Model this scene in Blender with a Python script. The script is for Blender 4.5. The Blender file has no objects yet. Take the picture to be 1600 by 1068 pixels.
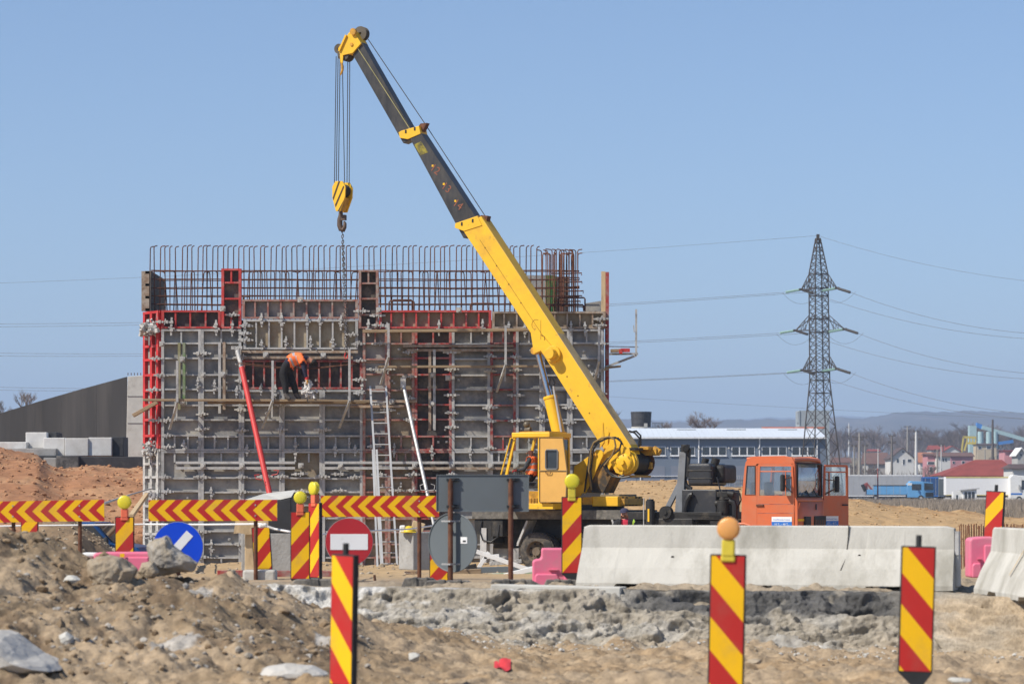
import bpy, bmesh, math, random
import numpy as np
from mathutils import Vector, Matrix
random.seed(7)
rng = np.random.default_rng(11)
scene = bpy.context.scene
col = scene.collection
R = math.radians
F = 1600 * 100 / 36.0           # focal length in photo pixels
CAMZ, HOR = 2.2, 770.0          # eye height, horizon row of the photograph

# ---------------------------------------------------------------- camera, sky, sun
cam_d = bpy.data.cameras.new('camera'); cam = bpy.data.objects.new('camera', cam_d); col.objects.link(cam)
cam.location = (0, 0, CAMZ); cam.rotation_euler = (R(90), 0, 0)
cam_d.lens = 100; cam_d.sensor_width = 36; cam_d.clip_start = 0.5; cam_d.clip_end = 20000
cam_d.shift_y = (HOR - 534) / 1600.0
cam_d.dof.use_dof = True; cam_d.dof.focus_distance = 84; cam_d.dof.aperture_fstop = 3.4
scene.camera = cam
SUN_AZ, SUN_EL = R(-119), R(46)                 # azimuth from +Y (away from camera) towards +X
sdir = Vector((math.sin(SUN_AZ) * math.cos(SUN_EL), math.cos(SUN_AZ) * math.cos(SUN_EL), math.sin(SUN_EL)))
world = bpy.data.worlds.new('World'); scene.world = world; world.use_nodes = True
wn, wl = world.node_tree.nodes, world.node_tree.links
wn.clear()
sky = wn.new('ShaderNodeTexSky'); sky.sky_type = 'NISHITA'; sky.sun_disc = False
sky.sun_elevation = SUN_EL; sky.sun_rotation = SUN_AZ
sky.air_density = 0.85; sky.dust_density = 0.3; sky.ozone_density = 5.0; sky.altitude = 200
bg = wn.new('ShaderNodeBackground'); bg.inputs[1].default_value = 0.103
hs = wn.new('ShaderNodeHueSaturation'); hs.inputs['Saturation'].default_value = 1.0
wo = wn.new('ShaderNodeOutputWorld')
wl.new(sky.outputs[0], hs.inputs['Color']); wl.new(hs.outputs[0], bg.inputs[0]); wl.new(bg.outputs[0], wo.inputs[0])
sun_d = bpy.data.lights.new('sun', 'SUN'); sun_d.energy = 4.6; sun_d.angle = R(0.53); sun_d.color = (1.0, 0.93, 0.82)
sun = bpy.data.objects.new('sun', sun_d); col.objects.link(sun)
sun.rotation_euler = (-sdir).to_track_quat('-Z', 'Y').to_euler(); sun.location = (0, 0, 60)
scene.view_settings.view_transform = 'Standard'; scene.view_settings.look = 'None'
scene.view_settings.exposure = 0.38; scene.view_settings.gamma = 1.0
scene.view_settings.use_curve_mapping = False
scene.render.engine = 'CYCLES'
scene.cycles.max_bounces = 6; scene.cycles.volume_bounces = 1; scene.cycles.transparent_max_bounces = 12
scene.cycles.use_denoising = True

# ---------------------------------------------------------------- helpers
def at(px, py, Y):
    return Vector(((px - 800) / F * Y, Y, CAMZ + (HOR - py) / F * Y))
def ppm(Y): return F / Y

class Frame:
    """A standing frame: x along heading, y to its left, z up; px() meets the sight line of a photo point with a plane y = const."""
    def __init__(s, o, ang):
        s.o = Vector(o); s.a = ang
        s.h = Vector((math.cos(ang), math.sin(ang), 0)); s.l = Vector((-math.sin(ang), math.cos(ang), 0))
    def px(s, px, py, yl):
        k = (px - 800) / F
        Y = (yl + s.o.x * s.l.x + s.o.y * s.l.y) / (k * s.l.x + s.l.y)
        p = at(px, py, Y) - s.o
        return Vector((p.dot(s.h), yl, p.z))
    def pxx(s, px, py, xl):
        k = (px - 800) / F
        Y = (xl + s.o.x * s.h.x + s.o.y * s.h.y) / (k * s.h.x + s.h.y)
        p = at(px, py, Y) - s.o
        return Vector((xl, p.dot(s.l), p.z))
    def world(s, p): return s.o + s.h * p[0] + s.l * p[1] + Vector((0, 0, p[2]))

def link(o, parent=None):
    col.objects.link(o)
    if parent is not None: o.parent = parent
    return o
def tag(o, label=None, cat=None, group=None, kind=None):
    if label: o['label'] = label
    if cat: o['category'] = cat
    if group: o['group'] = group
    if kind: o['kind'] = kind
    return o
def thing(name, loc, label, cat, group=None, rz=0):
    o = bpy.data.objects.new(name, None); o.location = loc; o.rotation_euler = (0, 0, rz)
    o.empty_display_size = .3
    link(o); return tag(o, label, cat, group)
def dup(root, loc=None, rz=None, label=None, group=None):
    def cp(o, par):
        c = o.copy(); link(c, par)
        for ch in list(o.children): cp(ch, c)
        return c
    r = cp(root, None)
    if loc is not None: r.location = loc
    if rz is not None: r.rotation_euler = (0, 0, rz)
    if label: r['label'] = label
    if group: r['group'] = group
    return r

class MB:
    def __init__(s): s.v = []; s.f = []; s.m = []; s.sm = []
    def add(s, vs, fs, mi=0, smooth=False):
        b = len(s.v); s.v += [tuple(x) for x in vs]
        for f in fs: s.f.append(tuple(i + b for i in f)); s.m.append(mi); s.sm.append(smooth)
        return s
    def box(s, c, d, rot=None, mi=0):
        c = Vector(c); h = Vector(d) * .5
        vs = [Vector((x * h.x, y * h.y, z * h.z)) for x in (-1, 1) for y in (-1, 1) for z in (-1, 1)]
        if rot is not None: vs = [rot @ p for p in vs]
        return s.add([c + p for p in vs], [(0, 1, 3, 2), (4, 6, 7, 5), (0, 4, 5, 1), (2, 3, 7, 6), (0, 2, 6, 4), (1, 5, 7, 3)], mi)
    def span(s, a, b, mi=0):
        a, b = Vector(a), Vector(b)
        return s.box((a + b) * .5, [abs(b[i] - a[i]) for i in range(3)], mi=mi)
    def beam(s, a, b, w, h, up=(0, 0, 1), mi=0, w2=None, h2=None):
        a, b = Vector(a), Vector(b); x = (b - a).normalized(); up = Vector(up)
        if abs(x.dot(up)) > .98: up = Vector((0, 1, 0))
        y = up.cross(x).normalized(); z = x.cross(y)
        w2 = w if w2 is None else w2; h2 = h if h2 is None else h2
        vs = [a + y * (i * w / 2) + z * (j * h / 2) for i in (-1, 1) for j in (-1, 1)] + [b + y * (i * w2 / 2) + z * (j * h2 / 2) for i in (-1, 1) for j in (-1, 1)]
        return s.add(vs, [(0, 1, 3, 2), (4, 6, 7, 5), (0, 4, 5, 1), (2, 3, 7, 6), (0, 2, 6, 4), (1, 5, 7, 3)], mi)
    def cyl(s, a, b, r, n=12, r2=None, mi=0, cap=True, smooth=True):
        a, b = Vector(a), Vector(b); r2 = r if r2 is None else r2
        x = (b - a).normalized(); u = Vector((0, 0, 1)) if abs(x.z) < .9 else Vector((1, 0, 0))
        y = u.cross(x).normalized(); z = x.cross(y)
        vs = []
        for p, q in ((a, r), (b, r2)):
            vs += [p + (y * math.cos(2 * math.pi * i / n) + z * math.sin(2 * math.pi * i / n)) * q for i in range(n)]
        s.add(vs, [(i, (i + 1) % n, n + (i + 1) % n, n + i) for i in range(n)], mi, smooth)
        if cap:
            s.add(vs[:n], [tuple(range(n))[::-1]], mi); s.add(vs[n:], [tuple(range(n))], mi)
        return s
    def tube(s, pts, r, n=6, mi=0, closed=False):
        pts = [Vector(p) for p in pts]; k = len(pts); vs = []; prev = None
        for i, p in enumerate(pts):
            if closed: d = pts[(i + 1) % k] - pts[i - 1]
            else: d = pts[min(i + 1, k - 1)] - pts[max(i - 1, 0)]
            d.normalize()
            if prev is None:
                u = Vector((0, 0, 1)) if abs(d.z) < .9 else Vector((1, 0, 0)); y = u.cross(d).normalized()
            else: y = (prev - d * prev.dot(d)).normalized()
            prev = y; z = d.cross(y)
            rr = r[i] if isinstance(r, (list, tuple)) else r
            vs += [p + (y * math.cos(2 * math.pi * j / n) + z * math.sin(2 * math.pi * j / n)) * rr for j in range(n)]
        fs = []
        for i in range(k if closed else k - 1):
            a, b = i * n, ((i + 1) % k) * n
            fs += [(a + j, a + (j + 1) % n, b + (j + 1) % n, b + j) for j in range(n)]
        s.add(vs, fs, mi, True)
        if not closed: s.add(vs[:n], [tuple(range(n))[::-1]], mi); s.add(vs[-n:], [tuple(range(n))], mi)
        return s
    def prism(s, poly, off, mi=0, side=None, smooth=False):
        """poly: 3-D points in one plane; off: extrusion vector"""
        n = len(poly); off = Vector(off); p = [Vector(q) for q in poly]
        vs = p + [q + off for q in p]
        s.add(vs, [tuple(range(n)), tuple(range(n, 2 * n))[::-1]], mi)
        s.add(vs, [(i, n + i, n + (i + 1) % n, (i + 1) % n) for i in range(n)], mi if side is None else side, smooth)
        return s
    def lathe(s, c, axis, prof, n=20, mi=0):
        """prof: (distance along axis, radius)"""
        c = Vector(c); x = Vector(axis).normalized(); u = Vector((0, 0, 1)) if abs(x.z) < .9 else Vector((1, 0, 0))
        y = u.cross(x).normalized(); z = x.cross(y); vs = []
        for d, r in prof:
            vs += [c + x * d + (y * math.cos(2 * math.pi * i / n) + z * math.sin(2 * math.pi * i / n)) * r for i in range(n)]
        fs = []
        for k in range(len(prof) - 1):
            fs += [(k * n + i, k * n + (i + 1) % n, (k + 1) * n + (i + 1) % n, (k + 1) * n + i) for i in range(n)]
        return s.add(vs, fs, mi, True)
    def ball(s, c, r, n=10, sq=(1, 1, 1), mi=0):
        c = Vector(c); vs = []; m = max(4, n // 2 + 1)
        for i in range(m + 1):
            t = math.pi * i / m
            vs += [c + Vector((math.sin(t) * math.cos(2 * math.pi * j / n) * r * sq[0], math.sin(t) * math.sin(2 * math.pi * j / n) * r * sq[1], math.cos(t) * r * sq[2])) for j in range(n)]
        fs = [(i * n + j, (i + 1) * n + j, (i + 1) * n + (j + 1) % n, i * n + (j + 1) % n) for i in range(m) for j in range(n)]
        return s.add(vs, fs, mi, True)
    def mesh(s, name, mats, shift=None):
        me = bpy.data.meshes.new(name)
        v = s.v if shift is None else [(a[0] - shift[0], a[1] - shift[1], a[2] - shift[2]) for a in s.v]
        me.from_pydata(v, [], s.f)
        for m in (mats if isinstance(mats, (list, tuple)) else [mats]): me.materials.append(m)
        me.polygons.foreach_set('material_index', s.m); me.polygons.foreach_set('use_smooth', s.sm)
        bm = bmesh.new(); bm.from_mesh(me)
        bmesh.ops.remove_doubles(bm, verts=bm.verts, dist=1e-5)
        bmesh.ops.recalc_face_normals(bm, faces=bm.faces); bm.to_mesh(me); bm.free()
        if any(s.sm): me.set_sharp_from_angle(angle=R(38))
        me.update(); return me
    def build(s, name, mats, parent=None, local=False, bevel=0, origin=None, seg=2):
        """local: coordinates already in the parent's frame; else world coordinates and an unrotated parent"""
        sh = None; loc = (0, 0, 0)
        if parent is not None and not local:
            q = parent; sh = Vector((0, 0, 0))
            while q is not None: sh += q.location; q = q.parent
        elif parent is None and not local:
            a = np.array(s.v); lo, hi = a.min(0), a.max(0)
            sh = Vector(((lo[0] + hi[0]) / 2, (lo[1] + hi[1]) / 2, lo[2])) if origin is None else Vector(origin); loc = sh
        o = bpy.data.objects.new(name, s.mesh(name, mats, sh)); o.location = loc
        link(o, parent)
        if bevel:
            b = o.modifiers.new('bevel', 'BEVEL'); b.width = bevel; b.segments = seg; b.limit_method = 'ANGLE'; b.angle_limit = R(40)
        return o

def put(name, me, parent, loc, rot=(0, 0, 0), sc=(1, 1, 1)):
    """a part that shares mesh data; loc in the parent's frame"""
    o = bpy.data.objects.new(name, me); o.location = loc; o.rotation_euler = rot; o.scale = sc
    return link(o, parent)

_mc = {}
def mat(name, c, rough=.75, metal=0., var=.18, scale=2.5, bump=.15, bscale=30, dirt=None, damt=.45, dscale=1.5, spec=.35, dsharp=.12, stretch=None, em=None, rnd=0., specks=None, spk=.36, sps=14):
    if name in _mc: return _mc[name]
    m = bpy.data.materials.new(name); m.use_nodes = True; nt = m.node_tree; N, L = nt.nodes, nt.links
    b = N['Principled BSDF']; b.inputs['Roughness'].default_value = rough; b.inputs['Metallic'].default_value = metal
    b.inputs['Specular IOR Level'].default_value = spec
    tc = N.new('ShaderNodeTexCoord'); src = tc.outputs['Object']
    oi = N.new('ShaderNodeObjectInfo')
    va = N.new('ShaderNodeVectorMath'); va.operation = 'MULTIPLY_ADD'
    cx = N.new('ShaderNodeCombineXYZ')
    for i in range(3): L.new(oi.outputs['Random'], cx.inputs[i])
    L.new(cx.outputs[0], va.inputs[0]); va.inputs[1].default_value = (37, 19, 53); L.new(src, va.inputs[2]); src = va.outputs[0]
    if stretch:
        mp = N.new('ShaderNodeMapping'); mp.inputs['Scale'].default_value = stretch; L.new(src, mp.inputs[0]); src = mp.outputs[0]
    def noise(sc, det=5, ro=.6):
        n = N.new('ShaderNodeTexNoise'); n.inputs['Scale'].default_value = sc; n.inputs['Detail'].default_value = det; n.inputs['Roughness'].default_value = ro
        L.new(src, n.inputs['Vector']); return n
    n1 = noise(scale)
    hsv = N.new('ShaderNodeHueSaturation'); hsv.inputs['Color'].default_value = (*c, 1)
    mr = N.new('ShaderNodeMapRange'); mr.inputs[1].default_value = .3; mr.inputs[2].default_value = .7
    mr.inputs[3].default_value = 1 - var; mr.inputs[4].default_value = 1 + var
    L.new(n1.outputs[0], mr.inputs[0])
    val = mr.outputs[0]
    if rnd:
        m2 = N.new('ShaderNodeMapRange'); m2.inputs[3].default_value = 1 - rnd; m2.inputs[4].default_value = 1 + rnd
        L.new(oi.outputs['Random'], m2.inputs[0])
        mu = N.new('ShaderNodeMath'); mu.operation = 'MULTIPLY'; L.new(val, mu.inputs[0]); L.new(m2.outputs[0], mu.inputs[1]); val = mu.outputs[0]
    L.new(val, hsv.inputs['Value'])
    out = hsv.outputs[0]
    if dirt is not None:
        n2 = noise(dscale, 8, .68)
        r = N.new('ShaderNodeMapRange'); r.inputs[1].default_value = 1 - damt - dsharp; r.inputs[2].default_value = 1 - damt + dsharp
        L.new(n2.outputs[0], r.inputs[0])
        mx = N.new('ShaderNodeMix'); mx.data_type = 'RGBA'; L.new(r.outputs[0], mx.inputs['Factor'])
        L.new(out, mx.inputs['A']); mx.inputs['B'].default_value = (*dirt, 1); out = mx.outputs['Result']
    if specks is not None:          # scuffs, splashes and rust freckles
        n4 = noise(sps, 6, .75); r4 = N.new('ShaderNodeMapRange'); r4.inputs[1].default_value = 1 - spk - .03; r4.inputs[2].default_value = 1 - spk + .05
        L.new(n4.outputs[0], r4.inputs[0]); m4 = N.new('ShaderNodeMix'); m4.data_type = 'RGBA'; L.new(r4.outputs[0], m4.inputs['Factor'])
        L.new(out, m4.inputs['A']); m4.inputs['B'].default_value = (*specks, 1); out = m4.outputs['Result']
    L.new(out, b.inputs['Base Color'])
    if bump:
        n3 = noise(bscale, 4, .6)
        bp = N.new('ShaderNodeBump'); bp.inputs['Strength'].default_value = bump; bp.inputs['Distance'].default_value = .02
        L.new(n3.outputs[0], bp.inputs['Height']); L.new(bp.outputs[0], b.inputs['Normal'])
    if em:
        b.inputs['Emission Color'].default_value = (*c, 1); b.inputs['Emission Strength'].default_value = em
    _mc[name] = m; return m
def glass(name, c=(.8, .85, .85), alpha=.25, rough=.03):
    if name in _mc: return _mc[name]
    m = bpy.data.materials.new(name); m.use_nodes = True; N, L = m.node_tree.nodes, m.node_tree.links; N.clear()
    o = N.new('ShaderNodeOutputMaterial'); t = N.new('ShaderNodeBsdfTransparent'); t.inputs[0].default_value = (*c, 1)
    g = N.new('ShaderNodeBsdfGlossy'); g.inputs['Roughness'].default_value = rough; g.inputs['Color'].default_value = (.9, .9, .9, 1)
    mx = N.new('ShaderNodeMixShader'); mx.inputs[0].default_value = alpha
    n = N.new('ShaderNodeTexNoise'); n.inputs['Scale'].default_value = 4
    r = N.new('ShaderNodeMapRange'); r.inputs[3].default_value = alpha * .6; r.inputs[4].default_value = alpha * 1.4
    L.new(n.outputs[0], r.inputs[0]); L.new(r.outputs[0], mx.inputs[0])
    L.new(t.outputs[0], mx.inputs[1]); L.new(g.outputs[0], mx.inputs[2]); L.new(mx.outputs[0], o.inputs[0])
    _mc[name] = m; return m
def lens(name, c, tr=.5):
    if name in _mc: return _mc[name]
    m = bpy.data.materials.new(name); m.use_nodes = True; b = m.node_tree.nodes['Principled BSDF']
    n = m.node_tree.nodes.new('ShaderNodeTexNoise'); n.inputs['Scale'].default_value = 60
    bp = m.node_tree.nodes.new('ShaderNodeBump'); bp.inputs['Strength'].default_value = .3; bp.inputs['Distance'].default_value = .004
    m.node_tree.links.new(n.outputs[0], bp.inputs['Height']); m.node_tree.links.new(bp.outputs[0], b.inputs['Normal'])
    b.inputs['Base Color'].default_value = (*c, 1); b.inputs['Roughness'].default_value = .25; b.inputs['Transmission Weight'].default_value = tr
    b.inputs['Subsurface Weight'].default_value = .3; b.inputs['Subsurface Radius'].default_value = (.05, .05, .02)
    _mc[name] = m; return m

# value noise for terrain
_lat = rng.random((512, 512))
def vnoise(x, y):
    xi = np.floor(x).astype(np.int64); yi = np.floor(y).astype(np.int64); fx = x - xi; fy = y - yi
    fx = fx * fx * (3 - 2 * fx); fy = fy * fy * (3 - 2 * fy)
    a = _lat[xi % 512, yi % 512]; b = _lat[(xi + 1) % 512, yi % 512]; c = _lat[xi % 512, (yi + 1) % 512]; d = _lat[(xi + 1) % 512, (yi + 1) % 512]
    return (a * (1 - fx) + b * fx) * (1 - fy) + (c * (1 - fx) + d * fx) * fy - .5
def fbm(x, y, o=5, g=.5):
    s = 0; a = 1.
    for i in range(o): s = s + a * vnoise(x + 17.3 * i, y + 9.1 * i); x = x * 2.03; y = y * 2.03; a *= g
    return s
def sst(a, b, x):
    t = np.clip((x - a) / (b - a), 0, 1); return t * t * (3 - 2 * t)

# materials shared by many objects
M_con = mat('pale_concrete', (.50, .49, .45), .9, var=.1, dirt=(.33, .31, .27), damt=.36, dscale=1.3, bump=.25)
M_congr = mat('rough_concrete', (.36, .355, .34), .95, var=.2, dirt=(.24, .23, .21), damt=.42, dscale=5, bump=.6, bscale=18)
M_blk = mat('black_rubber', (.025, .026, .028), .75, var=.3, dirt=(.12, .11, .1), damt=.3, dscale=4)
M_oil = mat('oily_black_steel', (.022, .021, .02), .55, var=.4, dirt=(.10, .085, .065), damt=.36, dscale=3, bump=.3)
M_rust = mat('rusty_post', (.16, .07, .038), .9, var=.35, dirt=(.09, .04, .025), damt=.5, dscale=9)
M_rebar = mat('rusty_rebar', (.115, .05, .032), .9, var=.4, scale=9, rnd=.3, bump=.4, bscale=60)
M_wood = mat('weathered_plank', (.34, .25, .155), .9, var=.3, scale=1.2, stretch=(1, 9, 9), dirt=(.17, .12, .075), damt=.45, dscale=1.2, rnd=.25)
M_plyw = mat('raw_plywood', (.56, .42, .25), .85, var=.15, stretch=(3, 3, 1), dirt=(.36, .26, .15), damt=.38)
M_gal = mat('galvanised_steel', (.35, .35, .345), .6, .15, var=.28, scale=7, dirt=(.50, .49, .47), damt=.5, dscale=6, rnd=.15)
M_splat = mat('cement_crusted_steel', (.36, .355, .34), .9, var=.4, scale=14, dirt=(.54, .53, .50), damt=.5, dscale=9, bump=.8, rnd=.2)
M_red = mat('bright_red_steel', (.50, .032, .032), .6, var=.18, dirt=(.30, .24, .21), damt=.34, dscale=4, rnd=.1)
M_redrow = mat('worn_red_steel', (.47, .045, .042), .7, var=.25, dirt=(.33, .23, .2), damt=.40, dscale=5, rnd=.15)
M_redold = mat('scuffed_red_steel', (.34, .04, .035), .75, var=.3, dirt=(.29, .26, .23), damt=.46, dscale=5, rnd=.2)
M_pink = mat('faded_red_steel', (.30, .115, .09), .8, var=.25, dirt=(.33, .30, .265), damt=.47, dscale=5, rnd=.15)
M_brn = mat('rusty_formwork_steel', (.30, .21, .145), .85, var=.25, dirt=(.40, .36, .3), damt=.45, dscale=5, rnd=.15)
M_grey = mat('grey_formwork_steel', (.34, .34, .335), .75, var=.25, dirt=(.50, .49, .465), damt=.43, dscale=4, rnd=.12)
P_grey = mat('grey_form_sheet', (.195, .195, .198), .85, var=.28, scale=1.2, dirt=(.38, .355, .31), damt=.47, dscale=1.3, rnd=.22, specks=(.50, .485, .45), spk=.33, sps=5)
P_tan = mat('stained_form_sheet', (.31, .265, .19), .85, var=.2, scale=2, dirt=(.22, .15, .09), damt=.42, dscale=2.5, rnd=.15, specks=(.45, .42, .37), spk=.33, sps=5)
P_dark = mat('dark_form_sheet', (.075, .07, .066), .85, var=.35, scale=2, dirt=(.22, .18, .13), damt=.39, dscale=2.2, rnd=.25)
M_yel = mat('crane_yellow', (.82, .48, .018), .5, var=.05, dirt=(.60, .33, .035), damt=.36, dscale=1.1, bump=.06, spec=.45, specks=(.42, .23, .05), spk=.345, sps=3.5)
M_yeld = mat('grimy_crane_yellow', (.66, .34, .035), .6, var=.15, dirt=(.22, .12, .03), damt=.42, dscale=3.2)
M_yelp = mat('primer_yellow_door', (.66, .37, .09), .6, var=.06, dirt=(.52, .28, .06), damt=.3, dscale=2)
M_boomd = mat('greasy_black_boom', (.026, .026, .028), .4, var=.5, scale=1.6, dirt=(.085, .077, .066), damt=.42, dscale=4.5, dsharp=.2, stretch=(1, 1, .35), bump=.1, spec=.5)
M_orange = mat('orange_truck_paint', (.60, .135, .045), .5, var=.06, dirt=(.50, .17, .085), damt=.42, dscale=1.3, bump=.04, spec=.45, specks=(.33, .12, .06), spk=.29, sps=6)
M_chr = mat('chromed_rod', (.55, .57, .6), .18, 1., var=.03, bump=0)
M_sgrey = mat('sign_back_grey', (.125, .145, .155), .55, var=.06, scale=1.5, bump=.03, spec=.4)
M_sy = mat('reflective_yellow', (.86, .49, .006), .45, var=.05, bump=.02, dirt=(.66, .38, .05), damt=.36, dscale=3, specks=(.36, .24, .1), spk=.28, sps=16)
M_sr = mat('reflective_red', (.47, .024, .02), .45, var=.06, bump=.02, dirt=(.40, .06, .045), damt=.38, dscale=3, specks=(.30, .13, .1), spk=.28, sps=16)
M_blue = mat('sign_blue', (.002, .06, .62), .45, var=.04, bump=.02)
M_wht = mat('sign_white', (.78, .78, .78), .5, var=.04, bump=.02, dirt=(.6, .59, .56), damt=.3, dscale=4)
M_whts = mat('white_paint', (.78, .78, .76), .6, var=.06, dirt=(.55, .53, .49), damt=.33)
M_pbar = mat('pink_plastic', (.74, .165, .27), .5, var=.07, bump=.05, dirt=(.62, .24, .29), damt=.42, dscale=3, specks=(.45, .25, .22), spk=.3)
M_hose = mat('rubber_hose', (.02, .02, .021), .45, var=.3)
M_glass = glass('clear_glass')
M_gdark = mat('dark_window_glass', (.03, .038, .045), .08, var=.3, bump=0, spec=.7)
# ---------------------------------------------------------------- terrain
def heap_ridge(X):
    return np.interp(X, [-9, -6.4, -5.4, -4.9, -4.4, -3.75, -3.2, -2.43, -1.9, -1.35, -.5, .5], [1.55, 1.75, 1.83, 1.72, 1.44, 1.36, 1.34, 1.12, .86, .62, .42, .3])
def bank_edge(X): return 36.4 - .26 * (np.clip(X, -9, 8) - 1) + .28 * fbm(X * .7, X * 0 + 3, 3) - 3.2 * sst(4.7, 6.5, X)
def terrain(X, Y, fine=True):
    ang = X / np.maximum(Y, 1) * F + 800
    base = np.interp(Y, [0, 20, 24, 30, 34, 36.5, 44, 50, 60, 74, 96, 110, 180, 520, 700, 900, 1500, 3500, 9000],
                        [.6, .62, .57, .25, .1, .1, .6, .75, .48, .02, .0, .4, 1.0, 1.0, 4.0, 9., 21., 36., 60.])
    road = np.interp(Y, [30, 42, 50, 60, 74], [.97, .93, .78, .48, .02])
    e = bank_edge(X)
    if fine:
        ju = .5 * fbm(X * 1.1, Y * .9 + 5, 4, .55) + .12 * fbm(X * 2.6, Y * 3.1, 3) + .3 * fbm(X * 1.7 + 7, Y * 10, 4, .6)
    else: ju = 0
    t = np.clip((Y + .3 * ju - (e - 1.55)) / 2.05, 0, 1)
    prof = np.interp(t, [0, .12, .38, .62, .78, .93, 1], [0, .06, .3, .54, .68, .9, 1.])
    z = np.where(Y < 74, base * (1 - prof) + road * prof, base)
    h = heap_ridge(X) ; a = np.clip(1 - np.abs(Y - 30.2) / 6.2, 0, 1); a = a ** .8 * np.where(Y > 30, .96, 1)
    z = np.maximum(z, np.where((Y > 22) & (Y < 37), .4 + (h - .4) * a, -9))
    # spoil heap by the left chevron board
    z = np.maximum(z, .35 + 1.28 * np.exp(-(((X + 8.6) / 1.15) ** 2 + ((Y - 55) / 2.6) ** 2)) + .55 * np.exp(-(((X + 10.3) / 1.2) ** 2 + ((Y - 56) / 2.6) ** 2)))  * ((Y > 47) & (Y < 63)) + z * ~((Y > 47) & (Y < 63))
    # red soil rising to the abutment on the left
    crest = np.interp(ang, [-400, 0, 60, 78, 100, 216, 300], [3.9, 3.65, 3.5, 3.1, 2.9, 2.95, 2.95])
    rl = np.interp(Y, [89, 97], [212, 340]); up = sst(72, 124, Y) * sst(rl + 28, rl - 12, ang) * (1 - sst(140, 190, Y))
    z = z + (crest - np.where(Y < 110, .0, .2)) * up
    # sandy berm beyond the crane
    bz = np.interp(ang, [500, 700, 930, 1000, 1060, 1120, 1160, 1335, 1420, 1460, 1530, 1600, 1800], [.2, 1.9, 2.72, 2.78, 2.7, 2.5, 2.35, 1.85, 1.45, 1.3, 1.12, 1.0, .9])
    bm = sst(94, 131, Y) * (1 - sst(131, 142, Y)) * sst(600, 900, ang)
    zb = bz * bm
    z = np.maximum(z, zb)
    if fine:
        near = 1 - sst(37, 41, Y)
        z = z + near * (.17 * fbm(X * .9, Y * .9, 3) + .12 * fbm(X * 3, Y * 2.6, 4, .6) + .03 * fbm(X * 11, Y * 9, 4, .6) * (1 + .5 * sst(.5, .9, heap_ridge(X))) + .07 * np.clip(fbm(X * 4.3 + 31, Y * 3.9, 3, .5) - .12, 0, 1) * sst(.5, .9, heap_ridge(X)))
        bank = near * (t > .05) * (t < .97)
        z = z - bank * (t < .84) * .2 * np.clip(np.abs(fbm(X * 2.1, Y * 2.6 + 40, 5, .6)) * 2, 0, 1)
        far = sst(60, 90, Y) * (1 - sst(400, 600, Y))
        z = z + far * (.28 * fbm(X * .25, Y * .25, 5, .55)) + (Y > 41) * .02 * fbm(X * 1.5, Y * 1.5, 3)
        red = up
        z = z + .35 * red * fbm(X * .5, Y * .22, 5, .6)
        z = z + .18 * sst(120, 132, Y) * (1 - sst(140, 170, Y)) * fbm(X * .8, Y * .4, 4, .6)
        z = z + .22 * ((Y > 50) & (Y < 60) & (ang < 260)) * fbm(X * 1.7, Y * 1.1, 4, .6) * np.exp(-((Y - 55) / 3) ** 2)
    return z
def tz(X, Y): return float(terrain(np.array([float(X)]), np.array([float(Y)]))[0])

def vcol_mat(name, bump, bscale, rough=.95, fine=8.):
    m = bpy.data.materials.new(name); m.use_nodes = True; N, L = m.node_tree.nodes, m.node_tree.links
    b = N['Principled BSDF']; b.inputs['Roughness'].default_value = rough; b.inputs['Specular IOR Level'].default_value = .15
    at_ = N.new('ShaderNodeAttribute'); at_.attribute_name = 'soil'
    tc = N.new('ShaderNodeTexCoord')
    n = N.new('ShaderNodeTexNoise'); n.inputs['Scale'].default_value = fine; n.inputs['Detail'].default_value = 8; n.inputs['Roughness'].default_value = .7
    L.new(tc.outputs['Object'], n.inputs['Vector'])
    r = N.new('ShaderNodeMapRange'); r.inputs[1].default_value = .3; r.inputs[2].default_value = .7; r.inputs[3].default_value = .72; r.inputs[4].default_value = 1.28
    L.new(n.outputs[0], r.inputs[0])
    h = N.new('ShaderNodeHueSaturation'); L.new(at_.outputs['Color'], h.inputs['Color']); L.new(r.outputs[0], h.inputs['Value']); L.new(h.outputs[0], b.inputs['Base Color'])
    n2 = N.new('ShaderNodeTexNoise'); n2.inputs['Scale'].default_value = bscale; n2.inputs['Detail'].default_value = 6; n2.inputs['Roughness'].default_value = .65
    L.new(tc.outputs['Object'], n2.inputs['Vector'])
    bp = N.new('ShaderNodeBump'); bp.inputs['Strength'].default_value = bump; bp.inputs['Distance'].default_value = .05
    L.new(n2.outputs[0], bp.inputs['Height']); L.new(bp.outputs[0], b.inputs['Normal'])
    return m
def grid_obj(name, X, Y, Z, C, m):
    ny, nx = X.shape
    v = np.stack([X, Y, Z], -1).reshape(-1, 3)
    i = np.arange(ny * nx).reshape(ny, nx)
    f = np.stack([i[:-1, :-1], i[:-1, 1:], i[1:, 1:], i[1:, :-1]], -1).reshape(-1, 4)
    me = bpy.data.meshes.new(name)
    me.vertices.add(len(v)); me.vertices.foreach_set('co', v.ravel())
    me.loops.add(f.size); me.loops.foreach_set('vertex_index', f.ravel())
    me.polygons.add(len(f)); me.polygons.foreach_set('loop_start', np.arange(0, f.size, 4)); me.polygons.foreach_set('loop_total', np.full(len(f), 4))
    me.polygons.foreach_set('use_smooth', np.ones(len(f), bool))
    me.update(calc_edges=True); me.materials.append(m)
    ca = me.color_attributes.new('soil', 'FLOAT_COLOR', 'POINT')
    c4 = np.ones((len(v), 4)); c4[:, :3] = C.reshape(-1, 3); ca.data.foreach_set('color', c4.ravel())
    o = bpy.data.objects.new(name, me); link(o); return o
def lerp(a, b, t): return a * (1 - t[..., None]) + np.array(b) * t[..., None]
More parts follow.
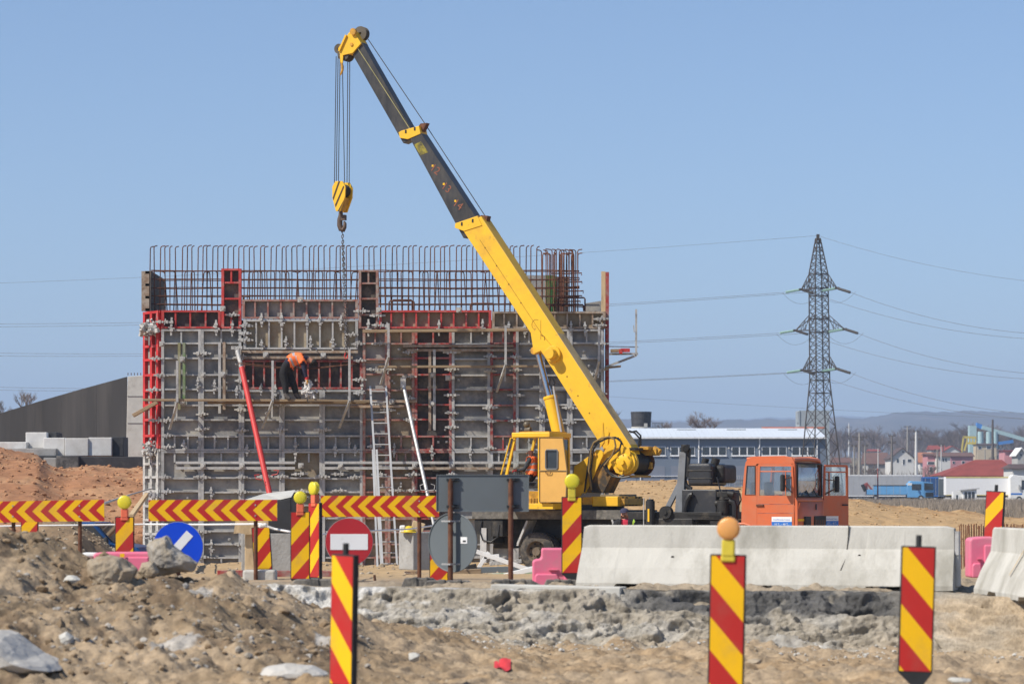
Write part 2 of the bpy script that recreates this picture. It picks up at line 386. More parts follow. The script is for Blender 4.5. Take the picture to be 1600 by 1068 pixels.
def soil_colour(X, Y, Z):
    ang = X / np.maximum(Y, 1) * F + 800
    n = fbm(X * .6, Y * .6, 4); n2 = fbm(X * 2.3 + 9, Y * 2.3, 4); n3 = fbm(X * 9, Y * 9 + 2, 3)
    C = np.broadcast_to(np.array([.35, .267, .178]), X.shape + (3,)).copy()
    C = lerp(C, (.33, .235, .14), sst(-.15, .3, n + .5 * n2) * (Y < 40))                    # damp brown lumps in the near soil
    C = lerp(C, (.43, .335, .225), sst(.0, .35, n2) * (Y < 40) * .6)
    hp = sst(.3, .9, heap_ridge(X)) * (Y < 34.5) * (Y > 24)
    C = lerp(C, (.255, .19, .12), hp * sst(-.35, .2, n + .6 * n2))
    C = lerp(C, (.17, .122, .078), hp * sst(.12, .32, n2 + .3 * n3) * .85)
    e = bank_edge(X); t = (Y - (e - 2.1)) / 2.05
    heapm = sst(.1, .35, heap_ridge(X) - .62)
    bank = sst(.12, .3, t + .35 * n2) * (Y < e + .4) * (1 - heapm * (Y < 35.2)) * (Y < 40) * (Y > 31)
    C = lerp(C, (.335, .298, .24), bank)
    lime = bank * sst(.06, .3, n2 + .25 * n + np.clip((t - .7) * .8, -.2, .14))
    C = lerp(C, (.45, .43, .39), lime * .7)
    top = bank * sst(.62, .8, t + .12 * n2) * sst(1.0, 1.9, X) * sst(6, 4.6, X)
    C = lerp(C, (.12, .118, .115), top * sst(-.15, .1, n2 + n3 * .4))                   # broken asphalt layer under the barrier
    C = lerp(C, (.26, .225, .17), bank * sst(.1, .3, -n2) * .8)
    C = lerp(C, (.40, .325, .23), bank * sst(5.0, 5.9, X + .8 * n2) * .8)
    road = (Y > e - .25) * (Y < 40.5) * 1.
    C = lerp(C, (.30, .25, .185), road * .8)
    # crushed stone patches
    for (cx, cy, rx, ry) in ((-3.1, 26.6, .25, .3), (-3.2, 29.0, .14, .5), (-1.9, 28.6, .1, .4)):
        d = np.sqrt(((X - cx) / rx) ** 2 + ((Y - cy) / ry) ** 2) + .45 * n2 + .3 * n3
        C = lerp(C, (.40, .38, .35), sst(1.02, .9, d) * (Y < 33) * .85)
    # site sand, red soil, berm, dry plain
    C = lerp(C, (.42, .30, .17), sst(41, 46, Y))
    C = lerp(C, (.33, .165, .085), sst(66, 80, Y) * sst(262, 225, ang) * (1 - sst(150, 190, Y)))
    C = lerp(C, (.40, .225, .12), sst(66, 80, Y) * sst(262, 225, ang) * (1 - sst(150, 190, Y)) * sst(-.1, .3, n))
    C = lerp(C, (.24, .17, .105), sst(48, 50, Y) * sst(62, 60, Y) * sst(262, 225, ang))
    C = lerp(C, (.43, .285, .145), sst(90, 110, Y) * sst(600, 700, ang))
    C = lerp(C, (.30, .17, .08), sst(126, 133, Y) * sst(600, 700, ang) * sst(-.1, .2, n2))
    C = lerp(C, (.20, .165, .11), sst(142, 165, Y))
    C = lerp(C, (.16, .13, .09), sst(142, 165, Y) * sst(-.1, .2, fbm(X * .05, Y * .05, 3)))
    return np.clip(C * (1 + .35 * n3[..., None] * (Y < 40)[..., None]), .02, .8)
yy = np.concatenate([np.linspace(15, 23.5, 90), np.arange(23.53, 37.6, .028)]); xa = np.linspace(-10.5, 10.5, 620)
Yg, Ag = np.meshgrid(yy, xa, indexing='ij'); Xg = Ag * (.35 + .65 * Yg / 37.6)
Zg = terrain(Xg, Yg)
Cg = soil_colour(Xg, Yg, Zg)
m_near = vcol_mat('near_soil', .55, 26, fine=14)
tag(grid_obj('dirt_bank', Xg, Yg, Zg, Cg, m_near), kind='structure')
near_strip = Zg[-1], Xg[-1]
# broken face of the cut bank, as its own crumbling sheet
bx = np.linspace(-3.4, 7.6, 640); sp = np.linspace(0, 1, 130)
Sg, Bx = np.meshgrid(sp, bx, indexing='ij')
po = [(-1.95, -.05), (-1.55, .18), (-1.1, .4), (-.75, .56), (-.48, .69), (-.3, .78), (-.19, .84), (-.13, .93), (-.06, .972), (.25, .968), (.5, .85)]
ln = np.concatenate([[0], np.cumsum([math.hypot(po[i + 1][0] - po[i][0], po[i + 1][1] - po[i][1]) for i in range(len(po) - 1)])]); ln /= ln[-1]
Of = np.interp(Sg, ln, [p[0] for p in po]); Bz = np.interp(Sg, ln, [p[1] for p in po]); arc = Sg * 2.75
Be = 36.4 - .26 * (np.clip(Bx, -9, 8) - 1) - 3.2 * sst(4.7, 6.5, Bx) + .22 * fbm(Bx * .7, Bx * 0 + 3, 3)
tp_ = sst(0, .12, Sg) * (1 - .75 * sst(.74, .8, Sg)) * (1 - sst(.86, .98, Sg))
dsp = tp_ * (.20 * fbm(Bx * .9, arc * 1.6, 4) + .14 * np.abs(fbm(Bx * 2.2 + 5, arc * 4.6, 4, .55)) + .085 * fbm(Bx * 7, arc * 9, 4, .6) + .03 * fbm(Bx * 23, arc * 24, 3))
dsp = dsp - .13 * tp_ * sst(.1, .3, fbm(Bx * 1.7 + 60, arc * 3.4 + 9, 4))
lip = (1 - sst(.82, .9, Sg)) * sst(.66, .74, Sg)
By = Be + Of - dsp * .75 + .16 * lip * sst(.0, .25, fbm(Bx * 1.3 + 80, arc * 0, 3)); Bz = Bz + dsp * .6
n_ = fbm(Bx * .6, arc * .8, 4); n2_ = fbm(Bx * 2.1 + 9, arc * 2.6, 4); n3_ = fbm(Bx * 9, arc * 9, 3)
Cb = np.broadcast_to(np.array([.325, .29, .235]), Bx.shape + (3,)).copy()
Cb = lerp(Cb, (.39, .305, .205), sst(.1, -.1, n2_) * sst(.42, .15, Sg) * .7)
Cb = lerp(Cb, (.46, .445, .41), sst(.05, .22, n2_ + .4 * n_ + .12 * sst(.45, .75, Sg)) * .5)
Cb = lerp(Cb, (.105, .103, .10), sst(.55, .68, Sg + .14 * n2_) * sst(1.0, 1.9, Bx) * sst(5.6, 4.4, Bx) * sst(-.22, .02, n2_ + .5 * n3_ + .1))
Cb = lerp(Cb, (.52, .51, .485), sst(.58, .7, Sg + .1 * n2_) * sst(.5, -.1, Bx) * sst(-.2, .1, n2_ + .4 * n3_) * .85)
Cb = lerp(Cb, (.40, .315, .215), sst(4.9, 5.8, Bx + .9 * n2_))
Cb = lerp(Cb, (.31, .26, .195), sst(.83, .88, Sg))
tag(grid_obj('bank_face', Bx, By, Bz, np.clip(Cb * (1 + .4 * n3_[..., None]), .02, .8), vcol_mat('bank_soil', .8, 22, fine=18)), kind='structure')
yy = np.concatenate([np.linspace(37.6, 64, 150), np.linspace(64.3, 150, 260), np.geomspace(151, 9000, 130)])
aa = np.concatenate([-np.geomspace(.9, .241, 24), np.linspace(-.24, .24, 420), np.geomspace(.241, .9, 24)])
Yg, Ag = np.meshgrid(yy, aa, indexing='ij'); Xg = Ag * Yg
Zg = terrain(Xg, Yg)
Zg[0] = np.interp(Xg[0], near_strip[1], near_strip[0])
m_far = vcol_mat('site_soil', .5, 9, fine=3)
tag(grid_obj('ground', Xg, Yg, Zg, soil_colour(Xg, Yg, Zg), m_far), kind='structure')
# the land behind and beside the camera, so that light comes up from it as from the rest
gm = mat('plain_soil', (.33, .25, .155), .95, var=.25, scale=.3)
mb = MB(); mb.add([(-9000, -9000, .45), (9000, -9000, .45), (9000, 14.9, .45), (-9000, 14.9, .45)], [(0, 1, 2, 3)])
tag(mb.build('plain', gm), kind='structure')
mb = MB()
for sx in (-1, 1):
    mb.add([(sx * 6.3, 14.9, .4), (sx * 9000, 14.9, .4), (sx * 9000, 37.7, .4), (sx * 10.4, 37.7, .4)], [(0, 1, 2, 3)])
    mb.add([(sx * 33.7, 37.75, .4), (sx * 9000, 37.75, .4), (sx * 9000, 9000, .4), (sx * 8080, 9000, .4)], [(0, 1, 2, 3)])
tag(mb.build('side_land', gm), kind='structure')

# hills
def hill_range(name, Y0, prof, c, depth, zb):
    px = np.linspace(-900, 2500, 500); r = np.linspace(0, 1, 26)
    P, T = np.meshgrid(px, r, indexing='xy')
    h = np.interp(px, [p[0] for p in prof], [p[1] for p in prof])
    top = CAMZ + (HOR - h) / F * (Y0 + depth)
    X = (P - 800) / F * (Y0 + depth * T); Y = Y0 + depth * T
    Z = zb + (top[None, :] + 9 * fbm(P * .02, P * 0 + 7, 5, .62) - zb) * np.sin(T * math.pi / 2) ** 1.2
    Z = Z + 30 * fbm(X * .0015, Y * .0015, 4) * np.sin(T * math.pi)
    n = fbm(X * .01, Y * .01, 4)
    C = np.broadcast_to(np.array(c), X.shape + (3,)).copy(); C = C * (1 + .6 * n[..., None])
    C = lerp(C, (.30, .24, .19), sst(.28, .42, fbm(X * .0035 + 4, Y * .0035 + 2, 3)) * sst(.2, .4, T) * .7)
    tag(grid_obj(name, X, Y, Z, np.clip(C, .01, 1), vcol_mat(name + '_wood', .8, .06, fine=.05)), kind='structure')
hill_range('hills', 4200, [(-900, 668), (700, 668), (1000, 664), (1180, 662), (1290, 660), (1330, 656), (1400, 649), (1445, 645), (1530, 646), (1600, 645), (2500, 650)], (.085, .07, .06), 1500, 20)
hill_range('distant_hills', 8500, [(-900, 660), (600, 664), (930, 657), (1060, 655), (1150, 656), (1240, 653), (1340, 650), (2500, 640)], (.08, .07, .06), 2500, 20)
# ---------------------------------------------------------------- formwork wall
WY = 88.0
wall = thing('formwork_wall', at(600, 890, WY), 'tall bridge pier formwork of grey and red steel panels clamped together on the sand', 'formwork wall')
WL = wall.location
U = 1 / ppm(WY)
def wbox(mb, x0, x1, y0, y1, d0, d1, mi=0):
    """photo rectangle on the wall plane, standing d0..d1 metres proud of it (towards the camera)"""
    a = at(x0, y0, WY); b = at(x1, y1, WY)
    mb.span((a.x, WY - d0, a.z), (b.x, WY - d1, b.z), mi)
FRAMES = {'g': M_grey, 'r': M_redrow, 'o': M_redold, 'p': M_pink, 'b': M_brn}
SHEETS = {'g': P_grey, 't': P_tan, 'd': P_dark}
def panel(x0, x1, y0, y1, fr, sh, hr=(), vr=(), dep=.185, ew=4.2, rw=2.6, name='formwork_panel', dy=0.):
    mb = MB(); g = .14
    x0 += g; x1 -= g; y0 += g; y1 -= g
    wbox(mb, x0, x0 + ew, y0, y1, dy, dy + dep); wbox(mb, x1 - ew, x1, y0, y1, dy, dy + dep)
    wbox(mb, x0 + ew, x1 - ew, y0, y0 + ew * .7, dy, dy + dep * .98); wbox(mb, x0 + ew, x1 - ew, y1 - ew * .7, y1, dy, dy + dep * .98)
    for h in hr: wbox(mb, x0 + ew, x1 - ew, h - rw / 2, h + rw / 2, dy, dy + dep * .9)
    for v in vr:
        vx, va, vb = v if isinstance(v, tuple) else (v, y0 + ew * .7, y1 - ew * .7)
        wbox(mb, vx - rw / 2, vx + rw / 2, va, vb, dy, dy + dep * .86)
    o = mb.build(name, FRAMES[fr], wall)
    s = MB(); wbox(s, x0 + ew * .5, x1 - ew * .5, y0 + 1, y1 - 1, dy - .02, dy + .006 + .012)
    s.build('face_sheet', SHEETS[sh], o); return o
CX = [253, 315, 378, 441, 504, 567, 606, 648, 706, 766, 806, 847, 890, 943]
UP = [537, 560.5, 585.5, 609, 633, 656, 681]
LO = [747, 768, 789, 809, 830, 850, 870]
def stub(x0, x1, ya, yb, n):
    return [(x0 + (x1 - x0) * (k + 1) / (n + 1), ya, yb) for k in range(n)]
upper = 'g g g g g p p o g o g g g'.split(); upsh = 'g g g g g g t d g g g g g'.split()
lower = 'g g g g g p p o g g g g g'.split(); losh = 'g g g t g t t d g g g g g'.split()
for i in range(13):
    x0, x1 = CX[i], CX[i + 1]
    if i in (2, 3, 4):
        panel(x0, x1, 609, 704, 'g', 'g', [633, 656, 681], stub(x0, x1, 683, 701, 2))
    else:
        panel(x0, x1, 514.5, 704, upper[i], upsh[i], [h + random.uniform(-1, 1) for h in UP], stub(x0, x1, 517, 536, 1) + stub(x0, x1, 682, 701, 2 if i < 6 else 1))
    panel(x0, x1, 704.2, 893, lower[i], losh[i], [h + random.uniform(-1, 1) for h in LO], stub(x0, x1, 708, 722, 1 if i % 3 else 2) + stub(x0, x1, 871, 890, 1))
# upper courses
panel(253, 346, 485, 513.5, 'r', 'd', [], [275, 298, 322])
panel(346.5, 378, 420, 513.5, 'r', 'd', [442, 467, 492], [(362, 423, 441), (362, 494, 510)])
panel(379, 560, 468, 498.5, 'p', 'g', [], [379 + 20.1 * k for k in range(1, 9)])
panel(381, 560, 499.5, 546, 'g', 't', [], [381 + 19.9 * k for k in range(1, 9)])
panel(379, 567, 562.5, 608, 'o', 'd', [], [379 + 17.1 * k for k in range(1, 11)], dy=-.02)
panel(560.5, 592, 422, 513.5, 'p', 'd', [443, 467, 492], [(576, 425, 442)])
panel(592.5, 768, 485, 513.5, 'r', 't', [], [592 + 19.5 * k for k in range(1, 9)])
panel(768.5, 946, 487, 513.8, 'b', 't', [], [768 + 19.7 * k for k in range(1, 9)])
# chamfered corner of red panels on the sunny side
def corner_panel(za, zb, rows, f, s, name='corner_panel'):
    a = at(253, za, WY); b = at(221, za, WY); lo = at(253, zb, WY).z; hi = a.z
    p0 = Vector((a.x, WY - .1, 0)); p1 = Vector((b.x, WY + .75, 0)); d = (p1 - p0); n = Vector((d.y, -d.x, 0)).normalized()
    if n.y > 0: n = -n
    mb = MB()
    for t, w_ in ((.1, .2), (.52, .13), (.94, .12)):
        q = p0 + d * t; mb.beam(q + Vector((0, 0, lo)), q + Vector((0, 0, hi)), .13, w_, up=n)
    for r in rows:
        z = at(0, r, WY).z
        mb.beam(p0 + Vector((0, 0, z)) + n * .01, p1 + Vector((0, 0, z)) + n * .01, .11, .075)
    o = mb.build(name, f, wall)
    sb = MB(); q0, q1 = p0 - n * .05, p1 - n * .05
    sb.prism([q0 + Vector((0, 0, lo)), q1 + Vector((0, 0, lo)), q1 + Vector((0, 0, hi)), q0 + Vector((0, 0, hi))], -n * .02)
    sb.build('face_sheet', s, o)
corner_panel(514, 700, [516, 540, 561, 585, 609, 632, 655, 680, 698], M_red, P_grey)
corner_panel(485, 513, [487, 511], M_red, P_dark)
corner_panel(701, 893, [703, 724, 745, 767, 790, 812, 834, 856, 878, 891], M_splat, mat('cement_sheet', (.36, .36, .335), .9, var=.25, scale=6))
# end panel standing above the corner, seen from inside, and its far neighbours
def endbox(px, y0, y1, Ya, Yb, f, s, name='end_panel'):
    a = at(px, y0, Ya); z1 = a.z; z0 = at(px, y1, Ya).z
    mb = MB()
    for Y in np.linspace(Ya + .08, Yb - .08, 4): mb.box((a.x - .1, Y, (z0 + z1) / 2), (.14, .12, z1 - z0))
    for z in np.linspace(z0 + .05, z1 - .05, 4): mb.box((a.x - .1, (Ya + Yb) / 2, z), (.12, Yb - Ya, .08))
    o = mb.build(name, f, wall)
    sb = MB(); sb.box((a.x, (Ya + Yb) / 2, (z0 + z1) / 2), (.03, Yb - Ya, z1 - z0)); sb.build('face_sheet', s, o)
endbox(235, 423, 486, 88.75, 92.6, M_brn, P_dark)
mb = MB(); a = at(222, 424, 88.9); b = at(234, 486, 88.9); mb.span((a.x, 88.75, a.z), (b.x, 88.9, b.z)); mb.build('end_panel', M_brn, wall)
mb = MB(); a = at(818, 430, 92); b = at(854, 488, 92); mb.span((a.x, 92, a.z), (b.x, 92.1, b.z)); mb.build('back_panel', P_grey, wall)
mb = MB(); a = at(853, 430, 92); b = at(868, 488, 92); mb.span((a.x, 91.97, a.z), (b.x, 92.1, b.z)); mb.build('back_panel', mat('green_form_board', (.015, .2, .05), .6), wall)
mb = MB(); a = at(868, 432, 92); b = at(888, 488, 92); mb.span((a.x, 92, a.z), (b.x, 92.1, b.z)); mb.build('back_panel', P_dark, wall)
mb = MB(); a = at(913, 470, 91); b = at(941, 490, 91); mb.prism([at(913, 474, 91), at(941, 469.5, 91), at(941, 490, 91), at(913, 490, 91)], (0, .12, 0)); mb.build('back_panel', P_grey, wall)
mb = MB(); wbox(mb, 939.5, 946, 424, 513, -.1, .05); mb.build('end_board', M_plyw, wall)
mb = MB(); wbox(mb, 946.2, 951.5, 425, 760, -.6, .06); mb.build('end_board', M_redold, wall)
mb = MB(); wbox(mb, 946.2, 951, 760.5, 893, -.6, .05); mb.build('end_board', M_grey, wall)
# poured core behind the sheets
mb = MB(); a = at(250, 500, WY); b = at(944, 892, WY)
mb.prism([(a.x, WY + .06, a.z), (b.x, WY + .06, a.z), (b.x, WY + 4.2, a.z), (a.x - .6, WY + 4.2, a.z), (a.x - .6, WY + .95, a.z)], (0, 0, b.z - a.z - .2))
mb.build('poured_core', M_congr, wall)

# clamps
def clamp_mesh(name, m, L=.44, seed=0):
    r = random.Random(seed); mb = MB()
    mb.box((0, -.03, 0), (L, .05, .05)); mb.box((-L * .22, -.06, 0), (.06, .09, .1)); mb.box((L * .2, -.06, .005), (.07, .09, .09))
    mb.box((-L * .33, .03, 0), (.04, .12, .06)); mb.box((L * .33, .03, 0), (.04, .12, .06))
    mb.beam((r.uniform(-.06, .03), -.08, -.08), (r.uniform(-.02, .06), -.08, .1), .03, .05); mb.cyl((-L * .05, -.12, 0), (-L * .05, 0, 0), .035, 8)
    for k in range(3): mb.ball((r.uniform(-L * .3, L * .3), r.uniform(-.08, 0), r.uniform(-.02, .035)), r.uniform(.015, .03), 6)
    return mb.mesh(name, m)
CL = [clamp_mesh('clamp', M_splat, .44, 1), clamp_mesh('clamp', M_splat, .5, 2), clamp_mesh('clamp', M_gal, .4, 3)]
def clamp(px, py, rot=0):
    p = at(px, py, WY - .15) - WL
    s = random.uniform(.85, 1.12)
    put('clamp', random.choice(CL), wall, p, (random.uniform(-.1, .1), R(90) * rot + random.uniform(-.04, .04), 0), (s, 1, s))
for x, y in ((256, 503), (364, 492), (244, 560), (252, 586), (240, 609), (262, 656), (262, 680), (246, 656), (262, 698), (258, 745), (262, 768), (236, 772), (242, 776),
             (316, 552), (316, 647), (316, 670), (378, 558), (378, 595), (378, 640), (378, 672), (440, 633), (440, 671), (504, 671), (385, 509), (383, 521), (384, 531),
             (550, 523), (565, 486), (560, 537), (562, 563), (562, 593), (562, 614), (590, 493), (593, 508), (592, 537), (640, 550), (640, 588), (640, 622), (640, 655),
             (706, 550), (706, 577), (706, 617), (706, 645), (706, 667), (766, 557), (766, 580), (766, 637), (766, 658), (806, 557), (806, 578), (806, 617), (848, 637), (848, 657), (806, 657),
             (939, 498), (937, 508), (940, 537), (940, 577), (940, 615), (920, 585), (890, 637), (316, 745), (378, 745), (414, 744), (468, 740), (530, 740), (553, 745), (530, 766), (585, 697), (645, 741), (592, 741),
             (645, 766), (706, 741), (470, 768), (378, 768), (316, 830), (378, 850), (441, 870), (316, 870), (253, 830), (253, 806), (237, 840), (238, 860), (244, 852), (470, 812), (530, 860),
             (440, 744), (504, 744), (620, 766), (690, 766), (766, 700), (890, 660), (890, 560), (606, 577), (585, 577), (606, 640), (588, 632)):
    clamp(x, y)
for x, y in ((268, 510), (338, 512), (363, 513), (409, 500), (440, 502), (480, 502), (500, 502), (533, 504), (447, 535), (485, 536), (520, 536), (409, 540), (288, 697), (386, 703), (462, 703), (524, 703), (555, 703),
             (616, 703), (675, 706), (735, 706), (792, 706), (830, 704), (686, 512), (754, 510), (795, 512), (820, 516), (892, 512), (914, 514), (309, 600), (335, 604), (370, 612), (430, 612), (576, 512), (605, 512), (330, 770), (490, 772), (330, 855), (408, 608), (566, 608)):
    clamp(x, y, 1)
# crust of cement on the corner clamps
mb = MB()
for k in range(130):
    c = at(220 + 27 * random.random() ** .9, random.gauss(514, 5), WY - random.uniform(-.3, .2)); mb.box(c, [random.uniform(.04, .13) for _ in range(3)], Matrix.Rotation(random.random() * 3, 3, Vector((random.random(), random.random(), random.random()))))
for k in range(80):
    c = at(random.uniform(222, 245), random.gauss(703, 6), WY - random.uniform(-.35, .1)); mb.box(c, [random.uniform(.03, .11) for _ in range(3)], Matrix.Rotation(random.random() * 3, 3, Vector((random.random(), random.random(), random.random()))))
tag(mb.build('cement_crust', M_splat, wall), kind='stuff')

# waler channels, each pair of two steel channels with its plates
def waler(x0, x1, y, m, h=4.0, d=.16, name='waler'):
    mb = MB(); wbox(mb, x0, x1, y - h / 2, y + h / 2, d, d + .11)
    o = mb.build(name, m, wall)
    return o
for x0, x1, y, m in ((276, 462, 722.5, M_gal), (276, 462, 731, M_gal), (508, 640, 722.5, M_gal), (508, 645, 731, M_gal), (640, 852, 722.5, M_gal), (645, 850, 731.5, M_brn), (852, 946, 723, M_gal),
                     (378, 560, 550, M_brn), (382, 552, 559, M_brn), (545, 652, 627, M_brn), (548, 632, 635, M_brn), (630, 802, 541, M_brn), (636, 806, 547.5, M_brn)):
    waler(x0, x1, y, m)
def vwaler(x, y0, y1, m, w=4.2):
    mb = MB(); wbox(mb, x - w / 2, x + w / 2, y0, y1, .16, .28); mb.build('hung_channel', m, wall)
M_grn = mat('green_channel', (.12, .2, .07), .7, var=.25, dirt=(.3, .29, .24), damt=.46, dscale=3)
for x, y0, y1, m in ((281.5, 536, 640, mat('olive_channel', (.24, .23, .12), .75, var=.25, dirt=(.33, .31, .26), damt=.45)), (289, 536, 632, M_grn), (344.5, 535, 646, M_gal), (351.5, 535, 640, M_brn), (672, 547, 672, M_brn), (679, 547, 672, M_gal)):
    vwaler(x, y0, y1, m)
nut = MB(); nut.cyl((0, -.1, 0), (0, .05, 0), .055, 8); nut.box((0, .02, 0), (.16, .03, .16)); nutm = nut.mesh('wing_nut', M_splat)
for x, y in ((317, 727), (378, 727), (470, 727), (532, 727), (648, 727), (706, 727), (767, 727), (806, 727), (285, 561), (348, 585), (285, 628), (348, 628), (676, 586), (676, 630), (415, 554), (505, 555), (469, 468), (717, 484), (348, 482), (317, 585), (765, 608), (700, 590), (847, 608), (378, 628), (440, 628), (612, 627), (253, 537), (592, 484)):
    put('wing_nut', nutm, wall, at(x, y, WY - .3) - WL)
rod = MB(); rod.cyl((0, -.38, 0), (0, .05, 0), .016, 6); rod.box((0, -.06, 0), (.07, .02, .07)); rodm = rod.mesh('tie_rod', M_gal)
for k in range(70):
    x = random.choice(CX[1:]) + random.choice([-9, 9, 22, -22]) + random.uniform(-3, 3); y = random.choice([548, 572, 597, 644, 668, 692, 738, 757, 778, 798, 820, 840]) + random.uniform(-3, 3)
    if x < 936: put('tie_rod', rodm, wall, at(x, y, WY - .02) - WL, (random.uniform(-.08, .08), 0, random.uniform(-.1, .1)))
# platform brackets
def bracket(x, yt, yb, lean=10):
    mb = MB(); D = WY - .2
    a = at(x, yt, D - .85); b = at(x, yb - 42, D - .85); c = at(x - lean, yb, D)
    mb.beam(a, b, .07, .07); mb.beam(b, at(x - lean * .4, yb - 25, D - .6), .07, .06); mb.beam(at(x - lean * .4, yb - 25, D - .6), c, .07, .05)
    mb.beam(at(x - 1, yb - 48, D - .85), at(x - 1, yb - 48, D), .06, .08)
    mb.beam(at(x - 1, yb - 48, D), at(x - 1, yb - 16, D), .05, .05)
    mb.build('platform_bracket', M_gal, wall)
for x, yt, yb, l in ((277, 563, 670, 12), (426, 563, 668, 16), (546, 545, 668, 16), (607, 505, 600, 12), (790, 508, 612, 14), (936, 510, 606, 10)):
    bracket(x, yt, yb, l)
mb = MB(); D = WY - .1
mb.beam(at(952, 553, D), at(997, 552.5, D), .05, .06); mb.beam(at(994, 483, D), at(994, 556, D), .06, .06); mb.beam(at(994, 555, D), at(945, 574, D), .06, .07); mb.beam(at(952, 541, D), at(997, 542, D + .6), .03, .03)
mb.beam(at(990, 508, D), at(991, 519, D), .03, .03)
mb.build('platform_bracket', M_gal, wall)

# wooden planks on the brackets: each can be lifted off
def plank(x0, y0, x1, y1, h, label, d=.55, w=.26, grp=None):
    mb = MB(); mb.beam(at(x0, y0, WY - d), at(x1, y1, WY - d), w, h / ppm(WY))
    o = mb.build('wooden_plank', M_wood, bevel=.008); tag(o, label, 'plank', grp); return o
plank(224, 624.5, 480, 625.5, 3.6, 'long wooden scaffold plank carrying the bending worker in the orange vest', .86)
plank(325, 629, 577, 629.5, 3.2, 'scaffold plank edge just below the boards the bending worker stands on', .6)
plank(482, 625, 578, 627, 3.4, 'short end plank between the bending worker and the ladder top', .9)
plank(567, 517.5, 848, 515, 4.4, 'long brown plank lying under the top row of red panels beside the boom', .5)
plank(590, 573, 903, 572, 3.4, 'pale new plank crossing the wall above the aluminium ladder', .5)
plank(208, 649, 246, 628, 5.2, 'short dark plank slanting down off the red corner of the formwork', .3)
plank(945, 574.5, 970, 572, 3, 'short plank stub poking out past the wall end below the guard rail', .4)
plank(954, 548, 982, 547, 5, 'dark plank lying on the guard rail bracket outside the wall end', .3, .3)
mb = MB(); mb.box(at(977, 547, WY - .48), (.28, .12, .11)); mb.box(at(970, 549, WY - .5), (.1, .12, .13)); tag(mb.build('red_capped_block', M_red), 'small red capped block lying on the plank outside the wall end', 'block')

# ---------------------------------------------------------------- rebar
cage = thing('rebar_cage', at(570, 500, 90), 'rusty reinforcement bars rising in a hooked row above the whole formwork', 'rebar cage')
def hooked(Y, y0, y1, hook, lean=0.):
    a = at(800, y0, Y); b = at(800, y1, Y); H = b.z - a.z; r = .06
    pts = [(0, 0, 0), (lean * .5, 0, H * .5), (lean, 0, H - r)] + ([(lean + r * .4, 0, H - r * .25), (lean + r, 0, H), (lean + r + hook, .0, H + .01)] if hook else [(lean, 0, H)])
    mb = MB(); mb.tube(pts, .0175, 5); return mb.mesh('rebar', M_rebar), a.z
talls = [hooked(88.9, 492, 384.5 + random.uniform(-.5, .5), hk, ln) for hk in (.03, .06, .07, .09) for ln in (-.02, .02)]
shorts = [hooked(90.6, 500, 424 + random.uniform(-1, 1), hk, ln) for hk in (.05, .1) for ln in (-.04, .03, .09)]
x = 234.
while x < 846:
    if not (250 < x < 258):
        me, z = random.choice(talls); X = at(x, 0, 88.9).x + random.uniform(-.015, .015)
        put('rebar', me, cage, Vector((X, 88.9 + random.uniform(-.05, .05), z + random.uniform(-.02, .02))) - cage.location, (0, random.uniform(-.008, .008), R(random.choice([0, 0, 10, -15, 20, 40]))))
    x += random.choice([7.6, 8.2, 8.6, 9.])
x = 262.
while x < 812:
    me, z = random.choice(shorts); X = at(x, 0, 90.6).x
    put('rebar', me, cage, Vector((X, 90.6, z)) - cage.location, (0, random.uniform(-.01, .01), R(random.choice([0, 180]) + random.uniform(-30, 30))))
    x += random.choice([7.9, 8.5, 9.])
for y in (422.5, 436.5, 449.5, 462, 475):
    for Y, e in ((88.86, 0), (90.64, 1)):
        mb = MB(); pts = [at(q, y + e * 1.2 + random.uniform(-.7, .7), Y) for q in np.linspace(236, 905, 14)]
        mb.tube(pts, .016, 5); mb.build('rebar', M_rebar, cage)
# dense end of the cage
M_rust2 = mat('fresh_rust_rebar', (.17, .07, .04), .9, var=.4, scale=9, rnd=.25)
d1 = [hooked(88.9, 490, 391, hk) for hk in (.02, .08, .16)]
for me, _ in d1: me.materials[0] = M_rust2
for x in (848, 853, 857.5, 862, 866, 870, 874, 878, 882, 885.5, 889, 892.5, 896, 899, 902.5):
    for q in range(2):
        me, z = random.choice(d1); Y = 88.8 + q * 1.3 + random.uniform(-.2, .2); X = at(x + random.uniform(-1.5, 1.5), 0, Y).x
        put('rebar', me, cage, Vector((X, Y, z)) - cage.location, (0, random.uniform(-.012, .012), R(random.choice([0, 180, 200])))) 
for y in (427, 434, 440, 448, 455, 462, 470, 478):
    mb = MB(); x1 = random.uniform(902, 912)
    mb.tube([at(random.uniform(860, 872), y, 88.9), at(885, y + random.uniform(-1, 1), 88.95), at(x1, y + random.uniform(-1, 1), 89), at(x1 - .5, y + 3, 89)], .02, 5); mb.build('rebar', M_rust2, cage)
for x0, x1, y0, y1 in ((860, 912, 476, 486), (872, 914, 465, 486), (608, 647, 470, 485), (735, 771, 474, 486), (613, 644, 468.5, 486), (380, 390, 463, 469)):
    mb = MB(); Y = 88.7
    mb.tube([at(x0, y1, Y), at(x0, y0 + 2, Y), at(x0 + 1.5, y0, Y), at(x1 - 1.5, y0, Y), at(x1, y0 + 2, Y), at(x1, y1, Y)], .025, 5); mb.build('stirrup', M_rebar, cage)

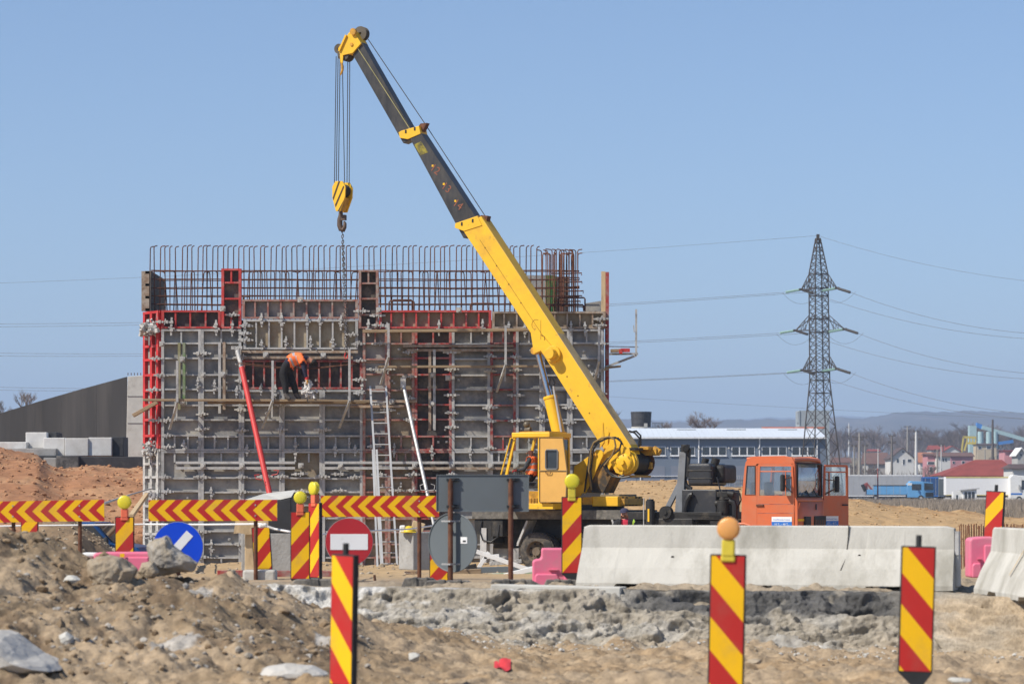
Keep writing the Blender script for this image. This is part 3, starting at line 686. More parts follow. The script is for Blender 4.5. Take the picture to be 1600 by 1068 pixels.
# ---------------------------------------------------------------- props and ladders against the wall
def prop(name, pts, rad, mats, label, cat, extra=None):
    t = thing(name, pts[0], label, cat)
    for k in range(len(pts) - 1):
        mb = MB(); mb.cyl(pts[k], pts[k + 1], rad[k] * .85, 12); mb.build('tube', mats[k], t)
    if extra: extra(t)
    return t
M_prop = mat('red_prop_paint', (.55, .05, .045), .5, var=.06, dirt=(.60, .40, .36), damt=.27, dscale=8)
def ex(t):
    for x, y, s in ((424, 742, 1), (409, 749, -1)):
        mb = MB(); p = at(x, y, 85.2); mb.tube([p, p + Vector((.17 * s, 0, .03)), p + Vector((.22 * s, 0, .14)), p + Vector((.07 * s, 0, .15))], .016, 6); mb.build('handle', M_prop, t)
    mb = MB(); mb.box(at(370, 543, 87.6), (.34, .1, .1)); mb.box(at(371, 549, 87.6), (.12, .2, .2)); mb.build('head_clamp', M_splat, t)
prop('push_pull_prop', [at(436, 868, 84.6), at(421.5, 772, 85.2), at(377.5, 574, 87.15), at(370, 545, 87.6)], [.095, .1, .075], [M_prop, M_prop, M_gal], 'slanting red steel prop bracing the formwork above the chevron boards', 'prop', ex)
def ex2(t):
    for s in (-1, 1):
        mb = MB(); p = at(668, 766, 85.6); mb.tube([p, p + Vector((.2 * s, 0, .02)), p + Vector((.22 * s, 0, .16)), p + Vector((.1 * s, 0, .2))], .015, 6); mb.build('handle', M_gal, t)
    mb = MB(); mb.box(at(630, 597, 87.6), (.16, .14, .3)); mb.build('head_clamp', M_splat, t)
M_alu = mat('aluminium_tube', (.50, .50, .49), .45, .35, var=.12, bump=.03)
prop('push_pull_prop', [at(690, 880, 84.8), at(671, 786, 85.5), at(630, 600, 87.6)], [.055, .065], [M_alu, M_alu], 'slanting bare metal prop leaning beside the aluminium ladder', 'prop', ex2)
def ladder(x0, x1, x2, x3, yt, yb, Yt, Yb, n, label, m):
    t = thing('ladder', at((x2 + x3) / 2, yb, Yb), label, 'ladder')
    A, B, C, D = at(x0, yt, Yt), at(x1, yt, Yt), at(x2, yb, Yb), at(x3, yb, Yb)
    for p, q in ((A, C), (B, D)):
        mb = MB(); mb.beam(p, q, .04, .06, up=(1, 0, 0)); mb.build('rail', m, t)
    for k in range(n):
        f = (k + .5) / n; mb = MB(); mb.cyl(A.lerp(C, f), B.lerp(D, f), .02, 8); mb.build('rung', m, t)
ladder(578.5, 603, 596, 621, 603, 889, 87.65, 85.6, 17, 'tall aluminium ladder leaning on the formwork with the no entry sign before its foot', M_alu)
ladder(582.5, 588.5, 590, 598, 702, 890, 86.6, 85.2, 1, 'narrow spare ladder length leaning against the tall aluminium ladder', M_alu)
mb = MB()
mb.tube([at(x, y, WY - .9) for x, y in ((372, 566), (420, 572), (470, 576), (540, 570), (565, 566), (600, 566))], .014, 5)
mb.tube([at(x, y, WY - .9) for x, y in ((372, 568), (430, 575), (490, 576), (545, 569))], .012, 5)
tag(mb.build('guard_rope', M_rust), 'slack dark rope strung as a guard line across the worker', 'rope')
# ---------------------------------------------------------------- truck crane
tang = R(-24)
TF = Frame((8.263, 79.10, 0), tang)
SF = Frame((2.234, 81.78, 1.75), R(155))
crane = thing('truck_crane', TF.o, 'yellow telescopic truck crane with orange cab lifting over the formwork', 'truck crane', rz=tang)
def T(mb, name, m, parent=crane, bevel=0, seg=2):          # coordinates already in the truck frame
    return mb.build(name, m, parent, local=True, bevel=bevel, seg=seg)
ss = bpy.data.objects.new('superstructure', None)
def S2T(p):
    w = SF.world(p) - TF.o
    return Vector((w.dot(TF.h), w.dot(TF.l), w.z))
class SB(MB):
    """builds in the superstructure frame; converted to the truck frame on build"""
    def fin(s, name, m, parent=crane, bevel=0, seg=2):
        s.v = [tuple(S2T(p)) for p in s.v]
        return MB.build(s, name, m, parent, local=True, bevel=bevel, seg=seg)
bpy.data.objects.remove(ss)
def ppoly(fr, pts, y): return [fr.px(a, b, y) for a, b in pts]
# chassis
zb = lambda py, y=-1.2, px=1000: TF.px(px, py, y).z
mb = MB()
mb.span((-9.6, -.5, .95), (.0, -.38, 1.45)); mb.span((-9.6, .38, .95), (.0, .5, 1.45)); mb.span((-9.4, -.38, 1.0), (-.2, .38, 1.3))
T(mb, 'chassis_rail', M_oil)
mb = MB(); d0, d1 = 1.46, 1.72
mb.span((-9.75, -1.25, d0), (-5.0, 1.25, d1)); T(mb, 'deck', mat('worn_deck_steel', (.10, .095, .085), .8, var=.35, dirt=(.22, .2, .17), damt=.42, dscale=6), bevel=.01)
mb = MB(); mb.span((-5.0, -1.2, d0), (-2.15, 1.2, d1 - .05)); T(mb, 'deck', M_oil, bevel=.01)
mb = MB(); mb.span((-9.7, -1.2, .75), (-9.1, -.4, 1.45)); mb.span((-9.2, -1.2, .95), (-8.8, -.2, 1.44)); mb.span((-9.5, -.3, .6), (-8.9, .8, 1.4)); T(mb, 'outrigger_box', M_oil, bevel=.02)
mb = MB(); mb.tube([(-9.45, -1.22, 1.4), (-9.5, -1.26, 1.1), (-9.4, -1.27, .85), (-9.15, -1.25, .8), (-8.95, -1.22, .95), (-8.9, -1.2, 1.3)], .02, 6); T(mb, 'hose', M_hose)
mb = MB(); mb.span((-9.5, -1.24, .2), (-9.3, -1.0, 1.2)); T(mb, 'outrigger_leg', M_gal)
# slanted mudguards
mb = MB(); mb.beam((-8.32, -1.2, .75), (-8.02, -1.2, 1.4), .1, .06); mb.add([(-8.36, -1.24, .7), (-8.36, -.6, .7), (-8.05, -.6, 1.42), (-8.05, -1.24, 1.42), (-8.3, -1.24, .7), (-8.3, -.6, .7), (-8.0, -.6, 1.42), (-8.0, -1.24, 1.42)], [(0, 1, 2, 3), (4, 5, 6, 7), (0, 3, 7, 4), (0, 4, 5, 1), (1, 5, 6, 2), (3, 2, 6, 7)]); T(mb, 'mudguard', M_gal)
for x in (-5.3, -5.05):
    mb = MB(); mb.beam((x - .1, -1.22, 1.46), (x + .1, -1.22, .8), .1, .05); T(mb, 'mudguard_stay', M_gal)
# wheels
rub = mat('dusty_tyre', (.045, .042, .04), .9, var=.25, dirt=(.15, .125, .095), damt=.46, dscale=5)
rimm = mat('dirty_rim', (.17, .13, .09), .75, var=.3, dirt=(.08, .06, .045), damt=.4, dscale=6)
def wheel(x, y, s, dual):
    w = MB(); r, t = .53, .3
    prof = [(0, .3), (0.0, .36), (.01, .45), (.05, .51), (.09, r), (t - .09, r), (t - .05, .51), (t - .01, .45), (t, .36), (t, .3)]
    w.lathe((x, y, .54), (0, s, 0), prof, 36)
    if dual: w.lathe((x, y + s * (t + .05), .54), (0, s, 0), prof, 36)
    for k in range(36):
        a = 2 * math.pi * k / 36; c, q = math.cos(a), math.sin(a)
        for yy_, aa_ in ((.08, 0), (.22, .08)):
            w.beam((x + .52 * math.cos(a + aa_), y + s * yy_, .54 + .52 * math.sin(a + aa_)), (x + .545 * math.cos(a + aa_), y + s * yy_, .54 + .545 * math.sin(a + aa_)), .05, .07)
    o = T(w, 'wheel', rub)
    w = MB(); w.lathe((x, y, .54), (0, s, 0), [(.0, .31), (.02, .29), (.14, .25), (.17, .19), (.17, .0)] if dual else [(.05, .31), (.02, .25), (0, .2), (0, 0)], 28)
    w.cyl((x, y + s * (.0 if dual else -.03), .54), (x, y + s * .2, .54), .12, 14, r2=.13)
    for k in range(10):
        a = 2 * math.pi * k / 10; p = Vector((x + .17 * math.cos(a), y + s * .17, .54 + .17 * math.sin(a))); w.cyl(p, p - Vector((0, s * .05, 0)), .018, 6)
    T(w, 'rim', rimm, o)
    if s > 0:
        for k in range(8):
            w = MB(); a = 2 * math.pi * (k + .5) / 8; p = Vector((x + .235 * math.cos(a), y + s * .115, .54 + .235 * math.sin(a))); w.cyl(p, p + Vector((0, s * .05, 0)), .028, 8); T(w, 'hand_hole', M_blk, o)
for x in (-7.74, -6.34):
    wheel(x, -1.25, 1, True); wheel(x, 1.25, -1, True)
for s in (-1, 1): wheel(-1.55, s * 1.2, -s, False)
mb = MB(); mb.cyl((-7.74, -1, .54), (-7.74, 1, .54), .13, 10); mb.cyl((-6.34, -1, .54), (-6.34, 1, .54), .13, 10); mb.cyl((-1.55, -1, .54), (-1.55, 1, .54), .1, 10); mb.ball((-7.74, 0, .54), .3, 10); mb.ball((-6.34, 0, .54), .3, 10)
T(mb, 'axle', M_oil)
# outrigger gear beside the man in the cap
mb = MB(); mb.span((-4.9, -1.1, .9), (-2.9, -.9, 1.45)); mb.span((-4.2, -1.22, 1.1), (-3.0, -1.02, 1.5)); T(mb, 'side_tank', M_oil, bevel=.03)
a = TF.px(1016, 782, -1.3); mb = MB(); mb.cyl((a.x, -1.3, .5), (a.x, -1.3, a.z), .13, 14); mb.cyl((a.x, -1.3, a.z), (a.x, -1.3, a.z + .05), .1, 12); o = T(mb, 'outrigger_jack', M_blk)
mb = MB(); mb.box((a.x, -1.435, a.z - .4), (.05, .01, .36)); T(mb, 'reflector', M_yel, o)
b_ = TF.px(1010, 778, -1.34); mb = MB(); mb.tube([(b_.x - .08, -1.34, 1.0), (b_.x - .08, -1.34, b_.z), (b_.x + .1, -1.34, b_.z + .02), (b_.x + .12, -1.34, 1.0)], .016, 6); T(mb, 'grab_rail', M_gal)
c_ = TF.px(1040, 800, -1.26); mb = MB(); mb.cyl((c_.x, -1.3, c_.z), (c_.x, -1.1, c_.z), .18, 16); mb.cyl((c_.x, -1.34, c_.z), (c_.x, -1.3, c_.z), .06, 10); T(mb, 'outrigger_pulley', M_oil)
# boom rest
M_rest = mat('grey_boom_rest', (.19, .2, .215), .5, var=.15, dirt=(.1, .1, .1), damt=.35)
q = lambda x, y, l=-.35: TF.px(x, y, l)
mb = MB(); mb.beam(q(1062.5, 800), q(1068.5, 706), .24, .2, up=(0, 1, 0), w2=.2); T(mb, 'boom_rest_post', M_rest, bevel=.012)
mb = MB(); mb.beam(q(1042, 796), q(1064, 752), .14, .12, up=(0, 1, 0)); T(mb, 'boom_rest_strut', M_rest, bevel=.01)
mb = MB(); mb.beam(q(1073, 745), q(1076, 700), .12, .12, up=(0, 1, 0)); mb.span(q(1064, 694, -.45), q(1078, 706, -.2)); mb.cyl(q(1071, 700, -.6), q(1071, 700, -.1), .1, 10); T(mb, 'boom_cradle', M_oil, bevel=.01)
# power unit
e0, e1 = q(1065, 803, -.95), q(1106, 764, -.95)
mb = MB(); mb.span((e0.x, -.95, e0.z), (e1.x + .25, .6, e1.z)); T(mb, 'engine_box', mat('black_engine_paint', (.035, .036, .04), .45, var=.2, dirt=(.1, .09, .075), damt=.35, dscale=2.5), bevel=.03)
mb = MB(); e2 = q(1130, 765, -.8); mb.span((e1.x + .25, -.8, e0.z), (e2.x, .6, e2.z)); T(mb, 'engine_box', M_oil, bevel=.03)
t0, t1 = q(1074, 762, -.95), q(1112, 723, -.95)
mb = MB(); mb.span((t0.x, -.95, t0.z + .06), (t1.x, .35, t1.z)); o = T(mb, 'hydraulic_tank', mat('black_tank', (.03, .031, .034), .3, var=.15, dirt=(.12, .11, .09), damt=.32, dscale=3, spec=.5), bevel=.09, seg=4)
for f in (.33, .67):
    z = t0.z + .06 + (t1.z - t0.z - .06) * f; mb = MB(); mb.span((t0.x - .012, -.962, z - .02), (t1.x + .012, .36, z + .02)); T(mb, 'tank_band', M_oil, o, bevel=.008)
mb = MB(); mb.span((t1.x - .06, -.6, t0.z + .14), (t1.x + .24, .5, t1.z - .04)); T(mb, 'tank_end', M_oil, o, bevel=.1, seg=3)
for x, r in ((1100, .1), (1116, .12)):
    p = q(x, 721, -.5); mb = MB(); mb.cyl(p - Vector((0, 0, .1)), p + Vector((.06, 0, .1)), r, 12); T(mb, 'filler_cap', M_oil, o)
mb = MB(); mb.tube([q(1073, 735), q(1069, 748), q(1072, 758), q(1080, 764)], .07, 8); T(mb, 'hose', M_hose)
mb = MB(); mb.tube([q(1082, 772, -1.05), q(1078, 773, -1.05), q(1073, 782, -1.07), q(1069, 800, -1.08), q(1064, 822, -1.1)], .075, 8); T(mb, 'exhaust_hose', M_hose)
mb = MB(); mb.cyl(q(1129, 806, -.9), q(1130, 782, -.9), .17, 14); mb.cyl(q(1130, 782, -.9), q(1131, 776, -.9), .13, 14); mb.box(q(1131, 772, -.9), (.34, .24, .14)); mb.cyl(q(1118, 786, -.9), q(1126, 786, -.9), .09, 10); T(mb, 'filter', M_oil, bevel=.01)
mb = MB(); mb.box(q(1139, 774, -.8), (.3, .4, .24)); mb.cyl(q(1136, 770, -1.05), q(1148, 772, -1.05), .08, 10); mb.box(q(1136, 800, -.6), (.5, .5, .5)); T(mb, 'compressor', M_oil, bevel=.03)
mb = MB(); mb.tube([q(1148, 808, -.95), q(1148, 790, -.95), q(1146, 784, -.95), q(1140, 782, -.95)], .08, 8); mb.tube([q(1150, 800, -.9), q(1158, 780, -.9), q(1156, 770, -.9), q(1147, 768, -.9)], .02, 6); mb.tube([q(1120, 745, -.9), q(1124, 760, -.95), q(1127, 772, -.95)], .02, 6); T(mb, 'hose', M_hose)
mb = MB(); mb.beam(q(1075, 806, -1.15), q(1145, 808, -1.15), .1, .1); mb.beam(q(1110, 816, -1.15), q(1140, 817, -1.15), .1, .1); T(mb, 'side_rail', M_oil)

# ---- orange truck cab (truck frame: x forward, nearer side is y = -1.2)
def cp(px, py, y=-1.2): return TF.px(px, py, y)
z = lambda py: cp(1200, py).z
XF, XB = 0.0, cp(1158, 780).x
ROOF, SILL, WIN0, WIN1 = z(713), z(820), z(774), z(728)
# body shell outline in side view (x, z): back bottom, back top, roof, windscreen top, belt, front bottom
XT = cp(1238, 730).x
side = [(XB, .75), (XB + .02, z(775)), (XB + .13, z(722)), (XB + .2, z(715.5)), (XB + .35, ROOF), (XT - .25, ROOF + .015), (XT, z(716)), (XT + .06, z(722)), (-.02, z(778)), (.05, z(783)), (.06, .75)]
def sidewall(y0, y1, name='cab_side'):
    """side wall with door and window openings, as a ring of strips"""
    mb = MB()
    def strip(poly): mb.prism([(a, y0, b) for a, b in poly], (0, y1 - y0, 0))
    dx0, dx1 = cp(1182.5, 780).x, cp(1241.5, 780).x
    strip([(XB, 1.05), (XB + .02, z(775)), (dx0, z(775)), (dx0, 1.05)])
    bw0, bw1 = XB + .15, cp(1180, 750).x
    strip([(XB + .02, z(775)), (XB + .1, z(730)), (bw0 + .02, z(730)), (bw0 - .04, z(772)), (bw0 - .04, z(775))])
    strip([(bw0 - .04, z(775)), (bw0 - .04, z(772)), (bw1, z(772)), (bw1, z(775))])
    strip([(bw1, z(775)), (bw1, z(727)), (dx0, z(727)), (dx0, z(775))])
    strip([(XB + .1, z(730)), (XB + .13, z(722)), (XB + .2, z(715.5)), (XB + .35, ROOF), (XT - .25, ROOF + .015), (XT, z(716)), (XT + .06, z(722)), (XT + .05, z(724)), (dx0, z(724)), (bw1, z(727)), (bw0 + .02, z(727)), (bw0 + .02, z(730))])
    strip([(dx1, 1.0), (dx1, z(775)), (-.02, z(775)), (.05, z(783)), (.06, 1.0)])
    strip([(dx1, z(775)), (dx1 - .0, z(724)), (XT + .03, z(724)), (XT + .07, z(726)), (-.03, z(775))])
    return dx0, dx1, bw0, bw1, mb
dx0, dx1, bw0, bw1, mb = sidewall(-1.2, -1.14)
cab = T(mb, 'truck_cab', M_orange, bevel=.012)
_, _, _, _, mb = sidewall(1.14, 1.2); T(mb, 'cab_side', M_orange, cab)
mb = MB(); mb.prism([(XB + .2, -1.15, z(715.5)), (XB + .35, -1.15, ROOF - .012), (XT - .25, -1.15, ROOF), (XT, -1.15, z(716)), (XT + .02, -1.15, z(722)), (XT - .3, -1.15, z(719)), (XB + .35, -1.15, z(719))], (0, 2.3, 0)); T(mb, 'cab_roof', mat('dusty_orange_roof', (.55, .16, .07), .65, var=.1, dirt=(.5, .36, .25), damt=.5), cab, bevel=.03, seg=3)
# rounded eaves: a soft roll along the roof edge
mb = MB()
for y in (-1.15, 1.15): mb.tube([(XB + .16, y, z(716.5)), (XB + .36, y, ROOF - .035), (XT - .25, y, ROOF - .02), (XT - .02, y, z(717))], .045, 10)
mb.tube([(XT, y, z(718.5) + .03 * (1 - (y / 1.15) ** 2)) for y in np.linspace(-1.15, 1.15, 12)], .055, 10)
T(mb, 'roof_edge', M_orange, cab)
mb = MB(); mb.prism([(XB, -1.14, 1.05), (XB + .06, -1.14, 1.05), (XB + .08, -1.14, z(775)), (XB + .02, -1.14, z(775))], (0, 2.28, 0)); mb.prism([(XB + .1, -1.14, z(729)), (XB + .16, -1.14, z(729)), (XB + .21, -1.14, z(718)), (XB + .15, -1.14, z(718))], (0, 2.28, 0))
for y_ in (-1.14, -.03, 1.08): mb.prism([(XB + .02, y_, z(775)), (XB + .06, y_, z(775)), (XB + .14, y_, z(729)), (XB + .1, y_, z(729))], (0, .06, 0))
T(mb, 'cab_back', M_orange, cab)
mb = MB(); mb.span((XB + .05, -1.1, 1.0), (-.05, 1.1, 1.08)); mb.span((-.75, -.3, 1.08), (-.2, .3, z(790))); mb.span((-.3, -1.1, z(786)), (-.06, 1.1, z(777))); T(mb, 'cab_floor', M_blk, cab)
# front: rounded lower panels, windscreen
mb = MB()
for y_ in (-1.19, 1.04): mb.prism([(-.1, y_, z(776)), (.0, y_, z(776)), (XT * .45 + .03, y_, z(750)), (XT + .07, y_, z(723)), (XT - .03, y_, z(723))], (0, .15, 0))
T(mb, 'windscreen_pillar', M_orange, cab, bevel=.03, seg=3)
def frontrow(zv, bulge=.12, x0=.0, n=14, rad=.16, half=1.2):
    pts = []
    for i in range(n + 1):
        y = half * (-1 + 2 * i / n); t = abs(y) / 1.2
        x = x0 + bulge * (1 - t ** 2) - (max(0, (abs(y) - (1.2 - rad)) / rad) ** 2.2) * rad * .55
        pts.append((x, y, zv))
    return pts
def skin(rows, name, m, parent, th=.03):
    mb = MB(); n = len(rows[0]); vs = [p for r_ in rows for p in r_]
    mb.add(vs, [(i * n + j, i * n + j + 1, (i + 1) * n + j + 1, (i + 1) * n + j) for i in range(len(rows) - 1) for j in range(n - 1)], 0, True)
    o = T(mb, name, m, parent); s = o.modifiers.new('thick', 'SOLIDIFY'); s.thickness = th; return o
fp = skin([frontrow(1.0, .1, .06), frontrow(1.4, .12, .06), frontrow(z(783.5), .14, .05)], 'front_panel', M_orange, cab)
skin([frontrow(z(782.8), .145, .045), frontrow(z(780), .14, .03), frontrow(z(776), .13, -.01)], 'front_ledge', M_orange, cab)
wsr = skin([frontrow(z(775), .12, -.03, half=1.07), frontrow(z(750), .13, XT * .45 - .0, half=1.07), frontrow(z(724), .13, XT + .05, half=1.07)], 'windscreen', glass('windscreen_glass', (.72, .78, .8), .38), cab, .012)
mb = MB()
for zr, xr in ((775.3, -.02), (724, XT + .06)): mb.tube([Vector(p) + Vector((.012, 0, 0)) for p in frontrow(z(zr), .125, xr, half=1.07)], .022, 8)
for s in (0, -1):
    mb.tube([Vector(frontrow(z(775), .12, -.02, half=1.07)[s]) + Vector((.02, 0, 0)), Vector(frontrow(z(750), .13, XT * .45 + .01, half=1.07)[s]) + Vector((.02, 0, 0)), Vector(frontrow(z(724), .13, XT + .06, half=1.07)[s]) + Vector((.02, 0, 0))], .026, 8)
T(mb, 'screen_seal', M_blk, wsr)
mb = MB(); mb.beam((.14, -.35, z(776)), (.0, -.55, z(757)), .02, .02); mb.beam((.15, .3, z(776)), (.02, .05, z(757)), .02, .02); T(mb, 'wiper', M_blk, cab)
mb = MB(); mb.span((.15, -.12, 1.3), (.21, .9, z(806))); T(mb, 'grille', M_blk, cab, bevel=.01)
mb = MB()
for k in range(5): mb.span((.205, -.1 + .2 * k, 1.3), (.215, .0 + .2 * k, z(812))); 
T(mb, 'grille_bar', M_rust, cab)
mb = MB(); mb.span((.08, -.85, z(822)), (.19, -.38, z(806.5))); o = T(mb, 'headlight_box', M_blk, cab, bevel=.02)
mb = MB(); mb.span((.17, -.68, z(796) - .1), (.19, -.66, z(796) + .1)); 
mb = MB(); mb.tube([Vector(p) + Vector((.016, 0, 0)) for p in frontrow(z(811.5), .12, .06)[:4]], .012, 6); 
yl = MB(); rws = [[Vector(p) + Vector((.012, -.004, 0)) for p in frontrow(z(y_), .12, .062, 28)[0:6]] for y_ in (813.5, 810)]
yl.add(rws[0] + rws[1], [(j, j + 1, 7 + j - 0 if False else 6 + j + 1, 6 + j) for j in range(5)], 0, True); T(yl, 'yellow_stripe', M_sy, cab)
mb = MB(); mb.span((.2, -.03, z(796)), (.215, .03, z(787))); T(mb, 'badge', M_blk, cab)
# near door
def door(parent_name, y0, y1, flip=None):
    mb = MB()
    def strip(poly): mb.prism([(a, y0, b) for a, b in poly], (0, y1 - y0, 0))
    g = .012; a, b = dx0 + g, dx1 - g; w0, w1 = cp(1187, 760).x, cp(1236.5, 760).x
    strip([(a, 1.0), (a, z(774)), (b, z(774)), (b, 1.0)])
    strip([(a, z(774)), (a + .015, z(728)), (w0 + .02, z(728)), (w0, z(774))]); strip([(w1, z(774)), (w1, z(728)), (b - .03, z(728)), (b, z(774))])
    strip([(a + .015, z(728)), (a + .05, z(724.5)), (b - .07, z(724.5)), (b - .03, z(728))])
    strip([(w0 + .02, z(735)), (w0 + .02, z(737)), (w1, z(737)), (w1, z(735))])
    xx = cp(1227, 750).x; strip([(xx, z(737)), (xx + .025, z(737)), (xx + .025, z(774)), (xx, z(774))])
    return mb, a, b, w0, w1
mb, a, b, w0, w1 = door('door', -1.225, -1.19)
dr = T(mb, 'door', M_orange, cab, bevel=.006)
mb = MB(); mb.span((w0, -1.205, z(774)), (w1, -1.199, z(728))); T(mb, 'window', M_glass, dr)
mb = MB(); mb.span((a + .03, -1.228, z(787.5)), (b - .03, -1.222, z(786.8))); mb.span((a + .02, -1.228, z(801.5)), (b - .02, -1.222, z(800.8))); T(mb, 'crease', M_redold, dr)
hx = cp(1182, 789, -1.24); mb = MB(); mb.beam((hx.x, -1.25, hx.z), (hx.x + .2, -1.25, hx.z), .04, .035); mb.box((hx.x + .01, -1.235, hx.z), (.04, .05, .05)); mb.box((hx.x + .19, -1.235, hx.z), (.04, .05, .05)); T(mb, 'handle', M_rust, dr, bevel=.006)
mb = MB(); mb.prism([(bw0 - .02, -1.19, z(772)), (bw1 - .01, -1.19, z(772)), (bw1 - .0, -1.19, z(728)), (bw0 + .02, -1.19, z(728))], (0, .02, 0)); T(mb, 'rear_quarter_window', glass('dusty_glass', (.6, .66, .68), .3, .12), cab)
mb = MB(); mb.tube([(bw0 - .03, -1.2, z(772.5)), (bw1, -1.2, z(772.5)), (bw1, -1.2, z(727.5)), (bw0 + .03, -1.2, z(727.5))], .016, 6, closed=True); T(mb, 'seal', M_blk, cab)
# wheel arch lip
ax = -1.55
mb = MB(); mb.tube([(ax + .62 * math.cos(t), -1.215, .62 + .74 * math.sin(t)) for t in np.linspace(.2, 2.95, 14)], .035, 8); T(mb, 'wheel_arch', M_orange, cab)
# stickers
def text_mesh(s, size, m, name='lettering', th=.0):
    cu = bpy.data.curves.new(name, 'FONT'); cu.body = s; cu.size = size; cu.align_x = 'CENTER'; cu.align_y = 'CENTER'; cu.extrude = th
    o = bpy.data.objects.new(name, cu); col.objects.link(o)
    me = bpy.data.meshes.new_from_object(o.evaluated_get(bpy.context.evaluated_depsgraph_get())); bpy.data.objects.remove(o)
    me.materials.clear(); me.materials.append(m); return me
M_sblue = mat('sticker_blue', (.03, .17, .55), .4, var=.02, bump=0)
def sticker(parent, org, ux, nrm, w, h):
    """white and blue sticker, in the truck frame; ux along its text, nrm out of the door"""
    ux = Vector(ux).normalized(); nrm = Vector(nrm).normalized(); uz = Vector((0, 0, 1)); org = Vector(org)
    def rect(z0, z1, m, nm, off, par):
        mb = MB(); mb.prism([org + ux * a_ + uz * b_ + nrm * off for a_, b_ in ((-w / 2, z0), (w / 2, z0), (w / 2, z1), (-w / 2, z1))], nrm * .002); return T(mb, nm, m, par)
    o = rect(-h / 2, h / 2, M_wht, 'sticker', .004, parent)
    rect(-h * .2, h * .16, M_sblue, 'blue_band', .008, parent)
    rm = Matrix((ux, uz, nrm)).transposed().to_euler()
    put('lettering', text_mesh('AutoMacarale Craiova', w * .092, M_sblue), parent, org + uz * h * .3 + nrm * .012, rm)
    put('lettering', text_mesh('10 T.. - 40 T..', w * .135, M_wht), parent, org - uz * h * .02 + nrm * .014, rm)
ps = cp(1221.5, 817, -1.23)
sticker(dr, (ps.x, -1.228, ps.z - .02), (1, 0, 0), (0, -1, 0), .58, .4)
# far door, swung wide open
mb, a, b, w0, w1 = door('door', -.02, .02)
ang = R(113)          # turned about the far front hinge
def turn(p):
    x, y, zz = p[0] - dx1, p[1], p[2]
    c, s_ = math.cos(ang), math.sin(ang)      # closed it points to -x
    return (dx1 + .04 + -(-x) * 0 + (-x) * (-math.cos(ang)) - y * math.sin(ang) * 0 + y * math.sin(ang), 1.22 + (-x) * math.sin(ang) + y * math.cos(ang), zz)
mb.v = [turn(p) for p in mb.v]
od = T(mb, 'door', M_orange, cab); tag(od, 'orange cab door standing wide open on the far side')
mb = MB(); mb.span((w0, -.004, z(774)), (w1, .004, z(728))); mb.v = [turn(p) for p in mb.v]; T(mb, 'window', M_glass, od)
mb = MB(); mb.beam((dx0 + .08, .05, z(789)), (dx0 + .3, .05, z(789)), .04, .035); mb.v = [turn(p) for p in mb.v]; T(mb, 'handle', M_blk, od)
o0 = Vector(turn((ps.x, 0, ps.z))); o1 = Vector(turn((ps.x - .2, 0, ps.z))); uxd = (o1 - o0).normalized()
nr = Vector((uxd.y, -uxd.x, 0))
if nr.x < 0: nr = -nr
uxd = Vector((0, 0, 1)).cross(nr)
sticker(od, Vector(turn((ps.x + .02, 0, ps.z - .02))) + nr * .024, uxd, nr, .58, .4)
# mirrors
def mirror(p, par, arm):
    mb = MB(); mb.box(p, (.1, .2, .46)); o = T(mb, 'mirror', M_blk, par, bevel=.04, seg=3)
    mb = MB(); mb.tube(arm, .014, 6); T(mb, 'mirror_arm', M_rust, o)
mp = cp(1223, 754, -1.42); mirror(mp, cab, [cp(1238, 744, -1.2), cp(1227, 748, -1.4), cp(1226, 756, -1.42), cp(1229, 762, -1.4), cp(1239, 770, -1.2)])
w_ = TF.px(1308, 756, 1.75); mirror(w_, cab, [(dx1 + .1, 1.25, z(748)), (w_.x, 1.75, w_.z + .1), (w_.x, 1.75, w_.z - .1), (dx1 + .1, 1.25, z(772))])
# seats and steering wheel
mb = MB(); mb.span((XB + .2, -.9, z(790)), (XB + .75, -.35, z(783))); mb.prism([(XB + .15, -.9, z(784)), (XB + .3, -.9, z(784)), (XB + .22, -.9, z(752)), (XB + .1, -.9, z(752))], (0, .55, 0)); T(mb, 'seat', mat('blue_seat_cover', (.07, .15, .25), .9), cab, bevel=.04)
mb = MB(); mb.span((XB + .2, .35, z(790)), (XB + .75, .9, z(783))); mb.prism([(XB + .15, .35, z(784)), (XB + .3, .35, z(784)), (XB + .22, .35, z(752)), (XB + .1, .35, z(752))], (0, .55, 0)); T(mb, 'seat', M_blk, cab, bevel=.04)
mb = MB(); cw = Vector((-.3, .6, z(768))); mb.tube([cw + Vector((.1 * math.sin(t) , .23 * math.cos(t), .2 * math.sin(t))) for t in np.linspace(0, 6.28, 19)[:-1]], .016, 6, closed=True); mb.beam(cw, cw + Vector((.15, 0, -.3)), .04, .04); mb.beam(cw + Vector((0, -.22, 0)), cw + Vector((0, .22, 0)), .03, .02); T(mb, 'steering_wheel', M_blk, cab)

# ---- superstructure
mb = SB(); mb.cyl((0, 0, -.05), (0, 0, .12), 1.0, 28); mb.fin('turntable', M_oil)
P = lambda pts, y: ppoly(SF, pts, y)
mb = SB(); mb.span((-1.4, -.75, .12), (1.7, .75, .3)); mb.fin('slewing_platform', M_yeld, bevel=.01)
base = SF.px(800, 786, 1.9)
mb = SB(); xa_, xb_ = SF.px(787, 790, 1.9).x, SF.px(862, 790, 1.9).x
mb.span((xb_ + -.05, .35, base.z - .16), (xa_, 1.92, base.z - .0)); cf = mb.fin('cab_floor', M_yel, bevel=.01)
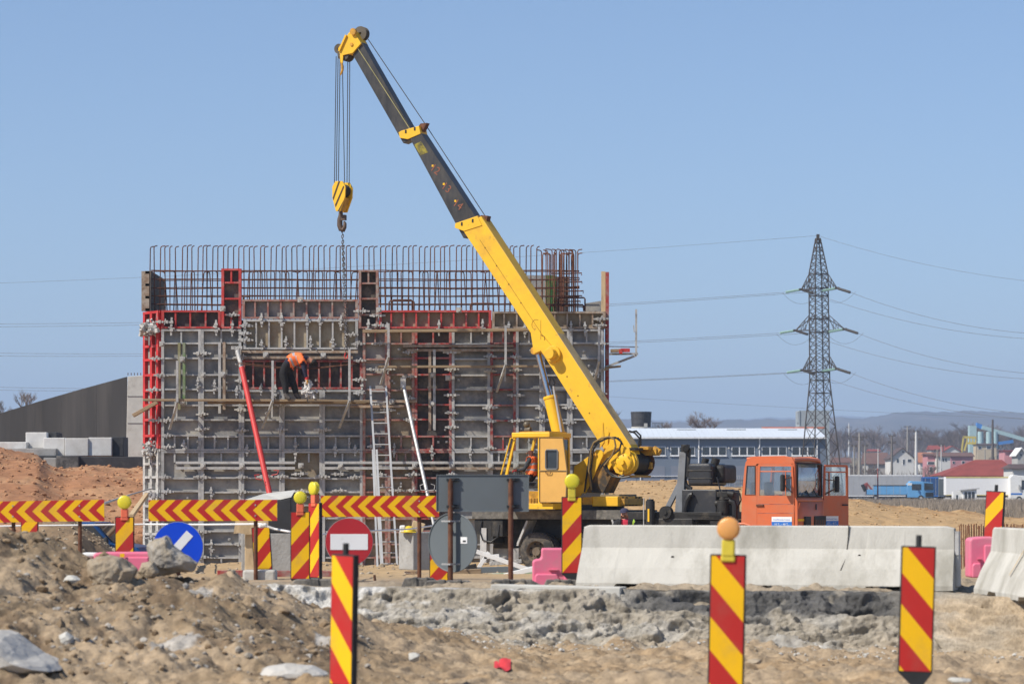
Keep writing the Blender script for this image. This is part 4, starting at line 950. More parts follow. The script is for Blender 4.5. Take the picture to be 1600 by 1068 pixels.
# counterweight
ca, cb = SF.px(926, 775, .92), SF.px(965.5, 790.5, .92)
mb = SB(); mb.prism([(ca.x, .92, cb.z), (cb.x, .92, cb.z), (cb.x, -.92, cb.z), (ca.x + .1, -.92, cb.z), (ca.x + .1, .8, cb.z)], (0, 0, ca.z - cb.z)); cw_ = mb.fin('counterweight', mat('counterweight_yellow', (.74, .42, .02), .55, var=.1, dirt=(.45, .26, .05), damt=.4, dscale=3, specks=(.2, .12, .05), spk=.32, sps=6), bevel=.02)
mb = SB()
for st in (((971.5, 774.5), (974.5, 774.5), (981, 790), (978, 790)), ((977.5, 774.5), (980.5, 774.5), (986.5, 790), (983.5, 790)), ((993, 774.5), (996, 774.5), (989.5, 790), (986.5, 790)), ((998.5, 774.5), (1001.5, 774.5), (995, 790), (992, 790))):
    pp = [SF.pxx(x_, y_, cb.x - .006) for x_, y_ in st]; pp = [Vector((p.x, p.y, min(max(p.z, cb.z + .01), ca.z - .01))) for p in pp]
    mb.prism(pp, (-.004, 0, 0))
mb.fin('chevron_mark', M_blk, cw_)
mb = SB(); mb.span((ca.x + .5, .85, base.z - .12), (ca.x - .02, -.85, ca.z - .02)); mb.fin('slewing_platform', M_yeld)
mb = SB(); mb.span((ca.x - .1, .6, ca.z + .0), (cb.x + .1, -.7, ca.z + .06)); mb.fin('top_plate', mat('tarnished_plate', (.2, .17, .11), .6, var=.3), cw_)
# crane cab
yl_, yr_ = 1.9, .45
m_fr = M_yel
def post(a, b, w=.07, nm='cab_post', par=None, m=m_fr):
    mb = SB(); mb.beam(a, b, w, w, up=(0, 1, 0)); return mb.fin(nm, m, par, bevel=.008)
fb, ft = SF.px(787, 758, yl_), SF.px(804, 682, yl_); rb, rt = SF.px(858, 785, yl_), SF.px(858, 682, yl_)
fbot = SF.px(787, 785, yl_)
mb = SB(); mb.span((ft.x + .08, yl_ + .03, ft.z - .02), (rt.x - .03, yr_ - .03, ft.z + .12)); ccab = mb.fin('crane_cab', M_yel, bevel=.02)
tag(ccab, 'yellow crane operator cab with slid back door')
mb = SB(); mb.span((ft.x - .1, yl_ - .1, ft.z + .122), (rt.x + .05, yr_ + .1, ft.z + .15)); mb.fin('roof_plate', M_yeld, ccab)
for y in (yl_ - .04, yr_ + .04):
    fbx, ftx = Vector((fb.x, y, fb.z)), Vector((ft.x, y, ft.z))
    post(ftx, fbx, .075, 'front_post', ccab); post(fbx, (fbx.x, y, base.z), .075, 'front_post', ccab)
    post((rt.x + .04, y, rt.z), (rt.x + .04, y, base.z), .09, 'rear_post', ccab)
gx = SF.px(780.5, 750, yl_ + .05); gt = SF.px(798, 684, yl_ + .05)
mb = SB(); mb.tube([gt + Vector((-.08, 0, .0)), gt, gx, gx + Vector((0, 0, -.5))], .02, 6); mb.fin('grab_rail', M_yel, ccab)
mid = SF.px(842, 730, yl_)
post((mid.x, yl_ - .04, rt.z), (mid.x, yl_ - .04, base.z), .07, 'door_post', ccab)
mb = SB(); mb.span((rt.x + .01, yl_ - .03, base.z), (rt.x + .04, yr_ + .03, SF.px(858, 752, yl_).z)); mb.fin('cab_back', M_yeld, ccab); mb = SB(); mb.span((rt.x + .01, yl_ - .03, rt.z - .06), (rt.x + .04, yr_ + .03, rt.z)); mb.fin('cab_back', M_yeld, ccab)
mb = SB(); mb.span((rt.x + .02, yl_ - .05, SF.px(858, 752, yl_).z), (rt.x + .03, yr_ + .05, rt.z - .06)); mb.fin('rear_window', M_gdark, ccab)
mb = SB(); mb.span((fb.x, yr_, base.z), (rt.x, yr_ + .03, base.z + .35)); mb.fin('inner_wall', M_yeld, ccab)
mb = SB(); mb.prism([(ft.x - .02, yl_ - .06, ft.z), (fb.x - .02, yl_ - .06, fb.z), (fb.x - .02, yr_ + .06, fb.z), (ft.x - .02, yr_ + .06, ft.z)], (-.01, 0, 0)); mb.fin('windscreen', glass('thin_glass', (.92, .95, .95), .06), ccab)
# slid back door outside the rear corner
yd = yl_ + .1
D0 = [(843, 683), (879.5, 683), (886, 735), (884, 784), (843, 784)]
Dw = [(854, 703.5), (870.5, 703.5), (870.5, 731.5), (854, 731.5)]
d = P(D0, yd); w = P(Dw, yd)
mb = SB()
def qd(a, b, c, e): mb.prism([a, b, c, e], (0, -.05, 0))
m1 = SF.px(843, 735, yd)
qd(d[0], d[1], w[1], w[0]); qd(d[1], d[2], w[2], w[1]); qd(d[2], m1, w[3], w[2]); qd(m1, d[0], w[0], w[3]); qd(m1 - Vector((0, 0, .02)), d[2] - Vector((0, 0, .02)), d[3], d[4])
cd = mb.fin('cab_door', M_yelp, ccab, bevel=.006)
mb = SB(); mb.prism(P([(854, 703.5), (870.5, 703.5), (870.5, 731.5), (854, 731.5)], yd - .02), (0, -.012, 0)); mb.fin('window', M_gdark, cd)
mb = SB(); mb.tube([p + Vector((0, .01, 0)) for p in P([(854.5, 702.5), (870, 702.5), (871.5, 704.5), (871.5, 730.5), (870, 732.5), (854.5, 732.5), (853, 730.5), (853, 704.5)], yd)], .024, 6, closed=True); mb.fin('window_seal', mat('grey_seal', (.15, .15, .15), .7), cd)
mb = SB(); mb.tube([p + Vector((0, .01, 0)) for p in P(D0, yd)], .014, 6, closed=True); mb.tube([p + Vector((0, .012, 0)) for p in P([(843, 735), (886, 735)], yd)], .016, 6); mb.fin('door_edge', mat('door_edge_trim', (.28, .2, .09), .7), cd)
mb = SB(); mb.tube([p + Vector((0, .04, 0)) for p in P([(853.5, 736), (854, 739.5), (861, 739.5), (862, 736)], yd)], .012, 6); mb.fin('handle', M_rust, cd)
# seat, levers
sx = SF.px(836, 740, 1.3)
mb = SB(); mb.span((sx.x - .2, 1.0, sx.z - .4), (sx.x + .3, 1.5, sx.z - .25)); mb.span((sx.x - .28, 1.0, sx.z - .3), (sx.x - .18, 1.5, sx.z + .35)); mb.fin('seat', M_blk, ccab, bevel=.03)
mb = SB()
for k in range(4): mb.beam((sx.x + .62, 1.05 + .12 * k, base.z), (sx.x + .55, 1.05 + .12 * k, sx.z + .06), .02, .02); mb.ball((sx.x + .55, 1.05 + .12 * k, sx.z + .08), .03, 8)
mb.fin('control_lever', M_blk, ccab)
# work lamps on the cab roof
for px_, py_, r_ in ((823, 663, .1), (825, 671, .09)):
    p = SF.px(px_, py_, 1.3); mb = SB()
    if py_ < 668: mb.ball(p, r_, 14)
    else: mb.lathe(p + Vector((.12, 0, 0)), (-1, 0, 0), [(0, .03), (.05, .07), (.2, .085), (.2, .06), (.12, .0)], 14)
    mb.fin('work_lamp', mat('dusty_lamp', (.13, .11, .08), .5, .3), ccab)
mb = SB(); p = SF.px(824, 678, 1.3); mb.beam(p - Vector((0, 0, .1)), p + Vector((0, 0, .12)), .04, .04); mb.fin('lamp_bracket', M_blk, ccab)

# A-frame plates
plate = [(893, 760), (897, 728), (926, 708), (932, 702), (938, 702), (942, 706), (942, 712), (915, 770), (898, 770)]
for y, nm in ((.5, 'boom_support'), (-.42, 'boom_support')):
    mb = SB(); mb.prism(P(plate, y), (0, -.06, 0)); o = mb.fin(nm, M_yel, bevel=.01)
    if y > 0:
        pc = SF.px(929, 709.5, y); mb = SB(); mb.cyl(pc, pc + Vector((0, .05, 0)), .075, 14); mb.cyl(pc, pc + Vector((0, .08, 0)), .03, 8); mb.fin('pivot_pin', M_yeld, o)
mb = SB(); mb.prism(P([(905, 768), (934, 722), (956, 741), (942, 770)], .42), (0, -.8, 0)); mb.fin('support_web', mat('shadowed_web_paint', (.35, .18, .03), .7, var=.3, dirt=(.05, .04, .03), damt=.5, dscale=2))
mb = SB(); mb.prism(P([(900, 770), (914, 750), (912, 770)], .62), (0, -.05, 0)); mb.prism(P([(897, 755), (915, 757), (907, 775), (899, 777)], .6), (0, -.04, 0)); mb.fin('gusset', M_yel)
mb = SB(); mb.span((-.4, .72, .1), (-.9, .2, .3)); mb.fin('slewing_platform', M_yeld)

# boom (plane y = 0 is its middle)
def slab(pts, y, nm, m, par, bev=.015, taper=0):
    mb = SB(); mb.prism(P(pts, y), (0, -2 * y, 0)); return mb.fin(nm, m, par, bevel=bev)
boom = slab([(718, 352), (752, 338), (986, 697), (990, 712), (968, 734), (938, 694), (845, 548), (834, 553), (829, 520)], .27, 'boom', M_yel, crane)
# greasy top cover plate of the outer section, 6 mm proud
tp0, tp1 = SF.px(753, 341, .27), SF.px(984, 694, .27)
nv = Vector(((tp1 - tp0).z, 0, -(tp1 - tp0).x)).normalized()
if nv.z < 0: nv = -nv
mb = SB(); mb.prism([tp0, tp1, (tp1.x, -.27, tp1.z), (tp0.x, -.27, tp0.z)], nv * .008)
mb.fin('boom_top', mat('grimy_boom_top', (.58, .42, .19), .7, var=.2, scale=2, dirt=(.07, .058, .045), damt=.36, dscale=1.6), boom)
midb = slab([(640, 216), (658, 208), (757, 360), (724, 372)], .215, 'boom_section', M_boomd, boom)
inb = slab([(551, 86), (565, 66), (650, 214), (630, 224)], .175, 'boom_section', M_boomd, boom)
slab([(622.6, 207), (626.5, 204.5), (654.5, 196.5), (657, 209), (637, 217.5), (624.6, 215.5)], .235, 'boom_collar', M_yel, boom, .008)
slab([(711, 349), (746, 337), (753, 352), (725, 361), (710.5, 356)], .29, 'boom_collar', M_yel, boom, .008)
slab([(652, 199), (657, 193), (667, 192), (660, 206)], .1, 'rope_guide', M_rust, boom, .005)
slab([(747, 339), (752, 336), (762, 337), (760, 346)], .12, 'rope_guide', M_rust, boom, .005)
# worn paint patch and the marks chalked on the middle section
mb = SB(); mb.prism([p + Vector((0, .003, 0)) for p in P([(647, 226), (658, 221), (669, 238), (657, 243)], .215)], (0, .002, 0)); mb.fin('paint_patch', mat('mustard_patch', (.30, .25, .03), .7, var=.35, scale=6, dirt=(.05, .05, .04), damt=.45, dscale=8), midb)
M_chalk = mat('red_brown_paint', (.27, .10, .06), .8, var=.1, bump=0)
bdir = (SF.px(740, 345, .215) - SF.px(650, 205, .215)).normalized()
for s_, x_, y_ in (('12', 680, 265), ('13', 697.5, 293.5), ('14', 715.5, 320)):
    p = SF.px(x_, y_, .215); ux = (bdir * .35 + Vector((-.9, 0, -.15))).normalized(); ux = Vector((ux.x, 0, ux.z)).normalized()
    ux = Vector((-math.cos(R(38)), 0, -math.sin(R(38)))); uz_ = Vector((-math.sin(R(38)) * -1 * -1, 0, math.cos(R(38))))
    uz_ = Vector((0, 1, 0)).cross(ux)
    if uz_.z < 0: uz_ = -uz_
    wu, wz, wn_ = [S2T(p + v) - S2T(p) for v in (ux, uz_, Vector((0, 1, 0)))]
    if wu.cross(wz).dot(wn_) < 0: wu = -wu
    e = Matrix((wu, wz, wn_)).transposed().to_euler()
    put('painted_number', text_mesh(s_, .32, M_chalk), midb, S2T(p + Vector((0, .006, 0))), e)
    pd = SF.px(x_ - 4, y_ - 6, .215); mb = SB(); mb.box(pd + Vector((0, .004, 0)), (.06, .004, .06)); mb.fin('yellow_dot', M_sy, midb)
# panel lines and bolts on the outer section
mb = SB()
def line(pts, y, r=.008): mb.tube([p + Vector((0, .002, 0)) for p in P(pts, y)], r, 5)
line([(750, 375), (846, 521)], .27, .006); line([(845, 500), (845, 530)], .27, .005); line([(846, 521), (872, 552)], .27, .005)
line([(838 + 7 * math.cos(t), 507 + 8 * math.sin(t)) for t in np.linspace(1.8, 5.2, 10)], .27, .006); line([(845, 523), (851, 526), (851, 531)], .27, .012)
for x_, y_ in ((758, 387), (776, 415), (795, 444), (814, 473), (886, 588), (903, 618), (921, 645)):
    p = SF.px(x_, y_, .27); mb.cyl(p, p + Vector((0, .006, 0)), .022, 8)
mb.fin('seam', mat('seam_dark', (.16, .08, .015), .8), boom)
for pts in (((631, 206), (637, 205)), ((645, 202), (651, 200.5)), ((720, 350), (723, 349.5)), ((737, 345), (740, 344.5))):
    p = SF.px(sum(a_[0] for a_ in pts) / 2, sum(a_[1] for a_ in pts) / 2, .236 if pts[0][0] < 700 else .291); mb = SB(); mb.box(p, (.05, .02, .1)); mb.fin('bolt', M_blk, boom)
pc = SF.px(865, 553, .27); mb = SB(); mb.cyl(pc, pc + Vector((0, .09, 0)), .24, 22); mb.cyl(pc + Vector((0, .09, 0)), pc + Vector((0, .34, 0)), .155, 20); mb.fin('pivot_boss', M_yel, boom, bevel=.012)
# boom head
hy = .24
hd = slab([(545, 51), (552.4, 48), (564, 68), (551, 83), (532, 87.5), (528, 76)], hy, 'boom_head', M_yel, boom, .01)
for x_, y_, r_, y0, y1 in ((561.3, 52, .215, -.05, -.13), (561.3, 52, .215, -.18, -.26), (541, 86, .19, .2, .12), (541, 86, .19, .05, -.03), (531.5, 77, .15, .1, .02), (541, 86, .19, -.1, -.18)):
    p = SF.px(x_, y_, 0); mb = SB(); mb.lathe((p.x, y0, p.z), (0, -1, 0), [(0, .04), (0, r_), (.02, r_), (.035, r_ - .05), (.05, r_ - .05), (.065, r_), (.08, r_), (.08, .04)], 24); mb.fin('sheave', mat('sheave_iron', (.10, .085, .065), .6, .2, var=.3), hd)
mb = SB(); mb.cyl(SF.px(553, 50, hy), SF.px(553, 50, hy) + Vector((0, .08, 0)), .1, 14); mb.cyl(SF.px(549.5, 69.5, hy), SF.px(549.5, 69.5, hy) + Vector((0, .03, 0)), .05, 12); mb.fin('pivot_pin', M_yeld, hd)
mb = SB(); mb.beam(SF.px(541, 55, hy + .02), SF.px(530, 80, hy + .02), .05, .07, up=(0, 1, 0)); mb.prism(P([(531, 86), (536, 87), (535, 99), (532, 99)], hy + .02), (0, -.04, 0)); mb.fin('head_bracket', M_yel, hd)
mb = SB(); mb.tube(P([(533.5, 98), (535, 104), (535, 110), (533.5, 114), (532, 118)], hy), [.03, .045, .04, .03, .012], 8); mb.fin('auxiliary_hook', M_yeld, hd)
# luffing cylinder
mb = SB(); mb.cyl(SF.px(840, 549, 0), SF.px(861, 630, 0), .095, 24); lc = mb.fin('luffing_rod', M_chr)
mb = SB(); mb.cyl(SF.px(859.5, 620, 0), SF.px(882, 715, 0), .19, 24); mb.cyl(SF.px(859.2, 618.5, 0), SF.px(860.2, 623, 0), .205, 24); mb.fin('luffing_cylinder', M_yel, bevel=.01)
mb = SB(); p = SF.px(838.5, 548, 0); mb.cyl(p + Vector((0, .2, 0)), p + Vector((0, -.2, 0)), .11, 16); mb.fin('rod_eye', M_yeld, lc)
mb = SB(); mb.tube(P([(865, 603), (866, 612), (868, 622)], .16), .035, 8); mb.tube(P([(868, 622), (873, 650), (880, 690)], .22), .035, 8); mb.fin('cylinder_valve', M_alu, lc)
mb = SB(); mb.tube(P([(860, 590), (858, 600), (864, 606), (867, 598), (862, 588)], .15), .03, 6); mb.fin('hose', M_hose, lc)
# winch behind the boom foot
wc = SF.px(973, 722, .55)
mb = SB(); mb.lathe(wc, (0, -1, 0), [(-.1, 0), (-.1, .07), (-.0, .08), (0, .2), (.04, .26), (.1, .28), (.1, .33), (.2, .34), (.2, .36), (.3, .37), (.3, .2)], 28); wn_ = mb.fin('winch', M_yel)
mb = SB(); mb.lathe(wc, (0, -1, 0), [(.3, .1), (.3, .30)] + sum([[(.3 + .03 * k + .008, .315), (.3 + .03 * k + .022, .315), (.3 + .03 * k + .03, .295)] for k in range(36)], []), 24); mb.fin('rope_drum', mat('greasy_wire_rope', (.03, .028, .026), .5, .3, var=.3), wn_)
mb = SB(); mb.lathe(wc, (0, -1, 0), [(1.38, .2), (1.38, .4), (1.44, .4), (1.44, .3), (1.6, .25), (1.6, 0)], 24); mb.fin('drum_flange', M_rust, wn_)
mb = SB()
for k in range(8): t = k * math.pi / 4; q_ = wc + Vector((.23 * math.cos(t), .0, .23 * math.sin(t))); mb.cyl(q_, q_ + Vector((0, .03, 0)), .02, 6)
mb.fin('bolt', M_yeld, wn_)
pm_ = SF.px(1016, 706, -.7); mb = SB(); mb.box(pm_, (.5, .3, .2)); mb.cyl(pm_ + Vector((-.3, 0, -.02)), pm_ + Vector((-.1, .0, .1)), .1, 10); mb.box(SF.px(1015, 727, -.8), (.18, .2, .2)); mb.box(SF.px(1010, 700, -.5), (.3, .4, .1)); mb.fin('winch_motor', M_yeld, wn_, bevel=.015)
bk = [(962, 705), (972, 697), (983, 699), (985, 708), (972, 741), (975, 743), (962, 738), (954, 722)]
for y in (.5, -.3):
    mb = SB(); mb.prism(P(bk, y), (0, -.05, 0)); mb.fin('winch_bracket', M_yel, wn_, bevel=.008)
mb = SB(); mb.span(wc + Vector((.25, -.2, -.42)), wc + Vector((-.25, -1.5, -.36))); mb.fin('winch_tray', M_yeld, wn_)
mb = SB(); mb.span(SF.px(976, 699, .3), SF.px(992, 703, .3) + Vector((0, -1, 0))); mb.fin('winch_cover', M_oil, wn_)
# foot gussets of the boom
mb = SB(); mb.prism(P([(937, 700), (942, 660), (944, 690)], .29), (0, -.02, 0)); mb.prism(P([(942, 700), (951, 673), (949, 700)], .31), (0, -.02, 0)); mb.prism(P([(936, 718), (953, 690), (968, 684), (975, 700), (958, 722), (946, 742)], .33), (0, -.66, 0)); mb.fin('boom_foot', M_yel, boom)
# hoses
for pts, y in (([(924, 765), (920, 735), (924, 700), (928, 691), (940, 684), (952, 682), (960, 686), (962, 697), (956, 712), (948, 722), (944, 727)], .62), ([(926, 768), (923, 735), (927, 702), (935, 690), (950, 684), (966, 684), (973, 694)], .58), ([(913, 768), (918, 735), (922, 705), (926, 695), (941, 688), (949, 684), (962, 683), (971, 690), (968, 702), (950, 716), (938, 730)], .6), ([(944, 727), (947, 735), (957, 744), (972, 746), (984, 744)], .6), ([(945, 722), (952, 738), (966, 745), (975, 742)], .56), ([(978, 679), (984, 673), (992, 676), (999, 684), (998, 696)], -.3), ([(985, 675), (994, 673), (1001, 680), (1001, 695), (998, 698)], -.45)):
    mb = SB(); mb.tube(P(pts, y), .028, 7); mb.fin('hose', M_hose if y < .61 else mat('tan_hose', (.22, .15, .06), .6))
# ropes
ropes = []
def rope(a, b, r=.013):
    mb = SB(); mb.tube([a, b], r, 5); mb.fin('hoist_rope', mat('steel_rope', (.07, .065, .06), .6, .4, bump=0))
for x0, x1, y in ((525.3, 522.6, .25), (528.3, 525.5, .25), (531.5, 528.8, .2), (534.8, 538.5, .1), (543.5, 542.2, -.1), (546.6, 545.6, -.2)):
    rope(SF.px(x0, 88, y), SF.px(x1, 286, y))
mb = SB(); mb.tube([SF.px(570, 54, -.1), SF.px(663, 192, -.1), SF.px(757, 336, -.1), SF.px(985, 694, -.1), SF.px(990, 706, -.1)], .014, 5); mb.fin('hoist_rope', mat('steel_rope', (.07, .065, .06), .6, .4, bump=0))
mb = SB(); mb.tube([p + Vector((0, .02, 0)) for p in P([(557, 72), (600, 138), (641, 202)], .175)], .012, 5); mb.fin('boom_cable', mat('yellowish_cable', (.4, .36, .16), .7, bump=0), boom)
# hook block
oc = [(524, 283), (535, 283), (539.7, 291.6), (539, 307), (531, 330), (524.7, 330), (519, 309), (519, 291.6)]
mb = SB(); mb.prism(P(oc, .3), (0, -.05, 0)); hb = mb.fin('hook_block', M_yel, bevel=.008)
oc2 = P(oc, .3); mb = SB(); mb.prism([(p.x, -.14, p.z) for p in oc2], (0, -.05, 0)); mb.fin('cheek_plate', M_yel, hb, bevel=.008)
mb = SB(); mb.prism([(p.x * .9 + .1 * oc2[0].x, .25, p.z) for p in P([(524, 308), (537, 308), (530, 329), (526, 329)], .3)], (0, -.39, 0)); mb.fin('block_body', M_yeld, hb)
for y in (.2, .1, -.0):
    p = SF.px(529.5, 297, .3); mb = SB(); mb.lathe((p.x, y, p.z), (0, -1, 0), [(0, .03), (0, .2), (.02, .2), (.03, .17), (.05, .17), (.06, .2), (.08, .2), (.08, .03)], 20); mb.fin('sheave', M_oil, hb)
mb = SB()
for a_, b_, c_, e_ in (((529, 283), (531.5, 283), (521, 313), (519.8, 309)), ((536.5, 290), (538, 292), (524.5, 324), (523.4, 320)), ((539, 309), (538, 311), (530, 330), (527.5, 330))):
    mb.prism([p + Vector((0, .003, 0)) for p in P([a_, b_, c_, e_], .3)], (0, .002, 0))
mb.fin('warning_stripe', mat('stripe_brown', (.06, .04, .025), .7), hb)
hk = P([(532.5, 330), (532.5, 336), (531, 343), (531, 352), (533, 358), (536.5, 359), (538.5, 355), (539, 349), (537.5, 346)], .08)
mb = SB(); mb.tube(hk, [.06, .07, .08, .085, .085, .075, .06, .05, .03], 10); mb.box(SF.px(536.5, 340, .08), (.16, .12, .16)); mb.fin('hook', mat('brown_iron', (.12, .085, .065), .6, .3, var=.3), hb)
# lifting chain
ch = thing('lifting_chain', SF.world(SF.px(535, 470, .05)), 'two leg lifting chain hanging from the crane hook in front of the rebar', 'chain')
lk = MB(); lk.tube([(.028 * math.cos(t), 0, .05 * math.sin(t)) for t in np.linspace(0, 6.283, 9)[:-1]], .011, 5, closed=True); lkm = lk.mesh('chain_link', mat('chain_steel', (.10, .085, .075), .6, .3, var=.3, bump=0))
A = SF.world(SF.px(534.8, 358, .08))
B1 = SF.world(SF.px(533.5, 545, .08)) ; B2 = SF.world(SF.px(539, 545, -.1)); B1.y = B2.y = 87.2
for B in (B1, B2):
    n = 44; dv = (B - A); ey = math.atan2(dv.x, dv.z)
    for k in range(n):
        p = A + dv * ((k + .5) / n); put('chain_link', lkm, ch, p - ch.location, (math.atan2(-dv.y, -dv.z) * 1., 0, R(90) * (k % 2)), (1, 1, dv.length / n / .078))
for B in (B1, B2):
    mb = MB(); mb.tube([B, B - Vector((.03, 0, .12)), B - Vector((0, 0, .2)), B - Vector((-.06, 0, .16)), B - Vector((-.06, 0, .1))], .02, 6); mb.build('chain_hook', M_red, ch)
# ---------------------------------------------------------------- signs and barriers along the closed road
def frame2(o, rz): return Matrix.Translation(Vector(o)) @ Matrix.Rotation(rz, 4, 'Z')
def stripes(mb, w, h, z0, y, n, rising, mr=0, my=1, wear=0):
    """diagonal red and yellow bands over a w x h board whose face is at y (towards -y); red fills the top band"""
    s = w * 1.15 * (1 if rising else -1)              # rise of the band edges across the width
    p = h / n
    def clip(poly, zlo, zhi):
        for lim, sg in ((zlo, 1), (zhi, -1)):
            out = []
            for i in range(len(poly)):
                a, b = poly[i], poly[(i + 1) % len(poly)]
                ia, ib = (a[1] - lim) * sg >= 0, (b[1] - lim) * sg >= 0
                if ia: out.append(a)
                if ia != ib:
                    t = (lim - a[1]) / (b[1] - a[1]); out.append((a[0] + (b[0] - a[0]) * t, lim))
            poly = out
            if not poly: return []
        return poly
    k0 = -int(abs(s) / p) - 2
    for k in range(k0, n + int(abs(s) / p) + 3):
        zl = z0 + h - (k + 1) * p + abs(s) / 2; zh = zl + p
        poly = clip([(-w / 2, zl - s / 2), (w / 2, zl + s / 2), (w / 2, zh + s / 2), (-w / 2, zh - s / 2)], z0, z0 + h)
        if len(poly) > 2: mb.add([(q[0], y, q[1]) for q in poly], [tuple(range(len(poly)))], (mr, my)[k % 2])
def delineator(px, pt, pb, Y, rz=0, rising=True, lamp=None, stub_=False, label='', group='striped marker panels along the closed road', n=4, foot=True, tip=True, lean=0., W=.25, H=1.0, phase=0):
    """pt/pb: photo rows of the board's top and bottom"""
    h = (pb - pt) / ppm(Y) if H is None else H
    o = at(px, pt, Y) - Vector((0, 0, h + .12)); 
    t = thing('marker_panel', o, label, 'marker panel', group, rz); t.rotation_euler = (0, lean, rz)
    w = W; mb = MB()
    z0 = .12
    pr = [(-w / 2 - .012, z0 - .012), (-w / 2 - .012, z0 + h + .012), (w / 2 + .012, z0 + h + .012), (w / 2 + .012, z0 - .012)]
    if tip: pr += [(.06, -.0), (-.02, -.0)]
    mb.prism([(a, 0, b) for a, b in pr], (0, .05, 0)); mb.build('panel_frame', M_blk, t, local=True, bevel=.006)
    mb = MB(); stripes(mb, w, h, z0, -.004, n, rising, *((0, 1) if phase == 0 else (1, 0)))
    o2 = mb.build('striped_face', [M_sr, M_sy], t, local=True)
    if foot:
        g = o.z - tz(o.x, o.y)
        mb = MB(); mb.beam((0, .03, .02), (0, .03, -max(g, .05) - .1), .05, .05); mb.build('post', M_blk, t, local=True)
    if stub_:
        mb = MB(); mb.cyl((0, .03, z0 + h), (0, .03, z0 + h + .1), .024, 10); mb.build('post_stub', M_blk, t, local=True)
    if lamp:
        c, s, body = lamp; zb_ = z0 + h
        mb = MB(); mb.box((0, .02, zb_ + .06), (.1, .09, .13)); mb.box((.0, .03, zb_ - .02), (.11, .1, .05)); lb = mb.build('lamp_base', body, t, local=True, bevel=.012)
        mb = MB(); mb.lathe((0, -.035, zb_ + .125 + s), (0, 1, 0), [(-.014, 0), (-.012, s * .4), (-.006, s * .8), (-.001, s * .94), (.006, s), (.055, s), (.065, s * .9), (.075, s * .5), (.08, 0)], 26); mb.build('lamp_lens', c, lb, local=True)
        mb = MB(); mb.lathe((0, -.03, zb_ + .125 + s), (0, 1, 0), [(0, s * 1.0), (.0, s * 1.05), (.06, s * 1.05), (.06, s * 1.0)], 26); mb.build('lens_rim', c, lb, local=True)
    return t
L_y = lens('yellow_lamp_lens', (.92, .80, .05), .25); L_o = lens('amber_lamp_lens', (.90, .45, .14), .2)
B_o = mat('orange_lamp_base', (.75, .16, .08), .5, var=.05); B_y = mat('yellow_lamp_base', (.62, .5, .05), .5, var=.1)
delineator(194.5, 808, 862, 41, 0, True, (L_y, .095, B_o), label='striped marker panel with yellow lamp by the pink barrier behind the dirt heap', H=.72, n=3)
delineator(469, 800, 905, 40, 0, True, (L_y, .085, B_o), label='wide striped marker panel with yellow lamp between two chevron boards', H=.93, n=4)
delineator(490.5, 786, 905, 40.6, R(-50), True, (L_y, .09, B_o), label='striped marker panel with yellow lamp turned nearly edge on beside its wider twin', H=1.05, n=4)
delineator(412, 824, 890, 42, 0, True, None, label='lampless striped marker panel leaning before the dark block', H=.64, n=3, lean=-.06)
delineator(893.5, 777, 895, 37.9, 0, True, (L_y, .095, B_y), label='striped marker panel with yellow lamp standing before the crane cab', H=1.0, n=4)
delineator(685.5, 852, 910, 41.5, 0, True, None, label='striped marker panel mostly hidden behind the round sign back', H=.9, n=4)
delineator(46, 800, 832, 45, 0, True, None, label='low striped marker panel peeping over the dirt heap crest under a chevron board', H=.9, n=4, lean=0)
delineator(1548, 768, 870, 39.5, R(-32), True, None, True, label='striped marker panel with bare stub between the two concrete barriers', H=1.0, n=4, lean=.06)
delineator(532, 868, 1080, 22.2, R(-46), False, None, True, label='tall striped marker panel turned away in front of the no entry sign', H=1.0, n=4, lean=.025)
delineator(1133, 868, 1080, 21.6, R(-8), False, (L_o, .083, B_y), label='striped marker panel with round amber lamp in front of the long barrier', H=1.0, n=4, lean=.02)
delineator(1429, 855, 1050, 22.6, R(-6), False, None, True, label='striped marker panel with bare stub near the end of the long barrier', H=.98, n=4, lean=.03)

